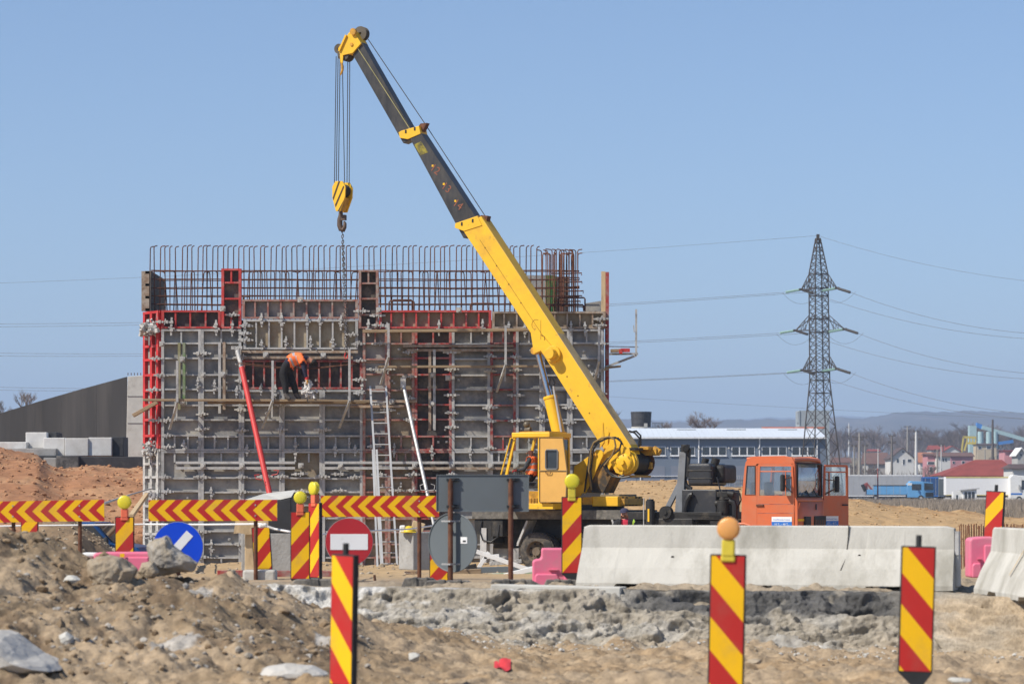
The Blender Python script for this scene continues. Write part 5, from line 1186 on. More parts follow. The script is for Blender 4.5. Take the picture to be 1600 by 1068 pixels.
def chevron_board(x0, y0, x1, y1, h, Y, posts, label, n=8):
    a, b = at(x0, y0 + h / 2, Y), at(x1, y1 + h / 2, Y); w = (b - a).length; hh = h / ppm(Y)
    tilt = math.atan2(a.z - b.z, b.x - a.x); c = (a + b) * .5
    g = tz(c.x, Y)
    t = thing('chevron_board', (c.x, Y, g), label, 'chevron board', 'red and yellow chevron boards along the closed road')
    rot = Matrix.Rotation(tilt, 3, 'Y'); zc = c.z - g
    mb = MB(); mb.box((0, .012, zc), (w, .02, hh), rot); bd = mb.build('board', M_gal, t, local=True, bevel=.004)
    mb = MB(); pitch = w / n; hw, q = w / 2, hh / 2
    def cl(poly):
        for lim, sg in ((-hw, 1), (hw, -1)):
            out = []
            for i in range(len(poly)):
                p_, r_ = poly[i], poly[(i + 1) % len(poly)]; ia, ib = (p_[0] - lim) * sg >= 0, (r_[0] - lim) * sg >= 0
                if ia: out.append(p_)
                if ia != ib: tt = (lim - p_[0]) / (r_[0] - p_[0]); out.append((lim, p_[1] + (r_[1] - p_[1]) * tt))
            poly = out
            if not poly: return []
        return poly
    for k in range(-3, 2 * n + 3):
        x_ = -hw + k * pitch / 2; s = q * 1.05
        for sg in (1, -1):
            poly = cl([(x_, 0), (x_ + pitch / 2, 0), (x_ + pitch / 2 + s, sg * q), (x_ + s, sg * q)])
            if len(poly) > 2:
                mb.add([Vector((0, -.0035, zc)) + rot @ Vector((p_[0], 0, p_[1])) for p_ in poly], [tuple(range(len(poly)))], k % 2)
    mb.build('chevron_face', [M_sr, M_sy], bd, local=True)
    for p_ in posts:
        X = at(p_, 0, Y).x - c.x; gg = tz(c.x + X, Y + .06) - g
        mb = MB(); mb.cyl((X, .06, gg - .2), (X, .06, zc + hh * .45), .03, 12); mb.build('post', M_rust, t, local=True)
        for zz in (-.25, .25):
            mb = MB(); mb.box((X, .055, zc + zz * hh), (.1, .07, .03)); mb.build('bracket', M_gal, t, local=True)
            mb = MB(); mb.cyl((X, -.012, zc + zz * hh), (X, .01, zc + zz * hh), .012, 8); mb.build('bolt', M_gal, bd, local=True)
    return t
chevron_board(-12, 783, 163, 780, 33, 42.5, (124, 20), 'chevron board over the dirt heap, cut off by the picture edge', 7)
chevron_board(232, 780.5, 433, 780, 33, 41.5, (399,), 'chevron board between the blue sign and the dark concrete block', 8)
chevron_board(501, 774, 686, 774, 33, 41.5, (655,), 'chevron board above the no entry sign, meeting the grey sign back', 8)

def disc(mb, c, r, y0, y1, mi=0, n=40): mb.cyl((c[0], y0, c[1]), (c[0], y1, c[1]), r, n, mi=mi)
def round_sign(name, px, py, rpx, Y, label, face, kind):
    c = at(px, py, Y); g = tz(c.x, Y); r = rpx / ppm(Y)
    t = thing(name, (c.x, Y, g), label, 'road sign'); z = c.z - g
    mb = MB(); disc(mb, (0, z), r, 0, .02); pl = mb.build('sign_plate', M_gal, t, local=True)
    mb = MB(); disc(mb, (0, z), r * .985, -.004, -.001); mb.build('sign_face', face, pl, local=True)
    mb = MB()
    if kind == 'noentry': mb.span((-r * .78, -.008, z - r * .33), (r * .78, -.005, z + r * .33))
    else:
        d = Vector((-.66, 0, -.75)); pz = Vector((0, 0, z)); nx = Vector((.75, 0, -.66))
        a, b = pz + Vector((0, -.006, 0)) - d * r * .72, pz + Vector((0, -.006, 0)) + d * r * .35; hw = r * .17
        mb.prism([a + nx * hw, a - nx * hw, b - nx * hw, b + nx * hw], (0, -.003, 0))
        tip = pz + Vector((0, -.006, 0)) + d * r * .82
        mb.prism([b + nx * r * .42, b - nx * r * .42, tip], (0, -.003, 0))
    mb.build('white_bar' if kind == 'noentry' else 'white_arrow', M_wht, pl, local=True)
    mb = MB(); mb.cyl((0, .05, -.2), (0, .05, z + r * .6), .03, 12); mb.build('post', M_rust, t, local=True)
    return t
M_nored = mat('no_entry_red', (.42, .022, .03), .45, var=.05, bump=.02, dirt=(.35, .05, .05), damt=.3)
round_sign('road_sign', 545.5, 846, 37.5, 39.6, 'round red no entry sign with a white bar', M_nored, 'noentry')
round_sign('road_sign', 278, 854, 39.5, 39, 'round blue sign with a slanting white arrow, half hidden by a rock', M_blue, 'arrow')
# sign backs
Y = 39.36; c = at(707.5, 847, Y); g = tz(c.x, Y)
t = thing('road_sign', (c.x, Y, g), 'grey back of a round road sign clamped to the rusty post', 'road sign')
r = 46.5 / ppm(Y); z_ = c.z - g; t.rotation_euler = (0, 0, R(-34))
mb = MB(); disc(mb, (0, z_), r * .99, 0, .012); mb.tube([(r * .985 * math.cos(q), -.004, z_ + r * .985 * math.sin(q)) for q in np.linspace(0, 2 * math.pi, 49)[:-1]], .009, 6, closed=True); pl = mb.build('sign_plate', M_sgrey, t, local=True)
for k in (-.72, .72):
    mb = MB(); mb.box((.0, -.16, z_ + k * r), (.15, .02, .022)); mb.box((-.065, -.08, z_ + k * r), (.022, .16, .022)); mb.box((.065, -.08, z_ + k * r), (.022, .16, .022)); mb.box((.09, -.012, z_ + k * r), (.07, .016, .022)); mb.build('clamp', M_gal, t, local=True)
mb = MB(); mb.box((r * .46, -.0035, z_ + r * .08), (.11, .003, .09)); st = mb.build('label_sticker', M_wht, t, local=True)
mb = MB(); mb.box((r * .46 + .01, -.0065, z_ + r * .05), (.05, .002, .025)); mb.build('label_print', M_blk, st, local=True)
c2 = at(754, 770, 39.3); w = 144 / ppm(39.3); h = 57 / ppm(39.3); g = tz(c2.x, 39.3)
t = thing('road_sign', (c2.x, 39.3, g), 'grey back of a wide rectangular sign on two rusty posts', 'road sign'); z_ = c2.z - g
mb = MB(); mb.box((0, 0, z_), (w, .02, h)); mb.span((-w / 2, -.022, z_ + h / 2 - .01), (w / 2, -.01, z_ + h / 2)); mb.span((-w / 2, -.022, z_ - h / 2), (w / 2, -.01, z_ - h / 2 + .01)); mb.span((-w / 2, -.022, z_ - h / 2), (-w / 2 + .01, -.01, z_ + h / 2)); mb.span((w / 2 - .01, -.022, z_ - h / 2), (w / 2, -.01, z_ + h / 2)); mb.build('sign_plate', M_sgrey, t, local=True, bevel=.004)
for px in (703.5, 798):
    X = at(px, 0, 39.1).x - c2.x; mb = MB(); mb.cyl((X, -.05, -.3), (X, -.05, z_ + h * .4), .036, 14); mb.build('post', M_rust, t, local=True)
    for k in (-.36, .37):
        mb = MB(); mb.box((X, -.04, z_ + k * h), (.11, .08, .03)); mb.box((X + .06, -.025, z_ + k * h + .015), (.12, .03, .014)); mb.box((X + .06, -.025, z_ + k * h - .02), (.12, .03, .014)); mb.build('clamp', M_blk, t, local=True)

# concrete barriers
def barrier(L, name_label, o, rz, slots, cracks=False):
    t = thing('concrete_barrier', o, name_label, 'barrier', None, rz)
    prof = [(-.31, .0), (-.31, .06), (-.235, .26), (-.105, .52), (-.085, .8), (-.07, .815), (.07, .815), (.085, .8), (.105, .52), (.235, .26), (.31, .06), (.31, .0)]
    xs = [0]
    for a, b in slots: xs += [a, b]
    xs += [L]
    mb = MB(); n = len(prof)
    st = sorted(set(xs + list(np.linspace(0, L, 40))))
    rr = random.Random(3); vs = []
    for x in st:
        ins = any(a - 1e-6 <= x <= b + 1e-6 for a, b in slots)
        e = .06 if x in (0, L) else 0
        for (y, z) in prof:
            zz = z
            if z < .01 and ins: zz = .045 + rr.uniform(0, .01)
            elif z < .01: zz = rr.uniform(-.004, .006)
            xx = x + (e * (z / .8) * .9 if x == 0 else -e * (z / .8) * .3 if x == L else 0)
            if z > .79 and x in (0, L): zz = z - .025
            vs.append((xx, y + (rr.uniform(-.003, .003) if .1 < z < .7 else 0), zz))
    fs = [(i * n + j, (i + 1) * n + j, (i + 1) * n + (j + 1) % n, i * n + (j + 1) % n) for i in range(len(st) - 1) for j in range(n)]
    mb.add(vs, fs); mb.add(vs[:n], [tuple(range(n))]); mb.add(vs[-n:], [tuple(range(n))[::-1]])
    b = mb.build('barrier_body', M_barr, t, local=True)
    return t, b
M_barr = mat('barrier_concrete', (.53, .515, .465), .88, var=.07, scale=1.1, dirt=(.32, .305, .26), damt=.44, dscale=1.5, bump=.3, bscale=45, stretch=(1, 1, .45), specks=(.27, .25, .21), spk=.31, sps=7)
p0, p1 = at(910, 917, 37.4), at(1500, 919, 35.95)
rz = math.atan2(p1.y - p0.y, p1.x - p0.x); LB = (Vector((p1.x, p1.y)) - Vector((p0.x, p0.y))).length
tb, bb = barrier(LB, 'long pale concrete barrier with a dark crack standing before the crane truck', (p0.x, p0.y + .3, .965), rz, [(.55, .98), (2.35, 2.75), (3.85, 4.3)])
Fb = Frame((p0.x, p0.y + .3, .965), rz)
def onface(px, py):
    p = Fb.px(px, py, -.09); return p
mb = MB(); pts = [onface(x, y) for x, y in ((1326.5, 820), (1325.8, 838), (1324.5, 852), (1323.6, 860), (1323.0, 870), (1321.5, 877), (1317, 890))]
for a_, b_ in zip(pts[:-1], pts[1:]):
    off = lambda p: -.095 - max(0, .5 - p.z) * .55
    mb.beam((a_.x, off(a_) - .004, a_.z), (b_.x, off(b_) - .004, b_.z), .012, .014)
M_hole = mat('dark_hole', (.03, .028, .025), .9); mb.build('crack', M_hole, bb, local=True)
for x_, y_ in ((1053, 870), (1344, 868), (1405, 861)):
    p = onface(x_, y_); yy_ = -.1 - max(0, .5 - p.z) * .55; mb = MB(); mb.cyl((p.x, yy_ - .01, p.z), (p.x, yy_ + .03, p.z), .022 if x_ < 1400 else .008, 10); mb.build('anchor_hole', M_hole, bb, local=True)
mb = MB(); mb.box((LB + .02, -.02, .6), (.05, .16, .3)); mb.build('joint_plate', M_gal, tb, local=True); mb = MB(); mb.box((LB + .015, .02, .25), (.06, .22, .42)); mb.build('joint_key', M_con, tb, local=True, bevel=.02)
t2, b2 = barrier(4.0, 'second concrete barrier with rust streaks, running out of the picture', (6.03, 35.25, .965), R(-88), [(.9, 1.3), (2.6, 3.)])
mb = MB(); mb.box((1.9, -.17, .42), (.05, .004, .3)); mb.v = [(a[0] + (a[2] - .42) * .5, -.105 - max(0, .53 - a[2]) * .56 - .003, a[2]) for a in mb.v]; mb.build('rust_streak', mat('rust_streak', (.42, .33, .2), .9), b2, local=True)

# pink plastic barriers
def pink(px0, px1, y0, y1, Y, label, step=True, rz=0, L=None):
    a, b = at(px0, y1, Y), at(px1, y0, Y); L = L or (b.x - a.x); H = b.z - a.z
    t = thing('plastic_barrier', (a.x, Y, a.z), label, 'plastic barrier', None, rz)
    s = .75 if step else 1.
    pr = [(0, 0), (0, H * .5 if step else H * .9), (.02, H * (.68 if step else .97)), (.16, H * .7 if step else H), (.17, H * .98 if step else H), (.2, H), (L, H), (L, 0)]
    if step: pr = [(.06, 0), (0, .12 * H), (0, H * .64), (.02, H * .71), (.1, H * .73), (.12, H * .77), (.12, H * .97), (.14, H), (L, H), (L, 0)]
    mb = MB(); mb.prism([(x, 0, z) for x, z in pr], (0, .4, 0)); o = mb.build('barrier_shell', M_pbar, t, local=True, bevel=.03, seg=3)
    mb = MB(); mb.prism([(.03, -.03, 0), (.03, -.03, H * .3), (.06, -.03, H * .36), (L * .42, -.03, H * .36), (L * .46, -.03, H * .25), (L * .46, -.03, 0)], (0, .05, 0)); mb.prism([(L * .55, -.03, 0), (L * .55, -.03, H * .8), (L - .03, -.03, H * .8), (L - .03, -.03, 0)], (0, .05, 0)); mb.build('relief_panel', M_pbar, t, local=True, bevel=.02, seg=3)
    mb = MB(); mb.span((L * .28, -.04, H * .45), (L * .45, .0, H * .47)); mb.build('moulded_rib', M_pbar, t, local=True)
    return t
pink(832, 922, 856, 918, 38.6, 'stepped pink plastic barrier beside the crane wheel and the long barrier')
pink(146, 236, 862, 900, 40, 'low pink plastic barrier behind the boulder and the dirt heap', False)
mb = MB(); p = at(191, 867, 39.95); mb.box(p, (.06, .02, .05)); tag(mb.build('reflector', M_sy), 'small yellow reflector on the low pink barrier', 'reflector')
pink(1515, 1556, 838, 902, 38.0, 'pink plastic barrier seen through the gap between the concrete barriers', False)
mb = MB(); p = at(141, 866, 40.2); mb.box(p, (.2, .3, .06)); mb.cyl(p - Vector((0, 0, .02)), p - Vector((0, 0, .5)), .05, 10); tag(mb.build('white_drum', M_whts, bevel=.02), 'white drum lid just visible beside the low pink barrier', 'drum')

# rubber feet and kerb
def foot(px0, px1, y0, y1, Y, label):
    a, b = at(px0, y1, Y), at(px1, y0, Y); w = b.x - a.x; h = b.z - a.z; mb = MB()
    mb.prism([(a.x, Y, a.z - .03), (a.x + w * .12, Y, b.z), (b.x - w * .22, Y, b.z), (b.x, Y, a.z + h * .3), (b.x, Y, a.z - .03)], (0, .38, 0))
    mb.span((a.x + w * .3, Y - .02, a.z), (a.x + w * .42, Y + .3, b.z + .012)); mb.span((a.x + w * .6, Y - .02, a.z), (a.x + w * .68, Y + .3, b.z + .012))
    tag(mb.build('rubber_foot', mat('dusty_rubber_foot', (.05, .05, .05), .85, var=.3, dirt=(.22, .2, .17), damt=.5, dscale=6), bevel=.012), label, 'sign foot', 'rubber feet of the signs')
foot(624, 690, 903, 920, 38.2, 'thick rubber foot under the post of the round sign back')
foot(655, 752, 907, 921, 37.8, 'flat rubber foot lying along the road edge under the grey sign backs')
foot(758, 850, 906, 921, 37.7, 'rubber foot between the wide sign post and the stepped pink barrier')
foot(846, 915, 906, 921, 37.5, 'rubber foot under the lamp panel before the crane cab')
foot(446, 570, 905, 922, 38.6, 'rubber foot under the pair of lamp panels by the no entry sign')
mb = MB(); a, b = at(772, 921, 36.9), at(974, 935, 36.5); mb.beam((a.x, 37.0, .94), (b.x, 36.45, .92), .3, .16); tag(mb.build('kerb_stone', M_con, bevel=.015), 'broken length of concrete kerb along the top of the bank', 'kerb stone')
mb = MB(); a, b = at(978, 921, 36.6), at(1085, 935, 36.3); mb.beam((a.x, 36.7, .9), (b.x, 36.5, .86), .3, .12); tag(mb.build('kerb_stone', M_congr, bevel=.02), 'dark broken kerb piece sunk under the long barrier', 'kerb stone')
# concrete blocks on the site
M_tar = mat('bitumen_coat', (.035, .036, .04), .7, var=.25, dirt=(.09, .088, .085), damt=.35, dscale=2)
def fr(px, py, Y): return at(px, py, Y)
Y = 50.5
mb = MB(); P8 = [(376, 905), (376, 781), (404, 773.5), (441, 772), (454, 776), (456, 905)]
front = [at(x, y, Y) for x, y in ((377, 905), (377, 784), (436, 781), (454, 776), (456, 905))]
tb_ = thing('concrete_block', at(416, 905, Y), 'tall dark coated concrete block with a pale top beyond the chevron board', 'concrete block')
lo = [at(x, y, Y) for x, y in ((377, 905), (377, 832), (456, 832), (456, 905))]; mb = MB(); mb.prism(lo, (0, 1.4, 0)); mb.build('bare_base', M_congr, tb_, bevel=.02)
up = [at(x, y, Y - .01) for x, y in ((376, 831.8), (376, 783), (438, 781), (455, 777), (456, 831.8))]; mb = MB(); mb.prism(up, (0, 1.35, .1)); mb.build('coated_top', M_tar, tb_, bevel=.02)
tp = [at(x, y, Y - .01) + Vector((0, 0, .004)) for x, y in ((376, 782.5), (438, 780.5), (455, 776.5))]
mb = MB(); mb.add([tp[0], tp[1], tp[2], tp[2] + Vector((-.03, 1.35, .13)), tp[0] + Vector((.3, 1.35, .13))], [(0, 1, 2, 3, 4)]); mb.build('pale_top', M_con, tb_)
mb = MB(); c = at(657, 890, 60); rot = Matrix.Rotation(R(28), 3, 'Z'); mb.box((c.x, 60.3, c.z + .4), (.72, .7, .8), rot); tag(mb.build('concrete_block', M_congr, bevel=.02), 'squat concrete block with a yellow helmet on it beside the ladder foot', 'concrete block')
mb = MB(); c = at(639, 831, 60.1); mb.ball((c.x, 60.1, c.z), .14, 14, (1, 1.25, 1)); mb.v = [(a[0], a[1], max(a[2], c.z)) for a in mb.v]; mb.box((c.x, 60.0, c.z + .006), (.32, .4, .012)); tag(mb.build('safety_helmet', mat('yellow_helmet', (.72, .52, .03), .4, var=.05)), 'yellow safety helmet lying on the squat concrete block', 'helmet')
mb = MB(); c = at(629, 826, 60.1); mb.box(c, (.12, .2, .16)); tag(mb.build('white_bag', M_whts, bevel=.03), 'small white bag lying beside the yellow helmet', 'bag')
mb = MB(); c = at(653, 823, 60.3); mb.box(c, (.26, .22, .22), Matrix.Rotation(.3, 3, 'Y')); tag(mb.build('wood_scrap', M_plyw, bevel=.01), 'wood scrap lying behind the yellow helmet on the squat block', 'wood scrap')
mb = MB(); a, b = at(365, 835, 48.4), at(419, 813, 48.4); mb.prism([(a.x, 48.4, a.z + .02), (a.x + .03, 48.4, b.z), (b.x, 48.4, b.z), (b.x, 48.4, a.z + .05), (a.x + .25, 48.4, a.z), (a.x + .1, 48.4, a.z + .03)], (0, .03, 0)); tag(mb.build('plywood_sheet', M_plyw), 'torn plywood sheet under the middle of the chevron board by the dark block', 'plywood sheet')
mb = MB(); a = at(390, 893, 48.6); b = at(391, 832, 48.6); mb.box(((a.x + b.x) / 2, 48.6, (a.z + b.z) / 2 - .1), (.16, .16, b.z - a.z + .2)); tag(mb.build('timber_post', M_plyw, bevel=.01), 'pale timber post standing under the torn plywood sheet', 'timber post')
mb = MB(); a, b = at(379, 914, 41.6), at(430, 890, 41.6); mb.span((a.x, 41.6, a.z - .1), (b.x, 42.0, b.z)); tag(mb.build('footing_block', M_con, bevel=.03), 'small concrete foot under the leaning lampless marker panel', 'concrete foot')
for x0, x1, y0, y1, lb in ((428, 560, 897, 905, 'long scuffed red steel beam lying behind the pair of lamp panels'), (340, 380, 893, 900, 'short red steel beam end by the small concrete foot')):
    mb = MB(); a, b = at(x0, y1, 45), at(x1, y0, 45); g = tz(a.x, 45); mb.box(((a.x + b.x) / 2, 45, g + .05), (b.x - a.x, .12, .1)); tag(mb.build('steel_beam', M_redold, bevel=.008), lb, 'steel beam')
# white cord strung between the boards
mb = MB(); pts = [(-30, 822, 46), (30, 821, 46), (120, 820, 46), (228, 818.5, 46), (320, 819, 44), (408, 818, 42.6), (412, 820, 42), (430, 826, 42), (452, 830, 41), (484, 834, 41), (500, 835, 40.6), (520, 832, 44), (580, 829, 48), (640, 826, 52), (690, 819, 56)]
mb.tube([at(*p) for p in pts], .016, 6); tag(mb.build('barrier_cord', M_wht), 'white cord strung between the chevron boards and marker panels', 'cord')
mb = MB(); 
for k in range(7): mb.ball(at(408 + random.uniform(-3, 8), 819 + random.uniform(-2, 4), 41.9), .035, 6, (1.3, 1, .8))
tag(mb.build('cord_knot', M_wht), 'bunched knot of white cord above the leaning lampless panel', 'cord knot')
mb = MB(); mb.tube([at(163, 786, 43), at(205, 772, 70), at(240, 762, 87)], .02, 6); tag(mb.build('steel_cable', M_gal), 'thin stay cable running from the chevron board to the formwork corner', 'cable')
mb = MB(); mb.beam(at(205, 806, 70), at(229, 772, 86), .11, .1); tag(mb.build('timber_brace', M_plyw), 'pale timber brace leaning on the foot of the formwork corner', 'timber brace')
# things lying on the sand before the crane
def lying(x0, y0, x1, y1, w, h, Y, m, name, label, cat, grp=None):
    a, b = at(x0, y0, Y), at(x1, y1, Y); mb = MB(); mb.beam(a, b, w, h); tag(mb.build(name, m, bevel=.006), label, cat, grp)
lying(690, 842, 836, 893, .12, .1, 66, M_whts, 'white_pipe', 'long white pipe slanting down in front of the crane wheel', 'pipe')
M_pg = mat('peeling_green_board', (.22, .33, .2), .8, var=.3, dirt=(.55, .53, .48), damt=.5, dscale=4)
lying(762, 900, 842, 897, .3, .12, 60, M_pg, 'painted_board', 'peeling pale green board lying on the sand before the crane', 'board')
lying(778, 902, 848, 884, .25, .1, 58, M_whts, 'painted_board', 'dirty white board resting across the peeling green board', 'board')
lying(745, 890, 830, 888, .3, .14, 72, M_sgrey, 'steel_channel', 'grey steel channel lying on the sand behind the white pipe', 'channel')
lying(748, 886, 764, 862, .1, .1, 74, M_whts, 'formwork_scrap', 'white steel scrap leaning against the rubble before the wall', 'scrap')
lying(756, 870, 780, 868, .1, .1, 74, M_whts, 'formwork_scrap', 'white steel scrap bar lying flat on the rubble before the wall', 'scrap')
lying(765, 880, 815, 876, .25, .1, 76, M_splat, 'formwork_scrap', 'cement crusted bar lying along the foot of the wall near the wheel', 'scrap')
lying(700, 898, 752, 896, .4, .2, 55, M_wood, 'timber_baulk', 'dark timber baulk lying on the sand behind the round sign back', 'timber')
lying(712, 893, 745, 886, .35, .16, 57, M_oil, 'timber_baulk', 'black oily timber lying over the dark timber baulk', 'timber')
for k in range(4):
    lying(632 + k * 1.5, 893 + 3 * k, 655, 892.5 + 3 * k, .02, .02, 50, M_rebar, 'loose_rebar', 'loose rusty rebar lying on the sand by the squat block, ' + ('topmost', 'second', 'third', 'lowest')[k] + ' of four', 'rebar', 'loose rebars on the sand')
mb = MB(); p = at(586, 912, 40); mb.tube([p - Vector((0, 0, .3)), p + Vector((0, 0, .05)), p + Vector((-.01, .01, .13))], .02, 6); tag(mb.build('steel_stake', M_rust), 'short rusty stake sticking out of the road by the no entry sign', 'stake')
# row of rusty starter bars beyond the gap
sb = thing('starter_bars', at(1555, 850, 47), 'row of rusty starter bars standing in the ground beyond the pink barrier', 'starter bars')
br = MB(); br.cyl((0, 0, -.5), (0, 0, .2), .009, 6); brm = br.mesh('rebar', M_rust2)
for k in range(44):
    p = at(1500 + k * 2.6 + random.uniform(-.8, .8), 838, 47 + random.uniform(-.4, .4)); put('rebar', brm, sb, p - sb.location, (random.uniform(-.05, .05), random.uniform(-.06, .06), 0), (1, 1, random.uniform(.9, 1.1)))

# ---------------------------------------------------------------- stones
def rock_mesh(name, m, r, seed, sq=(1, 1, .75), sub=3, jag=.35):
    bm = bmesh.new(); bmesh.ops.create_icosphere(bm, subdivisions=sub, radius=1); rr = random.Random(seed)
    cuts = [(Vector((rr.gauss(0, 1), rr.gauss(0, 1), rr.gauss(0, .8))).normalized(), rr.uniform(.45, .8)) for _ in range(9)]
    from mathutils import noise as mn
    for v in bm.verts:
        p = v.co.copy()
        for n_, d_ in cuts:
            k = p.dot(n_) - d_
            if k > 0: p -= n_ * k * .92
        p *= 1 + jag * .35 * mn.fractal(p * 2.2 + Vector((seed, 0, 0)), .8, 2, 4)
        v.co = Vector((p.x * sq[0], p.y * sq[1], p.z * sq[2])) * r
    me = bpy.data.meshes.new(name); bm.to_mesh(me); bm.free(); me.materials.append(m); return me
M_rock = mat('grey_rock', (.36, .34, .31), .95, var=.15, dirt=(.30, .25, .18), damt=.45, dscale=4, bump=.6, bscale=16)
M_rockb = mat('earthy_rock', (.36, .30, .22), .95, var=.2, dirt=(.27, .2, .13), damt=.45, dscale=4, bump=.6, bscale=16)
def rock(px, py, Y, rpx, label, m, seed, sq, grp=None, rz=0):
    me = rock_mesh('rock', m, rpx / ppm(Y), seed, sq); o = bpy.data.objects.new('rock', me); p = at(px, py, Y); o.location = p; o.rotation_euler = (0, 0, rz); link(o); tag(o, label, 'rock', grp); return o
def shaped_rock(pts, Y, depth, label, m, seed):
    """boulder whose silhouette faces the camera; rounded in depth"""
    c = at(sum(p[0] for p in pts) / len(pts), sum(p[1] for p in pts) / len(pts), Y)
    ring = [at(x, y, Y) - c for x, y in pts]; vs = []; rings = []
    for t, s in ((-1, .25), (-.9, .62), (-.55, .9), (0, 1), (.6, .9), (1, .4)):
        rings.append([Vector((p.x * s, t * depth * .5, p.z * s)) for p in ring])
    n = len(ring); mb = MB(); vs = [p for r_ in rings for p in r_]
    mb.add(vs, [(i * n + j, i * n + (j + 1) % n, (i + 1) * n + (j + 1) % n, (i + 1) * n + j) for i in range(5) for j in range(n)]); mb.add(rings[0], [tuple(range(n))]); mb.add(rings[-1], [tuple(range(n))])
    me = mb.mesh('rock', m); o = bpy.data.objects.new('rock', me); o.location = c; link(o); tag(o, label, 'rock')
    s1 = o.modifiers.new('sub', 'SUBSURF'); s1.levels = s1.render_levels = 3; s1.subdivision_type = 'SIMPLE'
    tx = bpy.data.textures.new('rocktex', 'CLOUDS'); tx.noise_scale = .18; tx.noise_depth = 4
    d = o.modifiers.new('rough', 'DISPLACE'); d.texture = tx; d.strength = .11; d.texture_coords = 'LOCAL'; d.mid_level = .5
    sm = o.modifiers.new('smooth', 'SMOOTH'); sm.factor = .5; sm.iterations = 1
    return o
shaped_rock([(234, 884), (233, 852), (243, 840), (259, 837), (270, 852), (292, 868), (309, 880), (303, 893), (250, 897)], 30.2, .5, 'big pointed grey rock on the dirt heap hiding the blue sign', M_rock, 5)
shaped_rock([(138, 900), (141, 876), (160, 868), (190, 872), (214, 890), (206, 908), (192, 920), (150, 918)], 29.4, .6, 'big flat earth coloured boulder on the dirt heap below the low pink barrier', M_rockb, 9)
shaped_rock([(216, 892), (222, 880), (240, 878), (250, 894), (236, 908), (220, 906)], 29.8, .3, 'rounded brown rock between the two big boulders', M_rockb, 12)
shaped_rock([(93, 1006), (92, 992), (104, 988), (115, 994), (113, 1012), (102, 1026)], 26.2, .2, 'small upright pale stone low on the dirt heap face', M_con, 14)
M_slab = mat('pale_slab_concrete', (.52, .50, .46), .95, var=.12, scale=3, dirt=(.42, .39, .34), damt=.42, dscale=3, bump=.5, bscale=25)
def slab_rock(pts, Y, depth, label, seed):
    o = shaped_rock(pts, Y, depth, label, M_slab, seed); o.modifiers['rough'].strength = .035; return o
slab_rock([(-30, 1062), (-30, 984), (0, 984), (16, 990), (36, 1006), (58, 1024), (84, 1036), (96, 1046), (60, 1054), (10, 1062)], 25.0, 1.6, 'large pale broken slab at the bottom corner below the dirt heap', 41)
slab_rock([(406, 1052), (418, 1041), (446, 1036), (488, 1040), (514, 1052), (500, 1066), (440, 1066)], 24.2, .7, 'flat pale slab lying on the sand beside the turned marker panel', 42)
slab_rock([(248, 1028), (268, 1018), (300, 1014), (332, 1022), (322, 1034), (270, 1038)], 26.4, .5, 'thin pale slab piece at the foot of the dirt heap', 43)
rock(262, 1000, 28.3, 22, 'dark hollow slab of broken asphalt in the dirt heap', M_congr, 21, (1.2, 1.0, .5))
rock(160, 1046, 25.6, 13, 'small grey lump on the sand at the foot of the dirt heap', M_congr, 23, (1.3, 1, .9))
rock(646, 1026, 27, 11, 'pale rounded stone alone on the sand before the bank', M_con, 24, (1.1, 1, .7))
rock(332, 968, 28.6, 10, 'pale round stone halfway up the dirt heap flank', M_con, 26, (1, 1, .9))
rock(1180, 1032, 31, 8, 'earthy clod on the sand below the bank near the amber lamp', M_rockb, 27, (1.6, 1, .6))
rock(668, 985, 33.2, 10, 'grey stone stuck in the face of the bank', M_congr, 28, (1.2, 1, .8))
rock(112, 905, 28.8, 12, 'pale slab of rubble on the dirt heap beside the flat boulder', M_con, 29, (1.3, 1, .6))
rock(1500, 1062, 23.5, 14, 'pale flat stone at the tip of the marker panel', M_con, 31, (1.4, 1, .5))
mb = MB(); a, b = at(772, 1018, 29.5), at(798, 1010, 29.5); gz = tz((a.x + b.x) / 2, 29.5)
vs = []
for i in range(9):
    for j in range(6): vs.append((a.x + (b.x - a.x) * i / 8, 29.3 + .09 * j, max(gz + .02, tz(a.x + (b.x - a.x) * i / 8, 29.3 + .09 * j) + .02) + .025 * math.sin(i * .8) * math.sin(j * .9 + i * .3)))
mb.add(vs, [(i * 6 + j, (i + 1) * 6 + j, (i + 1) * 6 + j + 1, i * 6 + j + 1) for i in range(8) for j in range(5)], 0, True); tag(mb.build('red_rag', mat('red_cloth', (.5, .04, .05), .9)), 'crumpled red rag lying on the sand before the bank', 'rag')
# loose gravel and pebbles, nobody could count them
small = [rock_mesh('pebble', M_rock, 1, 40 + k, (1, 1, .8), 1, .3) for k in range(5)]
pv = [np.array([v.co[:] for v in me.vertices]) for me in small]; pf = [np.array([p.vertices[:] for p in me.polygons]) for me in small]
def gravel(name, n, fx, rad, m):
    V, Fc, b = [], [], 0
    X, Y_ = fx(n); Z = terrain(X, Y_)
    for k in range(n):
        q = int(rng.integers(5)); r_ = rad(k); a_ = rng.random() * 6.28
        c_, s_ = math.cos(a_), math.sin(a_); v = pv[q] * r_ * (1, rng.uniform(.6, 1), rng.uniform(.5, 1))
        v = np.stack([v[:, 0] * c_ - v[:, 1] * s_, v[:, 0] * s_ + v[:, 1] * c_, v[:, 2]], -1) + (X[k], Y_[k], Z[k] + r_ * .15)
        V.append(v); Fc.append(pf[q] + b); b += len(v)
    V = np.concatenate(V); Fc = np.concatenate(Fc); me = bpy.data.meshes.new(name); me.from_pydata(V.tolist(), [], Fc.tolist()); me.materials.append(m)
    o = bpy.data.objects.new(name, me); link(o); tag(o, kind='stuff'); return o
def near_xy(n): Y_ = rng.uniform(22.5, 37, n); return (rng.uniform(-.2, .2, n) * Y_, Y_)
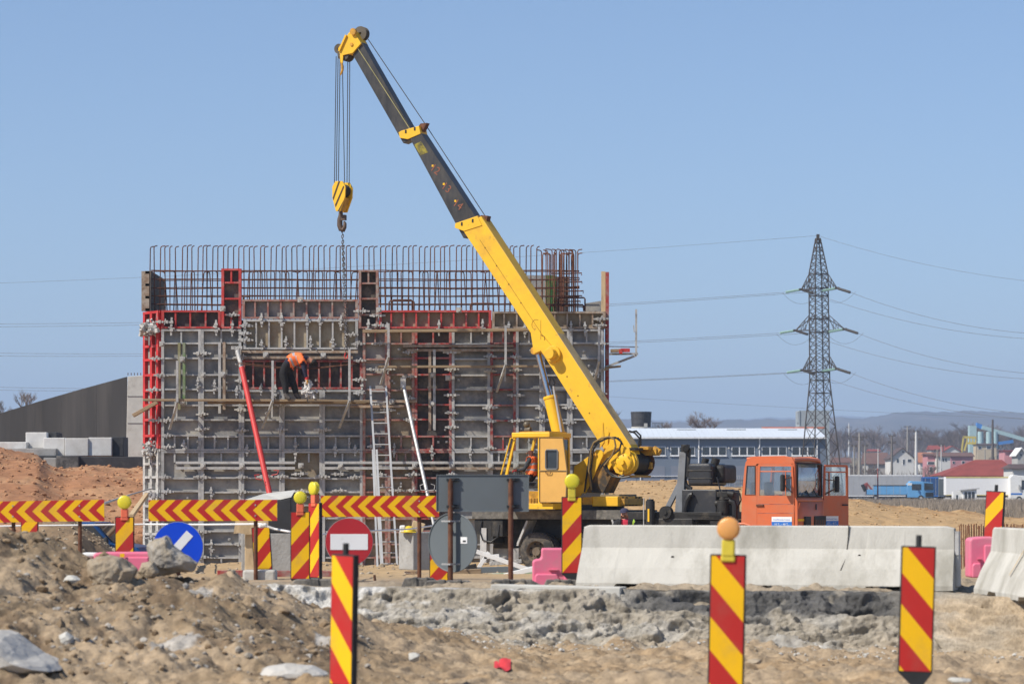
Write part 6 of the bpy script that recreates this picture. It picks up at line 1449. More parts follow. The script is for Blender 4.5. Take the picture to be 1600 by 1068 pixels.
def heap_xy(n): Y_ = rng.uniform(25, 31, n); return (rng.uniform(-.2, -.05, n) * Y_, Y_)
def bank_xy(n): X = rng.uniform(-1.6, 7, n); return (X, bank_edge(X) - rng.uniform(1.5, 3.0, n))
gravel('gravel', 3500, near_xy, lambda k: .008 + .03 * rng.random() ** 4, M_rockb)
gravel('gravel', 900, heap_xy, lambda k: .012 + .05 * rng.random() ** 4, M_rock)
gravel('soil_clods', 450, lambda n: ((lambda Y_: (rng.uniform(-.2, -.05, n) * Y_, Y_))(rng.uniform(25, 30.5, n))), lambda k: .02 + .075 * rng.random() ** 3, mat('brown_clod', (.25, .18, .11), .95, var=.3))
gravel('gravel', 1800, bank_xy, lambda k: .008 + .03 * rng.random() ** 4, M_con)
gravel('rubble', 900, lambda n: (rng.uniform(-11, 6, n), rng.uniform(62, 87, n)), lambda k: .03 + .12 * rng.random() ** 4, M_rockb)
gravel('rubble', 1500, lambda n: (rng.uniform(-12, -6.8, n), rng.uniform(52, 58, n)), lambda k: .02 + .07 * rng.random() ** 4, M_rockb)
gravel('rubble', 2600, lambda n: ((lambda Y_: (rng.uniform(-.19, -.125, n) * Y_, Y_))(rng.uniform(75, 128, n))), lambda k: .03 + .13 * rng.random() ** 5, mat('red_clod', (.36, .19, .1), .95))
gravel('rubble', 3000, lambda n: ((lambda Y_: (rng.uniform(.02, .19, n) * Y_, Y_))(rng.uniform(95, 135, n))), lambda k: .03 + .1 * rng.random() ** 5, mat('sand_clod', (.40, .26, .13), .95))
# ---------------------------------------------------------------- people
def body(name, nodes, edges, root, mats, pick, parent, sub=2):
    """nodes: {key: (x, y, z, rx, ry)}; one continuous skin; pick(face centre, nearest bone) -> material slot"""
    keys = list(nodes); me = bpy.data.meshes.new(name)
    me.from_pydata([nodes[k][:3] for k in keys], [(keys.index(a), keys.index(b)) for a, b in edges], [])
    o = bpy.data.objects.new(name, me); link(o)
    sk = o.modifiers.new('skin', 'SKIN'); sk.use_smooth_shade = True
    if not me.skin_vertices: me.skin_vertices.new()
    for i, k in enumerate(keys):
        n = nodes[k]; me.skin_vertices[0].data[i].radius = (n[3], n[4] if len(n) > 4 else n[3]); me.skin_vertices[0].data[i].use_root = (k == root)
    ss_ = o.modifiers.new('sub', 'SUBSURF'); ss_.levels = ss_.render_levels = sub
    dg = bpy.context.evaluated_depsgraph_get(); dg.update()
    m2 = bpy.data.meshes.new_from_object(o.evaluated_get(dg)); bpy.data.objects.remove(o)
    for m in mats: m2.materials.append(m)
    seg = [(a, b, Vector(nodes[a][:3]), Vector(nodes[b][:3])) for a, b in edges]
    for p in m2.polygons:
        c = p.center; best = None
        for a, b, A, B in seg:
            d = B - A; t = max(0, min(1, (c - A).dot(d) / max(d.length_squared, 1e-9))); q = (c - A - d * t).length
            if best is None or q < best[0]: best = (q, a, b, t)
        p.material_index = pick(c, best[1], best[2], best[3])
    o = bpy.data.objects.new('body', m2); link(o, parent); return o
def shell(src, test, off, name, m, parent, mfun=None, mats=None):
    """clothing: the body's own faces where test() holds, moved outwards"""
    me = src.data; keep = [p for p in me.polygons if test(p.center, p)]
    idx = {}; vs = []; fs = []; mi = []
    for p in keep:
        f = []
        for v in p.vertices:
            if v not in idx: idx[v] = len(vs); vs.append(me.vertices[v].co + me.vertices[v].normal * off)
            f.append(idx[v])
        fs.append(f); mi.append(mfun(p.center) if mfun else 0)
    nm = bpy.data.meshes.new(name); nm.from_pydata([tuple(v) for v in vs], [], fs)
    for q in (mats or [m]): nm.materials.append(q)
    nm.polygons.foreach_set('material_index', mi); nm.polygons.foreach_set('use_smooth', [True] * len(fs))
    o = bpy.data.objects.new(name, nm); link(o, parent); s = o.modifiers.new('cloth', 'SOLIDIFY'); s.thickness = .012; s.offset = 1
    return o
M_skin = mat('skin', (.48, .24, .16), .6, var=.08, bump=.05); M_navy = mat('navy_sweater', (.022, .022, .045), .9, var=.2); M_trs = mat('black_trousers', (.018, .018, .02), .9, var=.25)
M_vest = mat('orange_vest', (.92, .19, .05), .7, var=.06); M_refl = mat('grey_reflective_band', (.36, .37, .4), .4, var=.1)
M_boot = mat('grey_boots', (.11, .10, .09), .9, var=.3); M_hair = mat('dark_hair', (.02, .017, .015), .8, var=.3); M_glove = mat('yellow_glove', (.72, .36, .03), .8, var=.15); M_cuff = mat('red_cuff', (.5, .03, .03), .8)
def fingers(p, d, side, m, parent, s=1.):
    """palm with four unequal curled fingers and a thumb, from wrist p along d"""
    d = Vector(d).normalized(); side = Vector(side).normalized(); n = d.cross(side).normalized(); p = Vector(p); mb = MB()
    mb.beam(p, p + d * .09 * s, .085 * s, .035 * s, up=n, w2=.09 * s, h2=.03 * s)
    for k, L in enumerate((.07, .08, .075, .06)):
        b = p + d * .085 * s + side * (.034 - .0225 * k) * s; e = b + d * L * .5 * s; f = e + (d * .35 + n * .55) * L * .6 * s; g = f + (n * .5 - d * .3) * L * .4 * s
        mb.tube([b, e, f, g], [.011 * s, .011 * s, .01 * s, .008 * s], 6)
    b = p + d * .03 * s + side * .04 * s; mb.tube([b, b + (side * .7 + d * .6) * .035 * s, b + (side * .5 + d * .9 + n * .5) * .06 * s], [.014 * s, .012 * s, .009 * s], 6)
    return mb.build('hand', m, parent, local=True)
def face(head, fwd, up, parent, r=.1, hair=None):
    """eyes, brows, nose, mouth and ears on a skinned head"""
    f = Vector(fwd).normalized(); u = Vector(up); u = (u - f * u.dot(f)).normalized(); s = u.cross(f); h = Vector(head); 
    mb = MB(); mb.beam(h + f * r * .82 + u * r * .18, h + f * r * 1.16 - u * r * .22, .02, .022, up=s, w2=.034, h2=.03); mb.ball(h + f * r * 1.08 - u * r * .2, .02, 8)
    for k in (-1, 1): mb.ball(h + s * k * r * .8 - u * r * .05, .03, 8, (.55, .8, 1.1))
    mb.build('nose_and_ears', M_skin, parent, local=True)
    mb = MB()
    for k in (-1, 1): mb.ball(h + f * r * .88 + s * k * r * .34 + u * r * .12, .009, 8); mb.beam(h + f * r * .92 + s * k * r * .18 + u * r * .26, h + f * r * .86 + s * k * r * .5 + u * r * .26, .006, .006)
    mb.beam(h + f * r * .93 - s * r * .25 - u * r * .52, h + f * r * .93 + s * r * .25 - u * r * .52, .006, .006)
    mb.build('eyes_and_mouth', M_hair, parent, local=True)

# the worker bending on the scaffold plank
Y = WY - .92
def w(x, y, dy=0.): return at(x, y, Y + dy)
pw = thing('person', at(455, 622.5, Y) - Vector((0, 0, 0)), 'worker in orange vest and black trousers bending over on the scaffold plank', 'person'); o = pw.location
def n(x, y, r, dy=0., r2=None): q = w(x, y, dy) - o; return (q.x, q.y, q.z, r, r2 or r)
N = {'pelvis': n(444, 566.5, .2, .0, .2), 'waist': n(453, 558, .185), 'chest': n(466, 555, .17, 0, .18), 'shoul': n(475, 554, .14), 'neck': n(481, 556, .07), 'head': n(486, 560, .092), 'crown': n(488.5, 562, .088),
     'hipL': n(441.5, 576, .15, -.1), 'kneeL': n(446, 597, .115, -.12), 'ankL': n(447, 614, .085, -.12), 'toeL': n(454, 620.5, .055, -.15),
     'hipR': n(449, 576, .145, .1), 'kneeR': n(459, 597, .115, .1), 'ankR': n(463.5, 614, .085, .12), 'toeR': n(470, 620.5, .055, .1),
     'shL': n(472, 558, .095, -.18), 'elL': n(475.5, 574, .072, -.22), 'wrL': n(479.5, 588.5, .046, -.2), 'shR': n(473, 558, .09, .18), 'elR': n(471, 574, .07, .2), 'wrR': n(478, 587, .046, .12)}
E = [('pelvis', 'waist'), ('waist', 'chest'), ('chest', 'shoul'), ('shoul', 'neck'), ('neck', 'head'), ('head', 'crown'), ('pelvis', 'hipL'), ('hipL', 'kneeL'), ('kneeL', 'ankL'), ('ankL', 'toeL'), ('pelvis', 'hipR'), ('hipR', 'kneeR'), ('kneeR', 'ankR'), ('ankR', 'toeR'),
     ('shoul', 'shL'), ('shL', 'elL'), ('elL', 'wrL'), ('shoul', 'shR'), ('shR', 'elR'), ('elR', 'wrR')]
def pick(c, a, b, t):
    if b in ('toeL', 'toeR') or (b in ('ankL', 'ankR') and t > .8): return 3
    if a in ('pelvis', 'hipL', 'hipR', 'kneeL', 'kneeR') and b != 'waist': return 2
    if b == 'waist' and t < .45: return 2
    if a in ('neck', 'head'): return 0
    return 1
bw = body('body', N, E, 'pelvis', [M_skin, M_navy, M_trs, M_boot], pick, pw)
sp0, sp1 = Vector(N['pelvis'][:3]), Vector(N['shoul'][:3]); sd = (sp1 - sp0).normalized(); sl = (sp1 - sp0).length
def vt(c, p):
    t = (c - sp0).dot(sd) / sl; d = (c - sp0 - sd * t * sl).length
    return .26 < t < .98 and d < .3 and (c - Vector(N['elL'][:3])).length > .2
shell(bw, vt, .025, 'vest', M_vest, pw, lambda c: 1 if any(abs((c - sp0).dot(sd) / sl - k) < .045 for k in (.42, .64)) else 0, [M_vest, M_refl])
face(Vector(N['head'][:3]) + Vector((.02, 0, -.02)), (.55, -.1, -.8), (.8, 0, .5), pw, .085)
mb = MB(); c = Vector(N['crown'][:3]) + Vector((.03, 0, .0)); mb.ball(c, .105, 12, (1, 1, .95)); mb.build('cap', M_hair, pw, local=True)
for k, dy in (('wrL', 0), ('wrR', 0)):
    q = Vector(N[k][:3]); fingers(q, (.2, 0, -1), (0, -1, 0), M_glove, pw)
    mb = MB(); mb.cyl(q + Vector((-.005, 0, .07)), q + Vector((.0, 0, -.01)), .056, 10); mb.build('cuff', M_cuff, pw, local=True)
pw.location.z -= .075
# heap of crusted clamps he is handling
mb = MB(); rr = random.Random(5)
for k in range(60):
    t = rr.random(); x = 481 + (rr.gauss(0, 1) * (2 + 5 * t)); y = 594 + 27 * t
    c = at(x, y, Y + rr.uniform(-.15, .15)); d = Vector((rr.uniform(-1, 1), rr.uniform(-.6, .6), rr.uniform(-1, 1))).normalized(); mb.beam(c - d * .07, c + d * .07, .045, .05)
    mb.ball(c + d * .05, .035, 6)
tag(mb.build('clamp_bundle', mat('white_crusted_clamp', (.62, .61, .59), .9, var=.25, scale=9, bump=.6)), 'bundle of white crusted clamps held up by the bending worker', 'clamp bundle')

# the crane driver
q = SF.px(833, 740, 1.45); dO = SF.world(q)
pd = thing('person', dO, 'crane driver in an orange vest seated in the yellow cab', 'person', None, SF.a)   # x ahead, y left, z up; origin at the seat
def a_(x, y, z, r, r2=None): return (x, y, z, r, r2 or r)
N = {'pelvis': a_(0, 0, -.1, .15, .17), 'waist': a_(.0, 0, .08, .145, .16), 'chest': a_(.03, 0, .3, .15, .18), 'shoul': a_(.04, 0, .42, .1, .13), 'neck': a_(.05, 0, .5, .06), 'head': a_(.08, 0, .6, .09), 'crown': a_(.08, 0, .68, .085),
     'hL': a_(.08, .12, -.13, .1), 'kL': a_(.46, .16, -.06, .075), 'aL': a_(.5, .16, -.42, .055), 'tL': a_(.62, .16, -.46, .045), 'hR': a_(.08, -.12, -.13, .1), 'kR': a_(.46, -.16, -.06, .075), 'aR': a_(.55, -.16, -.42, .055), 'tR': a_(.66, -.16, -.46, .045),
     'sL': a_(.03, .2, .4, .075), 'eL': a_(.14, .26, .14, .055), 'wL': a_(.42, .2, .1, .04), 'sR': a_(.03, -.2, .4, .075), 'eR': a_(.14, -.26, .14, .055), 'wR': a_(.42, -.2, .1, .04)}
E = [('pelvis', 'waist'), ('waist', 'chest'), ('chest', 'shoul'), ('shoul', 'neck'), ('neck', 'head'), ('head', 'crown'), ('pelvis', 'hL'), ('hL', 'kL'), ('kL', 'aL'), ('aL', 'tL'), ('pelvis', 'hR'), ('hR', 'kR'), ('kR', 'aR'), ('aR', 'tR'), ('shoul', 'sL'), ('sL', 'eL'), ('eL', 'wL'), ('shoul', 'sR'), ('sR', 'eR'), ('eR', 'wR')]
def pick(c, a, b, t):
    if a in ('neck', 'head'): return 0
    if b in ('tL', 'tR'): return 3
    if a in ('pelvis', 'hL', 'hR', 'kL', 'kR') and b != 'waist': return 2
    return 1
M_jkt = mat('dark_grey_sweater', (.04, .043, .05), .9, var=.2)
bd_ = body('body', N, E, 'pelvis', [M_skin, M_jkt, M_trs, M_boot], pick, pd)
shell(bd_, lambda c, p: -.02 < c.z < .47 and abs(c.y) < .19 and c.x < .25, .022, 'vest', M_vest, pd, lambda c: 1 if abs(c.z - .12) < .035 or abs(c.z - .27) < .03 else 0, [M_vest, M_refl])
face((.1, 0, .6), (1, .15, 0), (0, 0, 1), pd, .088)
for s_ in (1, -1): fingers((.42, .2 * s_, .1), (1, 0, -.1), (0, -s_, .2), M_cuff if s_ > 0 else M_skin, pd)

# the man in the cap behind the long barrier
Ym = 74.5; c = at(977, 800, Ym); gz = tz(c.x, Ym)
pm = thing('person', (c.x, Ym, gz), 'man in a dark cap, red shirt and black jacket behind the long barrier', 'person')
hz = at(977, 803, Ym).z - gz    # head centre above the ground
k_ = hz / 1.62
def b_(x, y, z, r, r2=None): return (x * k_, y * k_, z * k_, r * k_, (r2 or r) * k_)
N = {'pelvis': b_(0, 0, .95, .16, .13), 'waist': b_(0, 0, 1.1, .165, .13), 'chest': b_(.0, 0, 1.3, .185, .14), 'shoul': b_(.0, 0, 1.42, .13, .1), 'neck': b_(-.01, -.01, 1.5, .062), 'head': b_(-.03, -.03, 1.6, .085), 'crown': b_(-.02, -.01, 1.7, .09),
     'hL': b_(.1, 0, .9, .1), 'kL': b_(.11, .0, .5, .075), 'aL': b_(.12, 0, .1, .055), 'tL': b_(.12, -.13, .04, .045), 'hR': b_(-.1, 0, .9, .1), 'kR': b_(-.11, 0, .5, .075), 'aR': b_(-.12, 0, .1, .055), 'tR': b_(-.12, -.13, .04, .045),
     'sL': b_(.22, .0, 1.39, .085), 'eL': b_(.29, .0, 1.1, .062), 'wL': b_(.27, -.12, .87, .042), 'sR': b_(-.22, 0, 1.39, .085), 'eR': b_(-.29, .0, 1.1, .062), 'wR': b_(-.27, -.12, .87, .042)}
M_shirt = mat('red_shirt', (.55, .035, .07), .85, var=.1); M_jck = mat('black_jacket', (.018, .018, .02), .85, var=.2); M_cap = mat('navy_cap', (.045, .045, .085), .85, var=.15); M_hiv = mat('lime_band', (.5, .75, .08), .6)
bm_ = body('body', N, E, 'pelvis', [M_skin, M_shirt, M_trs, M_boot], pick, pm)
shell(bm_, lambda c, p: .9 * k_ < c.z < 1.47 * k_ and not (abs(c.x + .03) < .095 * k_ + (1.3 * k_ - c.z) * .05 and c.y < .02), .02, 'jacket', M_jck, pm, lambda c: 1 if abs(c.x - .165 * k_ + (c.z - 1.25 * k_) * -.25) < .025 and c.y < 0 else 0, [M_jck, M_hiv])
hc = Vector(N['head'][:3]); face(hc + Vector((0, .0, .0)), (-.35, -1, -.05), (0, 0, 1), pm, .09 * k_)
mb = MB(); cc = Vector(N['crown'][:3]); mb.ball(cc + Vector((0, 0, .0)), .122 * k_, 16, (1, 1.1, .75)); mb.v = [(a[0], a[1], max(a[2], cc.z - .025)) for a in mb.v]
f = Vector((-.35, -1, 0)).normalized(); s_ = Vector((0, 0, 1)).cross(f); mb.prism([cc + f * .1 * k_ + s_ * .085 + Vector((0, 0, -.02)), cc + f * .17 * k_ + s_ * .07 + Vector((0, 0, -.04)), cc + f * .19 * k_ + Vector((0, 0, -.045)), cc + f * .17 * k_ - s_ * .07 + Vector((0, 0, -.04)), cc + f * .1 * k_ - s_ * .085 + Vector((0, 0, -.02))], (0, 0, .014))
mb.build('cap', M_cap, pm, local=True)
for s_ in ('wL', 'wR'): fingers(N[s_][:3], (0, -.4, -1), (1 if s_ == 'wR' else -1, -.3, 0), M_skin, pm)
# ---------------------------------------------------------------- beyond the site: abutment, pylon, warehouse, village
# dark wing wall and abutment on the left
M_wing = mat('bitumen_wall', (.034, .033, .033), .8, var=.25, scale=.5, dirt=(.062, .058, .055), damt=.42, dscale=.7, stretch=(1, 1, .12))
ab = thing('bridge_abutment', at(140, 740, 132), 'dark coated bridge wing wall with a pale end pillar rising from the red soil', 'abutment')
def quadp(pts, off, nm, m, par, bev=0):
    mb = MB(); mb.prism(pts, off); return mb.build(nm, m, par, bevel=bev)
WA, WB = 128, 150
xL = [(-160, 688), (0, 645.5), (60, 627), (120, 609.5), (199, 588)]
wy_ = lambda x: 119.5 / (1 + 1.083 * (x - 800) / F)
top = [at(x, y, wy_(x)) for x, y in xL]
pl = top + [Vector((top[-1].x, top[-1].y, -1)), Vector((top[0].x, top[0].y, -1))]
quadp(pl, (-.15, .7, 0), 'wing_wall', M_wing, ab)
for xx in (95, 150):
    yy_ = np.interp(xx, [p[0] for p in xL], [p[1] for p in xL]); p = at(xx, yy_, wy_(xx) - .01); mb = MB(); mb.span((p.x, p.y - .012, 1), (p.x + .06, p.y + .1, p.z - .05)); mb.build('joint', M_tar, ab)
quadp([at(199.5, 588, 139), at(226, 586, 139), at(226, 745, 139), at(196, 745, 139)], (.0, .9, 0), 'end_pillar', M_con, ab, .02)
for py in (618, 660):
    mb = MB(); a = at(199, py, 138.98); b = at(223, py + .7, 138.98); mb.span((a.x, 138.97, b.z), (b.x, 139.02, a.z)); mb.build('pour_joint', M_congr, ab)
for k in range(5): 
    mb = MB(); p = at(200 + 5 * k, 586, 139.4); mb.cyl(p, p + Vector((0, 0, .12)), .02, 5); mb.build('rebar_end', M_rebar, ab)
M_wblk = mat('fresh_block_concrete', (.62, .61, .585), .9, var=.1, dirt=(.48, .46, .42), damt=.42, dscale=.9, specks=(.36, .34, .3), spk=.3, sps=3)
def blk(x0, x1, y0, y1, Y, m, nm='foundation_block', d=1.6, skew=0, side=None):
    a, b = at(x0, y1, Y), at(x1, y0, Y); mb = MB(); mb.prism([(a.x + skew, Y, a.z), (b.x + skew, Y, a.z), (b.x, Y, b.z), (a.x, Y, b.z)], (.0, d, 0)); return mb.build(nm, m, ab, bevel=.03)
blk(-40, 42, 690, 714, 130, M_wblk, skew=-.05); blk(40, 73, 675, 700, 130.5, M_wblk); blk(73, 89, 675, 690, 131, M_tar)
blk(68, 101, 683.5, 712, 129.4, M_wblk); blk(101.3, 138, 684, 712, 129.2, M_wblk); blk(138.2, 174.5, 683, 712, 129.3, M_wblk); blk(174.8, 193, 682, 713, 129.5, M_tar)
blk(10, 88, 700, 712, 129, M_congr); blk(54, 88, 712, 722, 128, M_tar); blk(68, 88, 715, 738, 127.5, M_congr)
mix = mat('blotched_tar', (.06, .06, .06), .8, var=.3, dirt=(.32, .31, .29), damt=.42, dscale=.8)
blk(88, 123, 711.5, 750, 127, mix); blk(123.2, 224, 713, 750, 127.3, M_tar)

# bare trees
M_bark = mat('bare_bark', (.17, .135, .115), .95, var=.25); M_twig = mat('bare_twigs', (.22, .175, .155), .95, var=.2, rnd=.2)
def tree_mesh(seed, H, spread=.5, levels=5, r0=.022, nb=4):
    r = random.Random(seed); tr, cr = MB(), MB()
    def grow(p, d, L, rad, lev):
        e = p + d * L; mid = p + d * L * .5 + Vector((r.uniform(-1, 1), r.uniform(-1, 1), 0)) * L * .05
        (tr if lev <= 1 else cr).tube([p, mid, e] if lev < 3 else [p, e], [rad, rad * .85, rad * .68] if lev < 3 else [rad, rad * .5], 5 if lev < 2 else 3)
        if lev >= levels: return
        for k in range(nb + (1 if lev >= 2 else 0)):
            t = r.uniform(.45, 1.) if lev else r.uniform(.6, 1.05)
            q = p + d * L * min(t, 1); a = r.uniform(0, 6.28); u = Vector((math.cos(a), math.sin(a), r.uniform(.1, .6))); nd = (d * r.uniform(.5, 1.) + u * spread * r.uniform(.6, 1.3)).normalized()
            grow(q, nd, L * r.uniform(.55, .8), max(rad * .55, H * .0011), lev + 1)
    grow(Vector((0, 0, 0)), Vector((0, 0, 1)), H * .3, H * r0, 0)
    return tr.mesh('trunk', M_bark), cr.mesh('crown', M_twig)
def tree(px, py_top, py_base, Y, seed, label, spread=.5, levels=5, nb=4):
    b = at(px, py_base, Y); Ht = (py_base - py_top) / ppm(Y)
    t = thing('bare_tree', b, label, 'tree'); a, c = tree_mesh(seed, Ht * 1.0, spread, levels, nb=nb)
    zmax = max(v.co.z for v in c.vertices); k = Ht / zmax
    for nm, me in (('trunk', a), ('crown', c)): put(nm, me, t, (0, 0, 0), (0, 0, 0), (k, k, k))
tree(40, 604, 668, 210, 1, 'bare tree rising beyond the slope of the dark wing wall', .55, 4)
tree(6, 622, 672, 215, 2, 'bare tree cut by the picture edge beyond the dark wing wall', .5, 4)
tree(1099, 641, 712, 430, 3, 'broad bare tree rising behind the white warehouse roof', .8, 5, 4)
tree(952, 636, 700, 400, 4, 'thin bare tree between the formwork end and the cooling tower', .4, 4, 4)
tree(930, 625, 720, 150, 8, 'slender bare sapling peeping past the end of the formwork', .3, 4, 3)
tree(1044, 655, 700, 440, 6, 'small bare tree beside the wooden cooling tower', .6, 4)

# pylon
PY = 335.; M_pyl = mat('weathered_pylon_steel', (.075, .065, .06), .8, .2, var=.3, bump=0)
def lat(px, py, dy=0.): return at(px, py, PY + dy)
pyl = thing('power_pylon', at(1283, 768, PY), 'tall steel lattice power pylon behind the orange cab', 'power pylon')
S = 1 / ppm(PY)
def half(py):   # half width in metres of the square shaft at a photo row
    return float(np.interp(py, [367, 372, 428, 594, 770], [.12, .2, .83, .87, 1.95]))
cxp = lambda py: float(np.interp(py, [367, 770], [1278, 1283]))
ROT = R(20)
def corner(py, k):
    a = ROT + R(45) + k * R(90); h = half(py) * 1.414; c = at(cxp(py), py, PY)
    return c + Vector((math.cos(a) * h, math.sin(a) * h, 0))
rows = [372, 384, 396, 408, 418, 428, 439, 450, 462, 474, 486, 498, 508, 519, 531, 543, 555, 567, 581, 594, 614, 638, 666, 698, 734, 772]
for k in range(4):
    mb = MB(); mb.tube([corner(r_, k) for r_ in rows], .075, 4); mb.build('leg', M_pyl, pyl)
mb = MB()
for i in range(len(rows) - 1):
    for k in range(4):
        a, b, c, d = corner(rows[i], k), corner(rows[i], (k + 1) % 4), corner(rows[i + 1], k), corner(rows[i + 1], (k + 1) % 4)
        mb.beam(a, d, .055, .055); mb.beam(b, c, .055, .055)
        if rows[i] in (428, 450, 462, 498, 519, 594, 581, 614): mb.beam(a, b, .09, .09)
tag(mb.build('lattice_bracing', M_pyl, pyl), kind='stuff')
mb = MB(); mb.beam(lat(1278, 366), lat(1278, 374), .35, .35); mb.build('peak', M_pyl, pyl)
ARMS = [(428, 452, 1252, 1308), (492, 516, 1243, 1320), (556, 578, 1254, 1308)]
tips = []
M_ins = mat('green_glass_insulator', (.32, .50, .42), .2, var=.1, bump=0, spec=.6); M_insd = mat('brown_insulator', (.07, .06, .055), .4, var=.1, bump=0)
for (ya, yb, xl, xr) in ARMS:
    for xt, s in ((xl, -1), (xr, 1)):
        tip = lat(xt, yb - (2 if s > 0 else 0), -s * 1.2)
        mb = MB()
        k2 = [k for k in range(4) if (corner(yb, k).x - at(cxp(yb), yb, PY).x) * s > 0]
        for k in k2:
            lo, hi = corner(yb, k), corner(ya, k); mb.beam(lo, tip, .09, .09); mb.beam(hi, tip, .08, .08)
            for f in (.3, .6): mb.beam(lo.lerp(tip, f), hi.lerp(tip, f), .05, .05); mb.beam(lo.lerp(tip, f), hi.lerp(tip, max(0, f - .3)), .05, .05)
        mb.box(tip, (.5, .4, .25)); mb.build('cross_arm', M_pyl, pyl); tips.append((tip, s, yb))
def wire(pts, label, r=.019, grp='overhead wires of the pylon'):
    mb = MB(); mb.tube(pts, r, 4); tag(mb.build('overhead_wire', mat('wire_grey', (.16, .155, .15), .6, .3, bump=0)), label, 'wire', grp)
def sag(a, b, s, n=40): return [a.lerp(b, t) - Vector((0, 0, s * 4 * t * (1 - t))) for t in np.linspace(0, 1, n)]
# the line comes from beyond the left edge and goes off beyond the right edge
names = ['uppermost cross arm', 'middle cross arm', 'lowest cross arm']
PL, PR = Vector((-150, 520, 0)), Vector((185, 330, 0))
for i, (tip, s, yb) in enumerate(tips):
    lev = names[i // 2]; arm = 'short' if s < 0 else 'long'
    for d, X, ys in ((-1, -180, {452: 505, 516: 548, 578: 600}), (1, 1780, {452: 518, 516: 580, 578: 643})):
        e = lat(tip.x / PY * F + 800, 0); start = Vector((tip.x, tip.y, tip.z))
        ydr = (4.5 if s > 0 else 0)
        if d < 0: far = at(X, ys[yb] + ydr * 1.2, PY + 40 - s * 3)
        else: far = at(X, ys[yb] + (10 if s < 0 else 0), PY - 30 + s * 3)
        dirv = (far - start).normalized(); pin = start + dirv * 2.0 + Vector((0, 0, -.28))
        mb = MB(); m = M_ins if d < 0 else M_insd
        for q in range(14):
            p = start.lerp(pin, (q + 1.5) / 16); mb.cyl(p - dirv * .035, p + dirv * .035, .16, 8)
        mb.tube([start, pin], .03, 4); mb.build('insulator_string', m, pyl)
        wire(sag(pin, far, 1.2 if d < 0 else 2.0), f"conductor of the {lev}, leaving the {'near' if s > 0 else 'far'} side of the pylon towards the {'formwork' if d < 0 else 'hills'}")
    # jumper loop
    a = tip + Vector((-2.2, .2, -.4)); b = tip + Vector((2.2, 0, -.4)); mb = MB(); mb.tube(sag(a, b, 1.3, 14), .014, 4); mb.build('jumper_loop', M_insd, pyl)
pk = lat(1278, 368)
wire(sag(pk, at(-180, 448, PY + 40), .7), 'thin earth wire from the pylon peak running behind the rebar', .015)
wire(sag(pk, at(1780, 450, PY - 30), 1.4), 'thin earth wire from the pylon peak running off over the hills', .015)
wire(sag(at(950, 619, 420), at(1800, 662, 420), .3), 'low thin wire strung across behind the warehouse roof and the village', .014)

# warehouse
WH = 385.; M_wh = mat('blue_grey_render', (.155, .19, .245), .85, var=.06, scale=.3, bump=.05); M_wroof = mat('white_metal_roof', (.68, .73, .78), .5, .1, var=.06, scale=.1, bump=.02); M_wframe = mat('white_frame', (.75, .75, .75), .6, bump=0)
wh = thing('warehouse', at(1130, 775, WH), 'long blue grey warehouse with white window frames and a pale metal roof', 'warehouse')
a, b = at(900, 775, WH), at(1291, 683, WH)
mb = MB(); mb.span((a.x, WH, a.z - 1.5), (b.x, WH + 20, b.z)); mb.build('wall', M_wh, wh)
e0 = at(898, 683.5, WH - .5); e1 = at(1292, 682.5, WH - .5); rz_ = at(1000, 669.5, WH + 12).z
mb = MB()
for k in range(44):
    x0 = e0.x + (e1.x - e0.x) * k / 44; x1 = e0.x + (e1.x - e0.x) * (k + 1) / 44 - .03
    mb.prism([(x0, WH - .5, e0.z), (x0, WH + 12, rz_), (x0, WH + 12, rz_ + .08), (x0, WH - .5, e0.z + .08)], (x1 - x0, 0, 0)); 
    if k % 6 == 5 or k == 43:
        mb.build('roof_sheet', M_wroof, wh); mb = MB()
mb = MB(); mb.span((e0.x, WH - .62, e0.z - .12), (e1.x, WH - .45, e0.z + .1)); mb.build('gutter', M_wframe, wh)
mb = MB(); p = at(1190, 669, WH + 12.5); q_ = at(1290, 666.8, WH + 12.5); mb.span((p.x, WH + 12.1, p.z), (q_.x, WH + 12.6, q_.z)); mb.build('ridge_strip', mat('orange_ridge', (.6, .16, .07), .7), wh)
for x in (1072, 1150, 1230):
    mb = MB(); p = at(x, 671, WH + 10); mb.box(p, (2.6, 1.2, .1)); mb.build('roof_light', M_sgrey, wh)
for x0, x1 in ((911, 949), (957, 995), (1002, 1040), (1047.5, 1086), (1096.5, 1135), (1143, 1179.5), (1190, 1229), (1237, 1274)):
    p, q_ = at(x0, 711.5, WH), at(x1, 697, WH); mb = MB(); mb.span((p.x, WH - .06, p.z), (q_.x, WH + .03, q_.z)); f_ = mb.build('window', M_wframe, wh)
    for k in range(3):
        w_ = (q_.x - p.x) / 3; mb = MB(); mb.span((p.x + w_ * k + .09, WH - .075, p.z + .1), (p.x + w_ * (k + 1) - .09, WH - .05, q_.z - .1)); mb.build('pane', M_gdark, f_)
    mb = MB(); mb.span((p.x - .1, WH - .16, p.z - .1), (q_.x + .1, WH - .02, p.z)); mb.build('sill', M_wframe, f_)
    r0, r1 = at(x0 + 1, 760, WH), at(x1 - 1, 727.5, WH); mb = MB(); mb.span((r0.x, WH - .03, r0.z - 1), (r1.x, WH + .05, r1.z)); mb.build('roller_door', mat('grey_roller_door', (.20, .22, .27), .7, var=.05, bump=0), wh)
    mb = MB(); pl_ = at(x0 - 4, 700, WH - .2); mb.ball(pl_, .16, 6); mb.build('wall_lamp', M_gal, wh)
for x in (1001, 1092, 1187, 1277):
    mb = MB(); p, q_ = at(x, 684, WH - .12), at(x, 765, WH - .12); mb.tube([p, p + Vector((0, .0, -.4)), q_], .1, 6); mb.build('downpipe', M_wframe, wh)
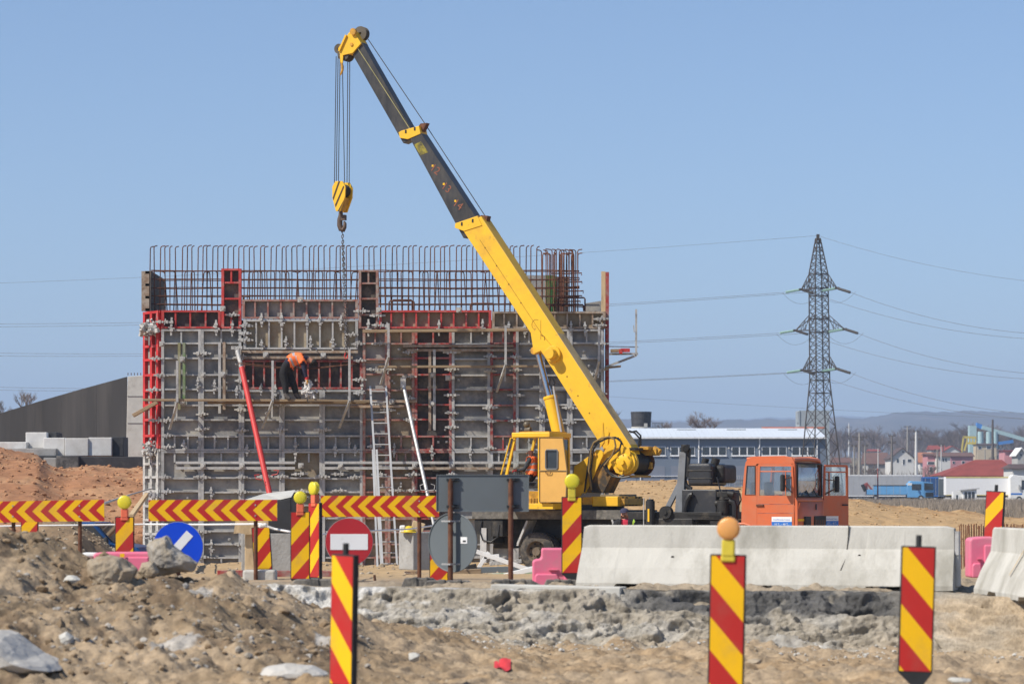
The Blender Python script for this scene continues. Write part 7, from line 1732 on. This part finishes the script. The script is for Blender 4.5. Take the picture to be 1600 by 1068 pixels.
mb = MB(); p, q_ = at(900, 744, WH - .1), at(1075, 743, WH - .1); mb.span((p.x, WH - .14, p.z), (q_.x, WH - .02, q_.z)); mb.build('wall_ledge', M_wframe, wh)
# wire cages of white tanks by the warehouse
for k, x in enumerate((1133, 1155)):
    mb = MB(); p = at(x, 765, WH - 4); mb.box(p + Vector((0, 0, .75)), (1.1, 1.0, 1.3)); t_ = mb.build('tank_body', mat('tank_white', (.33, .36, .42), .6, bump=0)); 
    tt = thing('caged_tank', p, 'white caged liquid tank before the warehouse, ' + ('next to the black filter' if k == 0 else 'beside the orange cab back'), 'tank'); t_.parent = tt; t_.location = t_.location - tt.location
    mb = MB()
    for z_ in (.1, .5, .95, 1.42, 1.9): mb.box((0, -.56, z_), (1.2, .05, .05))
    for x_ in (-.58, -.3, 0, .3, .58): mb.box((x_, -.56, 1.0), (.05, .05, 1.9))
    mb.build('cage', M_gal, tt, local=True)
# wooden cooling tower
mb = MB(); ct = thing('cooling_tower', at(1001.5, 668, 430), 'dark wooden cooling tower standing above the warehouse roof', 'cooling tower'); p0, p1 = at(986.5, 667, 430), at(1017, 667, 430); c = (p0 + p1) * .5; r_ = (p1.x - p0.x) / 2; h_ = 24 / ppm(430)
M_tw = mat('tarred_staves', (.05, .048, .05), .8, var=.2, rnd=.3)
for k in range(30):
    a = 2 * math.pi * k / 30; d = Vector((math.cos(a), math.sin(a), 0)); mb = MB(); mb.beam(c + d * r_ * .94, c + d * r_ * 1.04 + Vector((0, 0, h_)), .33, .08, up=d); mb.build('stave', M_tw, ct)
for f in (.2, .55, .9): mb = MB(); mb.tube([c + Vector((math.cos(a), math.sin(a), 0)) * r_ * (.97 + .1 * f) + Vector((0, 0, h_ * f)) for a in np.linspace(0, 6.283, 25)[:-1]], .05, 4, closed=True); mb.build('hoop', M_oil, ct)
mb = MB(); mb.cyl(c - Vector((0, 0, 5)), c + Vector((0, 0, .05)), r_ * 1.02, 20); mb.build('base', M_con, ct)
mb = MB(); p = at(1009, 664, 430 - r_ - .05); mb.box(p, (.5, .1, .6)); mb.build('hatch', M_con, ct)
mb = MB()
for k in range(8): p = at(1020 + k * 2.2, 668, 425); mb.cyl(p, p + Vector((0, 0, .75)), .03, 4)
mb.tube([at(1019, 660.5, 425), at(1037, 660.5, 425)], .03, 4); mb.beam(at(1017, 669, 425), at(1039, 669, 425), .2, .3); tag(mb.build('roof_railing', M_oil), 'dark roof railing beside the wooden cooling tower', 'railing')
# pale silo behind the pylon
mb = MB(); p, q_ = at(1249, 690, 450), at(1296, 641, 450); mb.span((p.x, 450, p.z - 4), (q_.x, 456, q_.z)); mb.prism([at(1246, 643, 449.9), at(1250, 641, 449.9), at(1250, 664, 449.9), at(1247.5, 659, 449.9)], (0, 3, 0)); o_ = mb.build('pale_silo', mat('pale_silo_sheet', (.33, .37, .40), .7, var=.1, bump=0)); tag(o_, 'pale grey silo block behind the lattice pylon', 'silo')

# ---------------------------------------------------------------- the village and the road on the right
def house(px0, px1, pe, pb, Y, wallc, roofc, label, ridge, gable=False, depth=9, win=(), name='house', hip=0., cat='house', rot=0, ridge_shift=0.):
    a, b = at(px0, pb, Y), at(px1, pe, Y); W, H = b.x - a.x, b.z - a.z; rh = (pe - ridge) / ppm(Y)
    t = thing(name, ((a.x + b.x) / 2, Y, a.z), label, cat)
    mb = MB(); mb.span((-W / 2, 0, -2.5), (W / 2, depth, H))
    if gable: mb.prism([(-W / 2, .0, H), (W / 2, .0, H), (0, .0, H + rh)], (0, depth, 0))
    mb.build('wall', wallc, t, local=True)
    mb = MB(); ov = .5
    if gable:
        for s in (-1, 1): mb.prism([(s * (W / 2 + ov), -ov, H - ov * rh / (W / 2)), (0, -ov, H + rh), (0, -ov, H + rh + .22), (s * (W / 2 + ov), -ov, H - ov * rh / (W / 2) + .22)], (0, depth + 2 * ov, 0))
    else:
        hx = W / 2 + ov; rx = hx * (1 - hip)
        v = [(-hx, -ov, H), (hx, -ov, H), (hx, depth + ov, H), (-hx, depth + ov, H), (-rx + ridge_shift, depth / 2, H + rh), (rx + ridge_shift, depth / 2, H + rh)]
        mb.add(v, [(0, 1, 5, 4), (1, 2, 5), (2, 3, 4, 5), (3, 0, 4), (0, 3, 2, 1)]); mb.span((-hx, -ov, H - .2), (hx, -ov + .1, H))
    mb.build('roof', roofc, t, local=True)
    for (wx, wy, ww, whh) in win:
        p = at(wx, wy, Y); x = p.x - t.location.x; z_ = p.z - a.z; w2, h2 = ww / ppm(Y) / 2, whh / ppm(Y) / 2
        mb = MB(); mb.span((x - w2, -.08, z_ - h2), (x + w2, .05, z_ + h2)); f_ = mb.build('window', M_wframe if ww > 3.2 else M_sgrey, t, local=True)
        mb = MB(); mb.span((x - w2 * .8, -.1, z_ - h2 * .85), (x + w2 * .8, -.07, z_ + h2 * .85)); mb.build('pane', M_gdark, f_, local=True)
    return t
W_w = mat('white_render', (.62, .61, .58), .9, var=.08, scale=.2, bump=0); W_g = mat('grey_render', (.40, .39, .37), .9, var=.1, scale=.2, bump=0); W_p = mat('pink_render', (.52, .24, .26), .9, var=.1, bump=0); W_b = mat('beige_render', (.50, .41, .28), .9, var=.1, bump=0)
R_d = mat('dark_brown_roof', (.095, .065, .06), .85, var=.15, scale=.5, bump=0); R_b = mat('brown_roof', (.15, .085, .07), .85, var=.15, scale=.5, bump=0); R_o = mat('orange_tile_roof', (.36, .15, .085), .85, var=.15, scale=.5, bump=0); R_r = mat('red_tile_roof', (.24, .052, .04), .85, var=.18, scale=.4, bump=0); R_m = mat('maroon_roof', (.24, .04, .055), .85, var=.15, bump=0)
house(1392, 1428, 715, 742, 780, W_w, R_d, 'white gabled house with a dark roof and three windows', 700, True, 12, ((1402.5, 719, 3, 6), (1412, 721.5, 3.4, 9.5), (1421, 719, 7, 5), (1411, 705.5, 3.4, 3)))
house(1356, 1388, 724, 745, 800, W_g, R_b, 'low house under a broad brown roof next to the white gabled house', 706, False, 12, ((1368, 735, 4, 4),))
house(1437.5, 1466, 722, 742, 820, W_w, R_o, 'house with an orange tiled roof beside the white concrete pole', 706, False, 8, ((1443, 731, 3, 6),))
house(1449, 1465, 710, 741, 790, W_p, R_b, 'narrow house with a pink upper wall and pale balcony', 707, False, 9, ((1455, 733, 6, 9), (1455, 723, 13, 5)))
house(1465.5, 1485, 712, 741, 785, W_w, R_b, 'white house front with three small arched windows', 706, False, 9, ((1470, 718, 2.2, 5), (1474, 718, 2.2, 5), (1478, 718, 2.2, 5)))
house(1485.5, 1520, 712, 741, 800, W_p, R_b, 'long house with a brown roof and a shaded pink wall', 706, False, 9, ((1490, 722, 4, 4), (1505, 722, 5, 5)))
house(1455, 1477, 702, 716, 1000, W_g, R_r, 'small red roofed house far behind the white gabled house', 695, False, 9)
house(1476, 1500, 704, 716, 960, W_w, R_r, 'red roofed house with a pale gable behind the brown roofs', 697, True, 9)
house(1527, 1557, 694, 712, 1050, W_b, R_d, 'unfinished beige house with dark openings under the grey silos', 692, False, 9, ((1531, 699, 6, 5), (1545, 698.5, 8, 5)))
house(1569.5, 1590, 703, 717, 700, W_p, R_m, 'boxy building clad in dark red sheet', 702.5, False, 8)
house(1590, 1602, 708, 722, 690, W_g, M_wframe, 'grey gabled end wall with a white roof edge', 700, True, 8, ((1595, 710, 5, 4),))
house(1360, 1374, 704, 712, 1020, W_g, R_r, 'distant house whose red roof shows between the poles', 701, False, 9)
house(1306, 1328, 722, 740, 700, W_w, R_b, 'house with a brown roof seen through the legs of the pylon', 714, False, 9)
# big red roof and its neighbours
house(1474, 1592, 742.5, 760, 520, W_w, R_r, 'large hipped red tiled roof above the white lorry trailer', 717, False, 15, (), 'building', .66, 'building', 0, 2.6)
house(1582, 1626, 731, 760, 500, W_w, R_d, 'white building end with a dark eave at the picture edge', 724, False, 9, (), 'building', .2, 'building')
# lorries
def wheels(t, xs, r=.5, y=0., nm='wheel'):
    for x in xs:
        mb = MB(); mb.cyl((x, y - .02, r), (x, y + .3, r), r, 16); o_ = mb.build(nm, M_blk, t, local=True); mb = MB(); mb.cyl((x, y - .04, r), (x, y, r), r * .5, 10); mb.build('rim', M_gal, o_, local=True)
def trailer(x0, x1, y0, yb, Y, m, label, name='lorry_trailer', panels=0, trim=None):
    a, b = at(x0, yb, Y), at(x1, y0, Y); L = b.x - a.x; H = b.z - a.z
    t = thing(name, ((a.x + b.x) / 2, Y, a.z), label, 'trailer')
    mb = MB(); mb.span((-L / 2, 0, 1.1), (L / 2, 2.5, H)); mb.build('box_body', m, t, local=True, bevel=.03)
    mb = MB(); mb.span((-L / 2, -.03, H - .2), (L / 2, .0, H + .03)); mb.build('edge_rail', trim or M_wframe, t, local=True); mb = MB(); mb.span((-L / 2, -.03, 1.0), (L / 2, 0, 1.15)); mb.build('edge_rail', trim or M_wframe, t, local=True)
    for k in range(panels):
        x = -L / 2 + L * (k + .5) / panels; mb = MB(); mb.span((x, -.02, 1.16), (x + .06, 0, H - .2)); mb.build('curtain_pole', M_gal, t, local=True)
    wheels(t, [-L * .38, -L * .3, -L * .22]); mb = MB(); mb.span((-L / 2, .2, .7), (L / 2, 2.3, 1.05)); mb.build('frame', M_oil, t, local=True)
    return t
trailer(1320, 1441, 741.5, 784, 505, mat('silver_curtain', (.40, .41, .43), .6, var=.08, scale=.5, bump=.1), 'long silver curtain sided trailer parked behind the blue flatbed lorry', panels=14)
trailer(1441.5, 1466, 745, 784, 503, mat('blue_curtain', (.018, .075, .22), .7, var=.12), 'dark blue curtain sided trailer behind the blue cab', panels=3, trim=M_sblue)
trailer(1467, 1477, 746, 784, 507, M_sgrey, 'narrow grey trailer end between the blue and white trailers')
trailer(1478, 1576.5, 744.5, 783, 480, mat('white_trailer', (.80, .80, .80), .5, var=.02, bump=0), 'clean white box trailer behind the small white kiosk', panels=0, trim=mat('cream_rail', (.6, .5, .2), .6))
def truckcab(x0, x1, y0, yb, Y, m, label, name='lorry', face_right=True):
    a, b = at(x0, yb, Y), at(x1, y0, Y); L = b.x - a.x; H = b.z - a.z
    t = thing(name, ((a.x + b.x) / 2, Y, a.z), label, 'lorry')
    return t, L, H
Yb = 470; tl, L, H = truckcab(1418, 1460, 751, 782, Yb, None, 'light blue flatbed lorry with a folded red crane behind its load bed')
M_lb = mat('light_blue_paint', (.14, .38, .68), .45, var=.06, bump=0)
mb = MB(); x0, x1 = -L / 2, L / 2; xm = x1 - L * .42
mb.prism([(x0, 0, .55), (xm, 0, .55), (xm, 0, H * .98), (x0 + L * .12, 0, H), (x0, 0, H * .82)], (0, 2.3, 0)); mb.build('cab_body', M_lb, tl, local=True, bevel=.06)
mb = MB(); mb.prism([(xm, -.02, .55), (x1, .4, .55), (x1, .4, H * .55), (x1 - .25, .4, H * .92), (xm, 0, H * .97)], (0, 1.9, 0)); mb.build('cab_front', M_lb, tl, local=True, bevel=.06)
mb = MB(); mb.prism([(xm + .2, -.03 + .06, H * .55), (x1 - .05, .33, H * .56), (x1 - .2, .36, H * .88), (xm + .2, .0, H * .9)], (0, -.08, 0)); mb.build('windscreen', M_gdark, tl, local=True)
mb = MB(); mb.span((x0 + L * .16, -.03, H * .55), (xm - .3, .0, H * .85)); mb.build('window', M_gdark, tl, local=True)
mb = MB(); mb.prism([(xm + .4, .05, .7), (x1 - .1, .33, .7), (x1 - .1, .33, H * .42), (xm + .4, .05, H * .42)], (0, -.1, 0)); mb.build('grille', M_oil, tl, local=True)
mb = MB(); mb.span((x0 + .02, -.03, H * .78), (x0 + .75, .0, H * .9)); mb.build('decal', M_wht, tl, local=True)
mb = MB(); mb.box((x0 + L * .35, -.25, H * .6), (.14, .2, .5)); mb.build('mirror', M_blk, tl, local=True)
bx0 = at(1354, 0, Yb).x - tl.location.x
mb = MB(); mb.span((bx0, .1, .95), (x0 - .1, 2.3, 1.05)); mb.build('load_bed', M_oil, tl, local=True)
for k in range(6):
    w_ = (x0 - .1 - bx0) / 6; mb = MB(); mb.span((bx0 + w_ * k + .03, .05, 1.06), (bx0 + w_ * (k + 1) - .03, .1, 1.06 + (H * .44 if k > 0 else H * .25))); mb.build('drop_side', M_lb, tl, local=True)
mb = MB(); mb.span((bx0 + 1, .0, 1.06 + H * .44), (x0 - .1, .1, 1.1 + H * .46)); mb.build('side_rail', M_oil, tl, local=True)
mb = MB(); mb.beam((bx0 + .2, 1.2, 1.1), (bx0 + .1, 1.2, 3.0), .35, .4); mb.beam((bx0 + .1, 1.2, 3.0), (bx0 + 1.3, 1.2, 1.5), .3, .3); mb.beam((bx0 - .3, 1., 2.8), (bx0 + .3, 1., 1.4), .3, .35); mb.build('loader_crane', M_redold, tl, local=True)
mb = MB(); mb.beam((bx0 - .6, .9, 2.7), (bx0 - .1, .9, 1.6), .5, .5); mb.build('grab', M_oil, tl, local=True)
wheels(tl, [bx0 + 1.5, x0 + L * .5], .48)
Yb = 478; tl, L, H = truckcab(1578.5, 1612, 741, 784, Yb, None, 'white lorry tractor with a blue side stripe at the picture edge')
mb = MB(); mb.prism([(-L / 2, 0, .6), (L / 2, 0, .6), (L / 2, 0, H * .5), (L / 2 - .3, 0, H * .9), (-L / 2 + .5, 0, H), (-L / 2, 0, H * .9)], (0, 2.4, 0)); mb.build('cab_body', M_whts, tl, local=True, bevel=.06)
mb = MB(); mb.span((.1, -.02, H * .45), (L / 2 - .5, .0, H * .8)); mb.build('window', M_gdark, tl, local=True); mb = MB(); mb.span((-L / 2 + .1, -.02, H * .27), (.2, 0, H * .33)); mb.build('side_stripe', M_sblue, tl, local=True)
mb = MB(); mb.box((-.3, -.2, H * .55), (.3, .2, .7)); mb.build('mirror', M_gal, tl, local=True); wheels(tl, [-.3], .5)
# kiosk
ky = 455; k0, k1 = at(1490, 786, ky), at(1526, 764, ky); kt = thing('kiosk', ((k0.x + k1.x) / 2, ky, k0.z), 'small white glazed kiosk in front of the white trailer', 'kiosk'); W = k1.x - k0.x; H = k1.z - k0.z
mb = MB(); mb.prism([(-W * .1, 0, 0), (W / 2, 0, 0), (W / 2, 0, H), (-W * .1, 0, H * .95)], (0, 2.2, 0)); mb.span((-W / 2, .3, 0), (-W * .1, 2, H * .85)); mb.build('wall', M_whts, kt, local=True)
mb = MB(); mb.prism([(-W * .22, -.3, H * .9), (W * .62, -.3, H * 1.03), (W * .62, -.3, H * 1.1), (-W * .22, -.3, H * .97)], (0, 2.8, 0)); mb.build('roof', M_gal, kt, local=True)
for x in (-.03, .13, .29): mb = MB(); mb.span((W * x, -.03, H * .3), (W * (x + .12), 0, H * .82)); mb.build('window', M_gdark, kt, local=True)
mb = MB(); mb.span((-W * .38, .27, .3), (-W * .3, .3, H * .6)); mb.build('door', M_gdark, kt, local=True)
# parked cars whose roofs show over the grass
def car(px, py_roof, Y, m, label, rz=0, L=4.3, H=1.45, name='parked_car'):
    p = at(px, py_roof, Y); g = p.z - H
    t = thing(name, (p.x, Y, g), label, 'car', None, rz)
    pr = [(-L / 2, .3), (L / 2, .3), (L / 2, .7), (L / 2 - .15, .85), (L * .22, .95), (L * .06, H), (-L * .26, H), (-L * .4, .98), (-L / 2, .9)]
    mb = MB(); mb.prism([(x, -.85, z_) for x, z_ in pr], (0, 1.7, 0)); mb.build('body', m, t, local=True, bevel=.06, seg=3)
    mb = MB(); mb.prism([(x, -.865, z_) for x, z_ in ((L * .19, .97), (L * .05, H - .08), (-L * .25, H - .08), (-L * .36, .98))], (0, .02, 0)); mb.build('side_window', M_gdark, t, local=True)
    mb = MB(); mb.prism([(L * .225, -.72, .97), (L * .07, -.7, H - .04), (L * .07, .7, H - .04), (L * .225, .72, .97)], (.012, 0, .012)); mb.build('windscreen', M_gdark, t, local=True)
    wheels(t, [-L * .3, L * .31], .31, -.87)
    return t
car(1352, 777, 440, mat('grey_car', (.16, .17, .18), .35, var=.05, bump=0), 'dark grey car parked below the open cab door, half in the grass')
car(1388, 778.5, 445, mat('dark_blue_car', (.03, .05, .09), .35, var=.05, bump=0), 'dark blue car parked below the flatbed lorry')
car(1422, 780, 442, mat('silver_car', (.30, .31, .32), .35, var=.05, bump=0), 'silver car parked below the light blue cab')
# blue car behind the dirt heap and a pale van behind the crane
bc = car(150, 815, 75, mat('blue_car', (.012, .055, .17), .3, var=.05, bump=0), 'blue car standing behind the dirt heap near the foot of the formwork', R(-8), 3.0, 1.5)
mb = MB(); mb.ball((.55, -.98, 1.0), .13, 10, (.6, .6, 1)); mb.build('mirror', M_blk, bc, local=True)
vt_ = at(897, 757, 101); g = tz(vt_.x, 101)
van = thing('parked_van', (vt_.x, 101, g), 'pale van with a dark green door pillar parked on the sand behind the crane', 'van'); hv = vt_.z - g
mb = MB(); mb.prism([(-2.4, -.9, .4), (.7, -.9, .4), (.7, -.9, 1.0), (.35, -.9, 1.25), (-.1, -.9, hv), (-2.4, -.9, hv)], (0, 1.8, 0)); mb.build('body', M_whts, van, local=True, bevel=.06)
mb = MB(); mb.prism([(.3, -.92, 1.3), (-.02, -.92, hv - .12), (-.35, -.92, hv - .12), (-.35, -.92, 1.3)], (0, .02, 0)); mb.build('side_window', M_gdark, van, local=True)
mb = MB(); mb.span((.4, -.94, .5), (.7, -.9, hv * .8)); mb.build('door_pillar', mat('dark_green_paint', (.02, .06, .04), .5), van, local=True); wheels(van, [-1.8, .1], .34, -.9)
# poles
M_pole = mat('concrete_pole', (.30, .28, .25), .9, var=.15, bump=0); M_polew = mat('white_pole', (.60, .60, .58), .9, var=.1, bump=0); M_pols = mat('steel_mast', (.10, .085, .08), .8, bump=0)
def pole(px, y0, y1, Y, r, m, label, arms=(), lamp=False, name='utility_pole'):
    a, b = at(px, y1, Y), at(px, y0, Y); t = thing(name, a, label, 'utility pole'); H = b.z - a.z
    mb = MB(); mb.cyl((0, 0, -3), (0, 0, H), r * 1.25, 8, r * .75); mb.build('mast', m, t, local=True)
    for f, w_ in arms:
        mb = MB(); mb.box((0, 0, H * f), (w_, .16, .16)); ca_ = mb.build('cross_arm', M_pols, t, local=True)
        for x in (-.46, -.25, .25, .46): mb = MB(); mb.cyl((x * w_, 0, H * f), (x * w_, 0, H * f + .4), .1, 6); mb.build('insulator', M_pols, ca_, local=True)
    return t
pole(1343, 676, 744, 560, .26, M_pole, 'concrete pole with two cross arms standing between two shorter poles', ((.9, 2.9), (.84, 1.6)))
pole(1334.5, 696, 744, 575, .17, M_pole, 'short dark pole just before the double armed pole', ((.98, 1.2),))
pole(1351.5, 696, 744, 585, .17, M_pole, 'short dark pole just beyond the double armed pole', ((.98, 1.2),))
pole(1393.5, 680, 744, 570, .24, mat('old_pole', (.17, .155, .14), .9, var=.15, bump=0), 'dark pole with a crown of insulators before the white gabled house', ((.99, 1.4), (.82, 1.6)))
pole(1418, 665, 720, 860, .28, M_pole, 'tall concrete pole rising behind the roof of the white gabled house', ((.97, 2.2), (.85, 1.8)))
pole(1431.5, 674, 744, 555, .3, M_polew, 'white concrete pole with a basket top and a wide arm', ((.99, 1.1), (.82, 2.4)))
pole(1372, 700, 742, 600, .12, M_polew, 'thin pale lamp pole before the low brown roofed house')
pole(1464.5, 702, 744, 600, .2, M_pole, 'grey pole before the pink balcony house', ((.95, 1.3),))
pole(1470.5, 695, 744, 620, .13, M_polew, 'thin white lamp pole before the house with arched windows', ((.97, 1.0),))
pole(1551, 655, 722, 610, .27, M_pols, 'tall plain dark steel mast rising over the large red roof')
pole(1371.5, 731, 786, 460, .13, M_redold, 'thin red post standing before the flatbed lorry', (), name='red_post')
pole(1326.5, 661, 722, 1300, .35, M_polew, 'far white mobile mast on the skyline beside the pylon', ((.9, 2.5),))
pole(1474, 692, 720, 900, .2, M_pols, 'dark pole among the far red roofs', ((.95, 2.),))
pole(1539, 702, 722, 760, .2, M_pole, 'short pole beside the dark steel mast')
# gravel works
Y = 1070; M_cy = mat('pale_cyan_silo', (.36, .50, .52), .7, bump=0); M_cb = mat('bright_blue_hopper', (.05, .2, .52), .6, bump=0)
gw = thing('silo_group', at(1527, 690, Y), 'pale cyan silo with a bright blue hopper and long blue conveyor on the hillside', 'gravel plant')
mb = MB(); p, q_ = at(1515, 690, Y), at(1526, 664.5, Y); mb.span((p.x, Y, p.z - 5), (q_.x, Y + 4, q_.z)); mb.build('silo', M_cy, gw)
for x in (1532, 1545, 1555): p = at(x, 700, Y); q_ = at(x, 674, Y); mb = MB(); mb.cyl(p, q_, 1.1, 10); mb.build('silo', M_cy, gw)
mb = MB(); mb.prism([at(1527, 660, Y), at(1535, 663, Y), at(1534, 670, Y), at(1526, 667, Y)], (0, 3, 0)); mb.build('hopper', M_cb, gw)
mb = MB(); mb.beam(at(1534, 667, Y), at(1620, 692, Y), 1.6, 1.4); mb.build('conveyor', M_cy, gw); mb = MB(); mb.beam(at(1556, 693, Y), at(1583, 689, Y), 1.2, 1.2); mb.build('conveyor', M_cb, gw)
for x in (1560, 1580): mb = MB(); mb.beam(at(x, 676, Y), at(x, 700, Y), .4, .4); mb.build('trestle', M_pols, gw)
Y = 1050; M_ye = mat('pale_yellow_machine', (.58, .46, .08), .7, bump=0); ye = thing('yellow_loading_frame', at(1512, 706, Y), 'yellow steel loading frame among the trees below the silos', 'loading frame')
mb = MB(); mb.beam(at(1502.5, 706, Y), at(1505.5, 682, Y), .5, .5); mb.beam(at(1506.5, 704, Y), at(1511, 690, Y), .6, .6); mb.beam(at(1505, 682.5, Y), at(1525, 683, Y), .5, .8); mb.beam(at(1511, 692, Y), at(1525, 692, Y), .5, .8); mb.build('frame', M_ye, ye)
for x in (1511, 1515, 1520, 1524.5): mb = MB(); mb.beam(at(x, 683, Y), at(x, 693, Y), .4, .4); mb.build('strut', M_ye, ye)

# dry grass along the road, woods behind the village: nobody could count them
def blades(name, n, fx, hfun, m, wd):
    X, Y_ = fx(n); Z = terrain(X, Y_); h = hfun(n); a = rng.uniform(0, 6.28, n); l = rng.normal(0, .25, (n, 2)) * h[:, None]
    dx, dy = np.cos(a) * wd, np.sin(a) * wd * .3
    v = np.stack([np.stack([X - dx, Y_ - dy, Z - .05], -1), np.stack([X + dx, Y_ + dy, Z - .05], -1), np.stack([X + l[:, 0], Y_ + l[:, 1], Z + h], -1)], 1).reshape(-1, 3)
    me = bpy.data.meshes.new(name); me.vertices.add(3 * n); me.vertices.foreach_set('co', v.ravel()); me.loops.add(3 * n); me.loops.foreach_set('vertex_index', np.arange(3 * n)); me.polygons.add(n); me.polygons.foreach_set('loop_start', np.arange(0, 3 * n, 3)); me.polygons.foreach_set('loop_total', np.full(n, 3)); me.update(calc_edges=True); me.materials.append(m)
    o = bpy.data.objects.new(name, me); link(o); tag(o, kind='stuff')
def gx(n): Y_ = rng.uniform(150, 440, n); return (rng.uniform(.09, .3, n) * Y_, Y_)
M_dg = mat('dry_grass', (.30, .245, .19), .95, var=.35, scale=.4, bump=0)
blades('dry_grass', 60000, gx, lambda n: rng.uniform(.12, .5, n) * (1 + .8 * rng.random(n) ** 4), M_dg, .03)
def gx2(n): Y_ = rng.uniform(520, 1000, n); return (rng.uniform(.09, .26, n) * Y_, Y_)
blades('undergrowth', 9000, gx2, lambda n: rng.uniform(.5, 3.2, n), mat('scrub_twigs', (.16, .13, .105), .95, var=.35, scale=.05, bump=0), .25)
tm = [tree_mesh(100 + k, 10, .42, 4, .013, 4) for k in range(4)]
tv = []
for a_, c_ in tm:
    V, Fq, b = [], [], 0
    for me in (a_, c_):
        v = np.array([q.co[:] for q in me.vertices]); V.append(v); Fq += [[i + b for i in p.vertices] for p in me.polygons]; b += len(v)
    V = np.concatenate(V); V = V / V[:, 2].max(); tv.append((V, Fq))
def wood(name, n, x0, x1, Y0, Y1, h0, h1, m):
    V, Fq, b = [], [], 0
    for k in range(n):
        Y_ = rng.uniform(Y0, Y1); X = (rng.uniform(x0, x1) - 800) / F * Y_; h = rng.uniform(h0, h1); v, f = tv[int(rng.integers(4))]
        a = rng.random() * 6.28; c_, s_ = math.cos(a), math.sin(a); w_ = h * rng.uniform(1.1, 1.7)
        V.append(np.stack([(v[:, 0] * c_ - v[:, 1] * s_) * w_ + X, (v[:, 0] * s_ + v[:, 1] * c_) * w_ + Y_, v[:, 2] * h], -1) + (0, 0, terrain(np.array([X]), np.array([Y_]))[0] - .3)); Fq += [[i + b for i in p] for p in f]; b += len(v)
    V = np.concatenate(V); me = bpy.data.meshes.new(name); me.from_pydata(V.tolist(), [], Fq); me.materials.append(m); o = bpy.data.objects.new(name, me); link(o); tag(o, kind='stuff')
M_wd = mat('bare_woodland', (.15, .115, .10), .95, var=.3, scale=.03, bump=0)
wood('bare_woodland', 260, 1230, 1680, 1100, 1900, 8, 18, M_wd)
wood('bare_woodland', 60, 1290, 1660, 640, 1020, 3, 6.5, M_wd)
wood('bare_woodland', 60, -200, 1250, 1300, 2200, 9, 16, M_wd)
# a few bushes one can tell apart among the houses are part of the woodland; birds left out

# ---------------------------------------------------------------- air
hz_m = bpy.data.materials.new('haze_air'); hz_m.use_nodes = True; N = hz_m.node_tree.nodes; N.clear()
o_ = N.new('ShaderNodeOutputMaterial'); pv_ = N.new('ShaderNodeVolumePrincipled'); pv_.inputs['Color'].default_value = (.49, .64, .88, 1); pv_.inputs['Density'].default_value = .00019; pv_.inputs['Anisotropy'].default_value = 0.
hz_m.node_tree.links.new(pv_.outputs[0], o_.inputs['Volume'])
mb = MB(); mb.span((-9500, -9500, -6), (9500, 12500, 420)); tag(mb.build('haze', hz_m), kind='stuff')
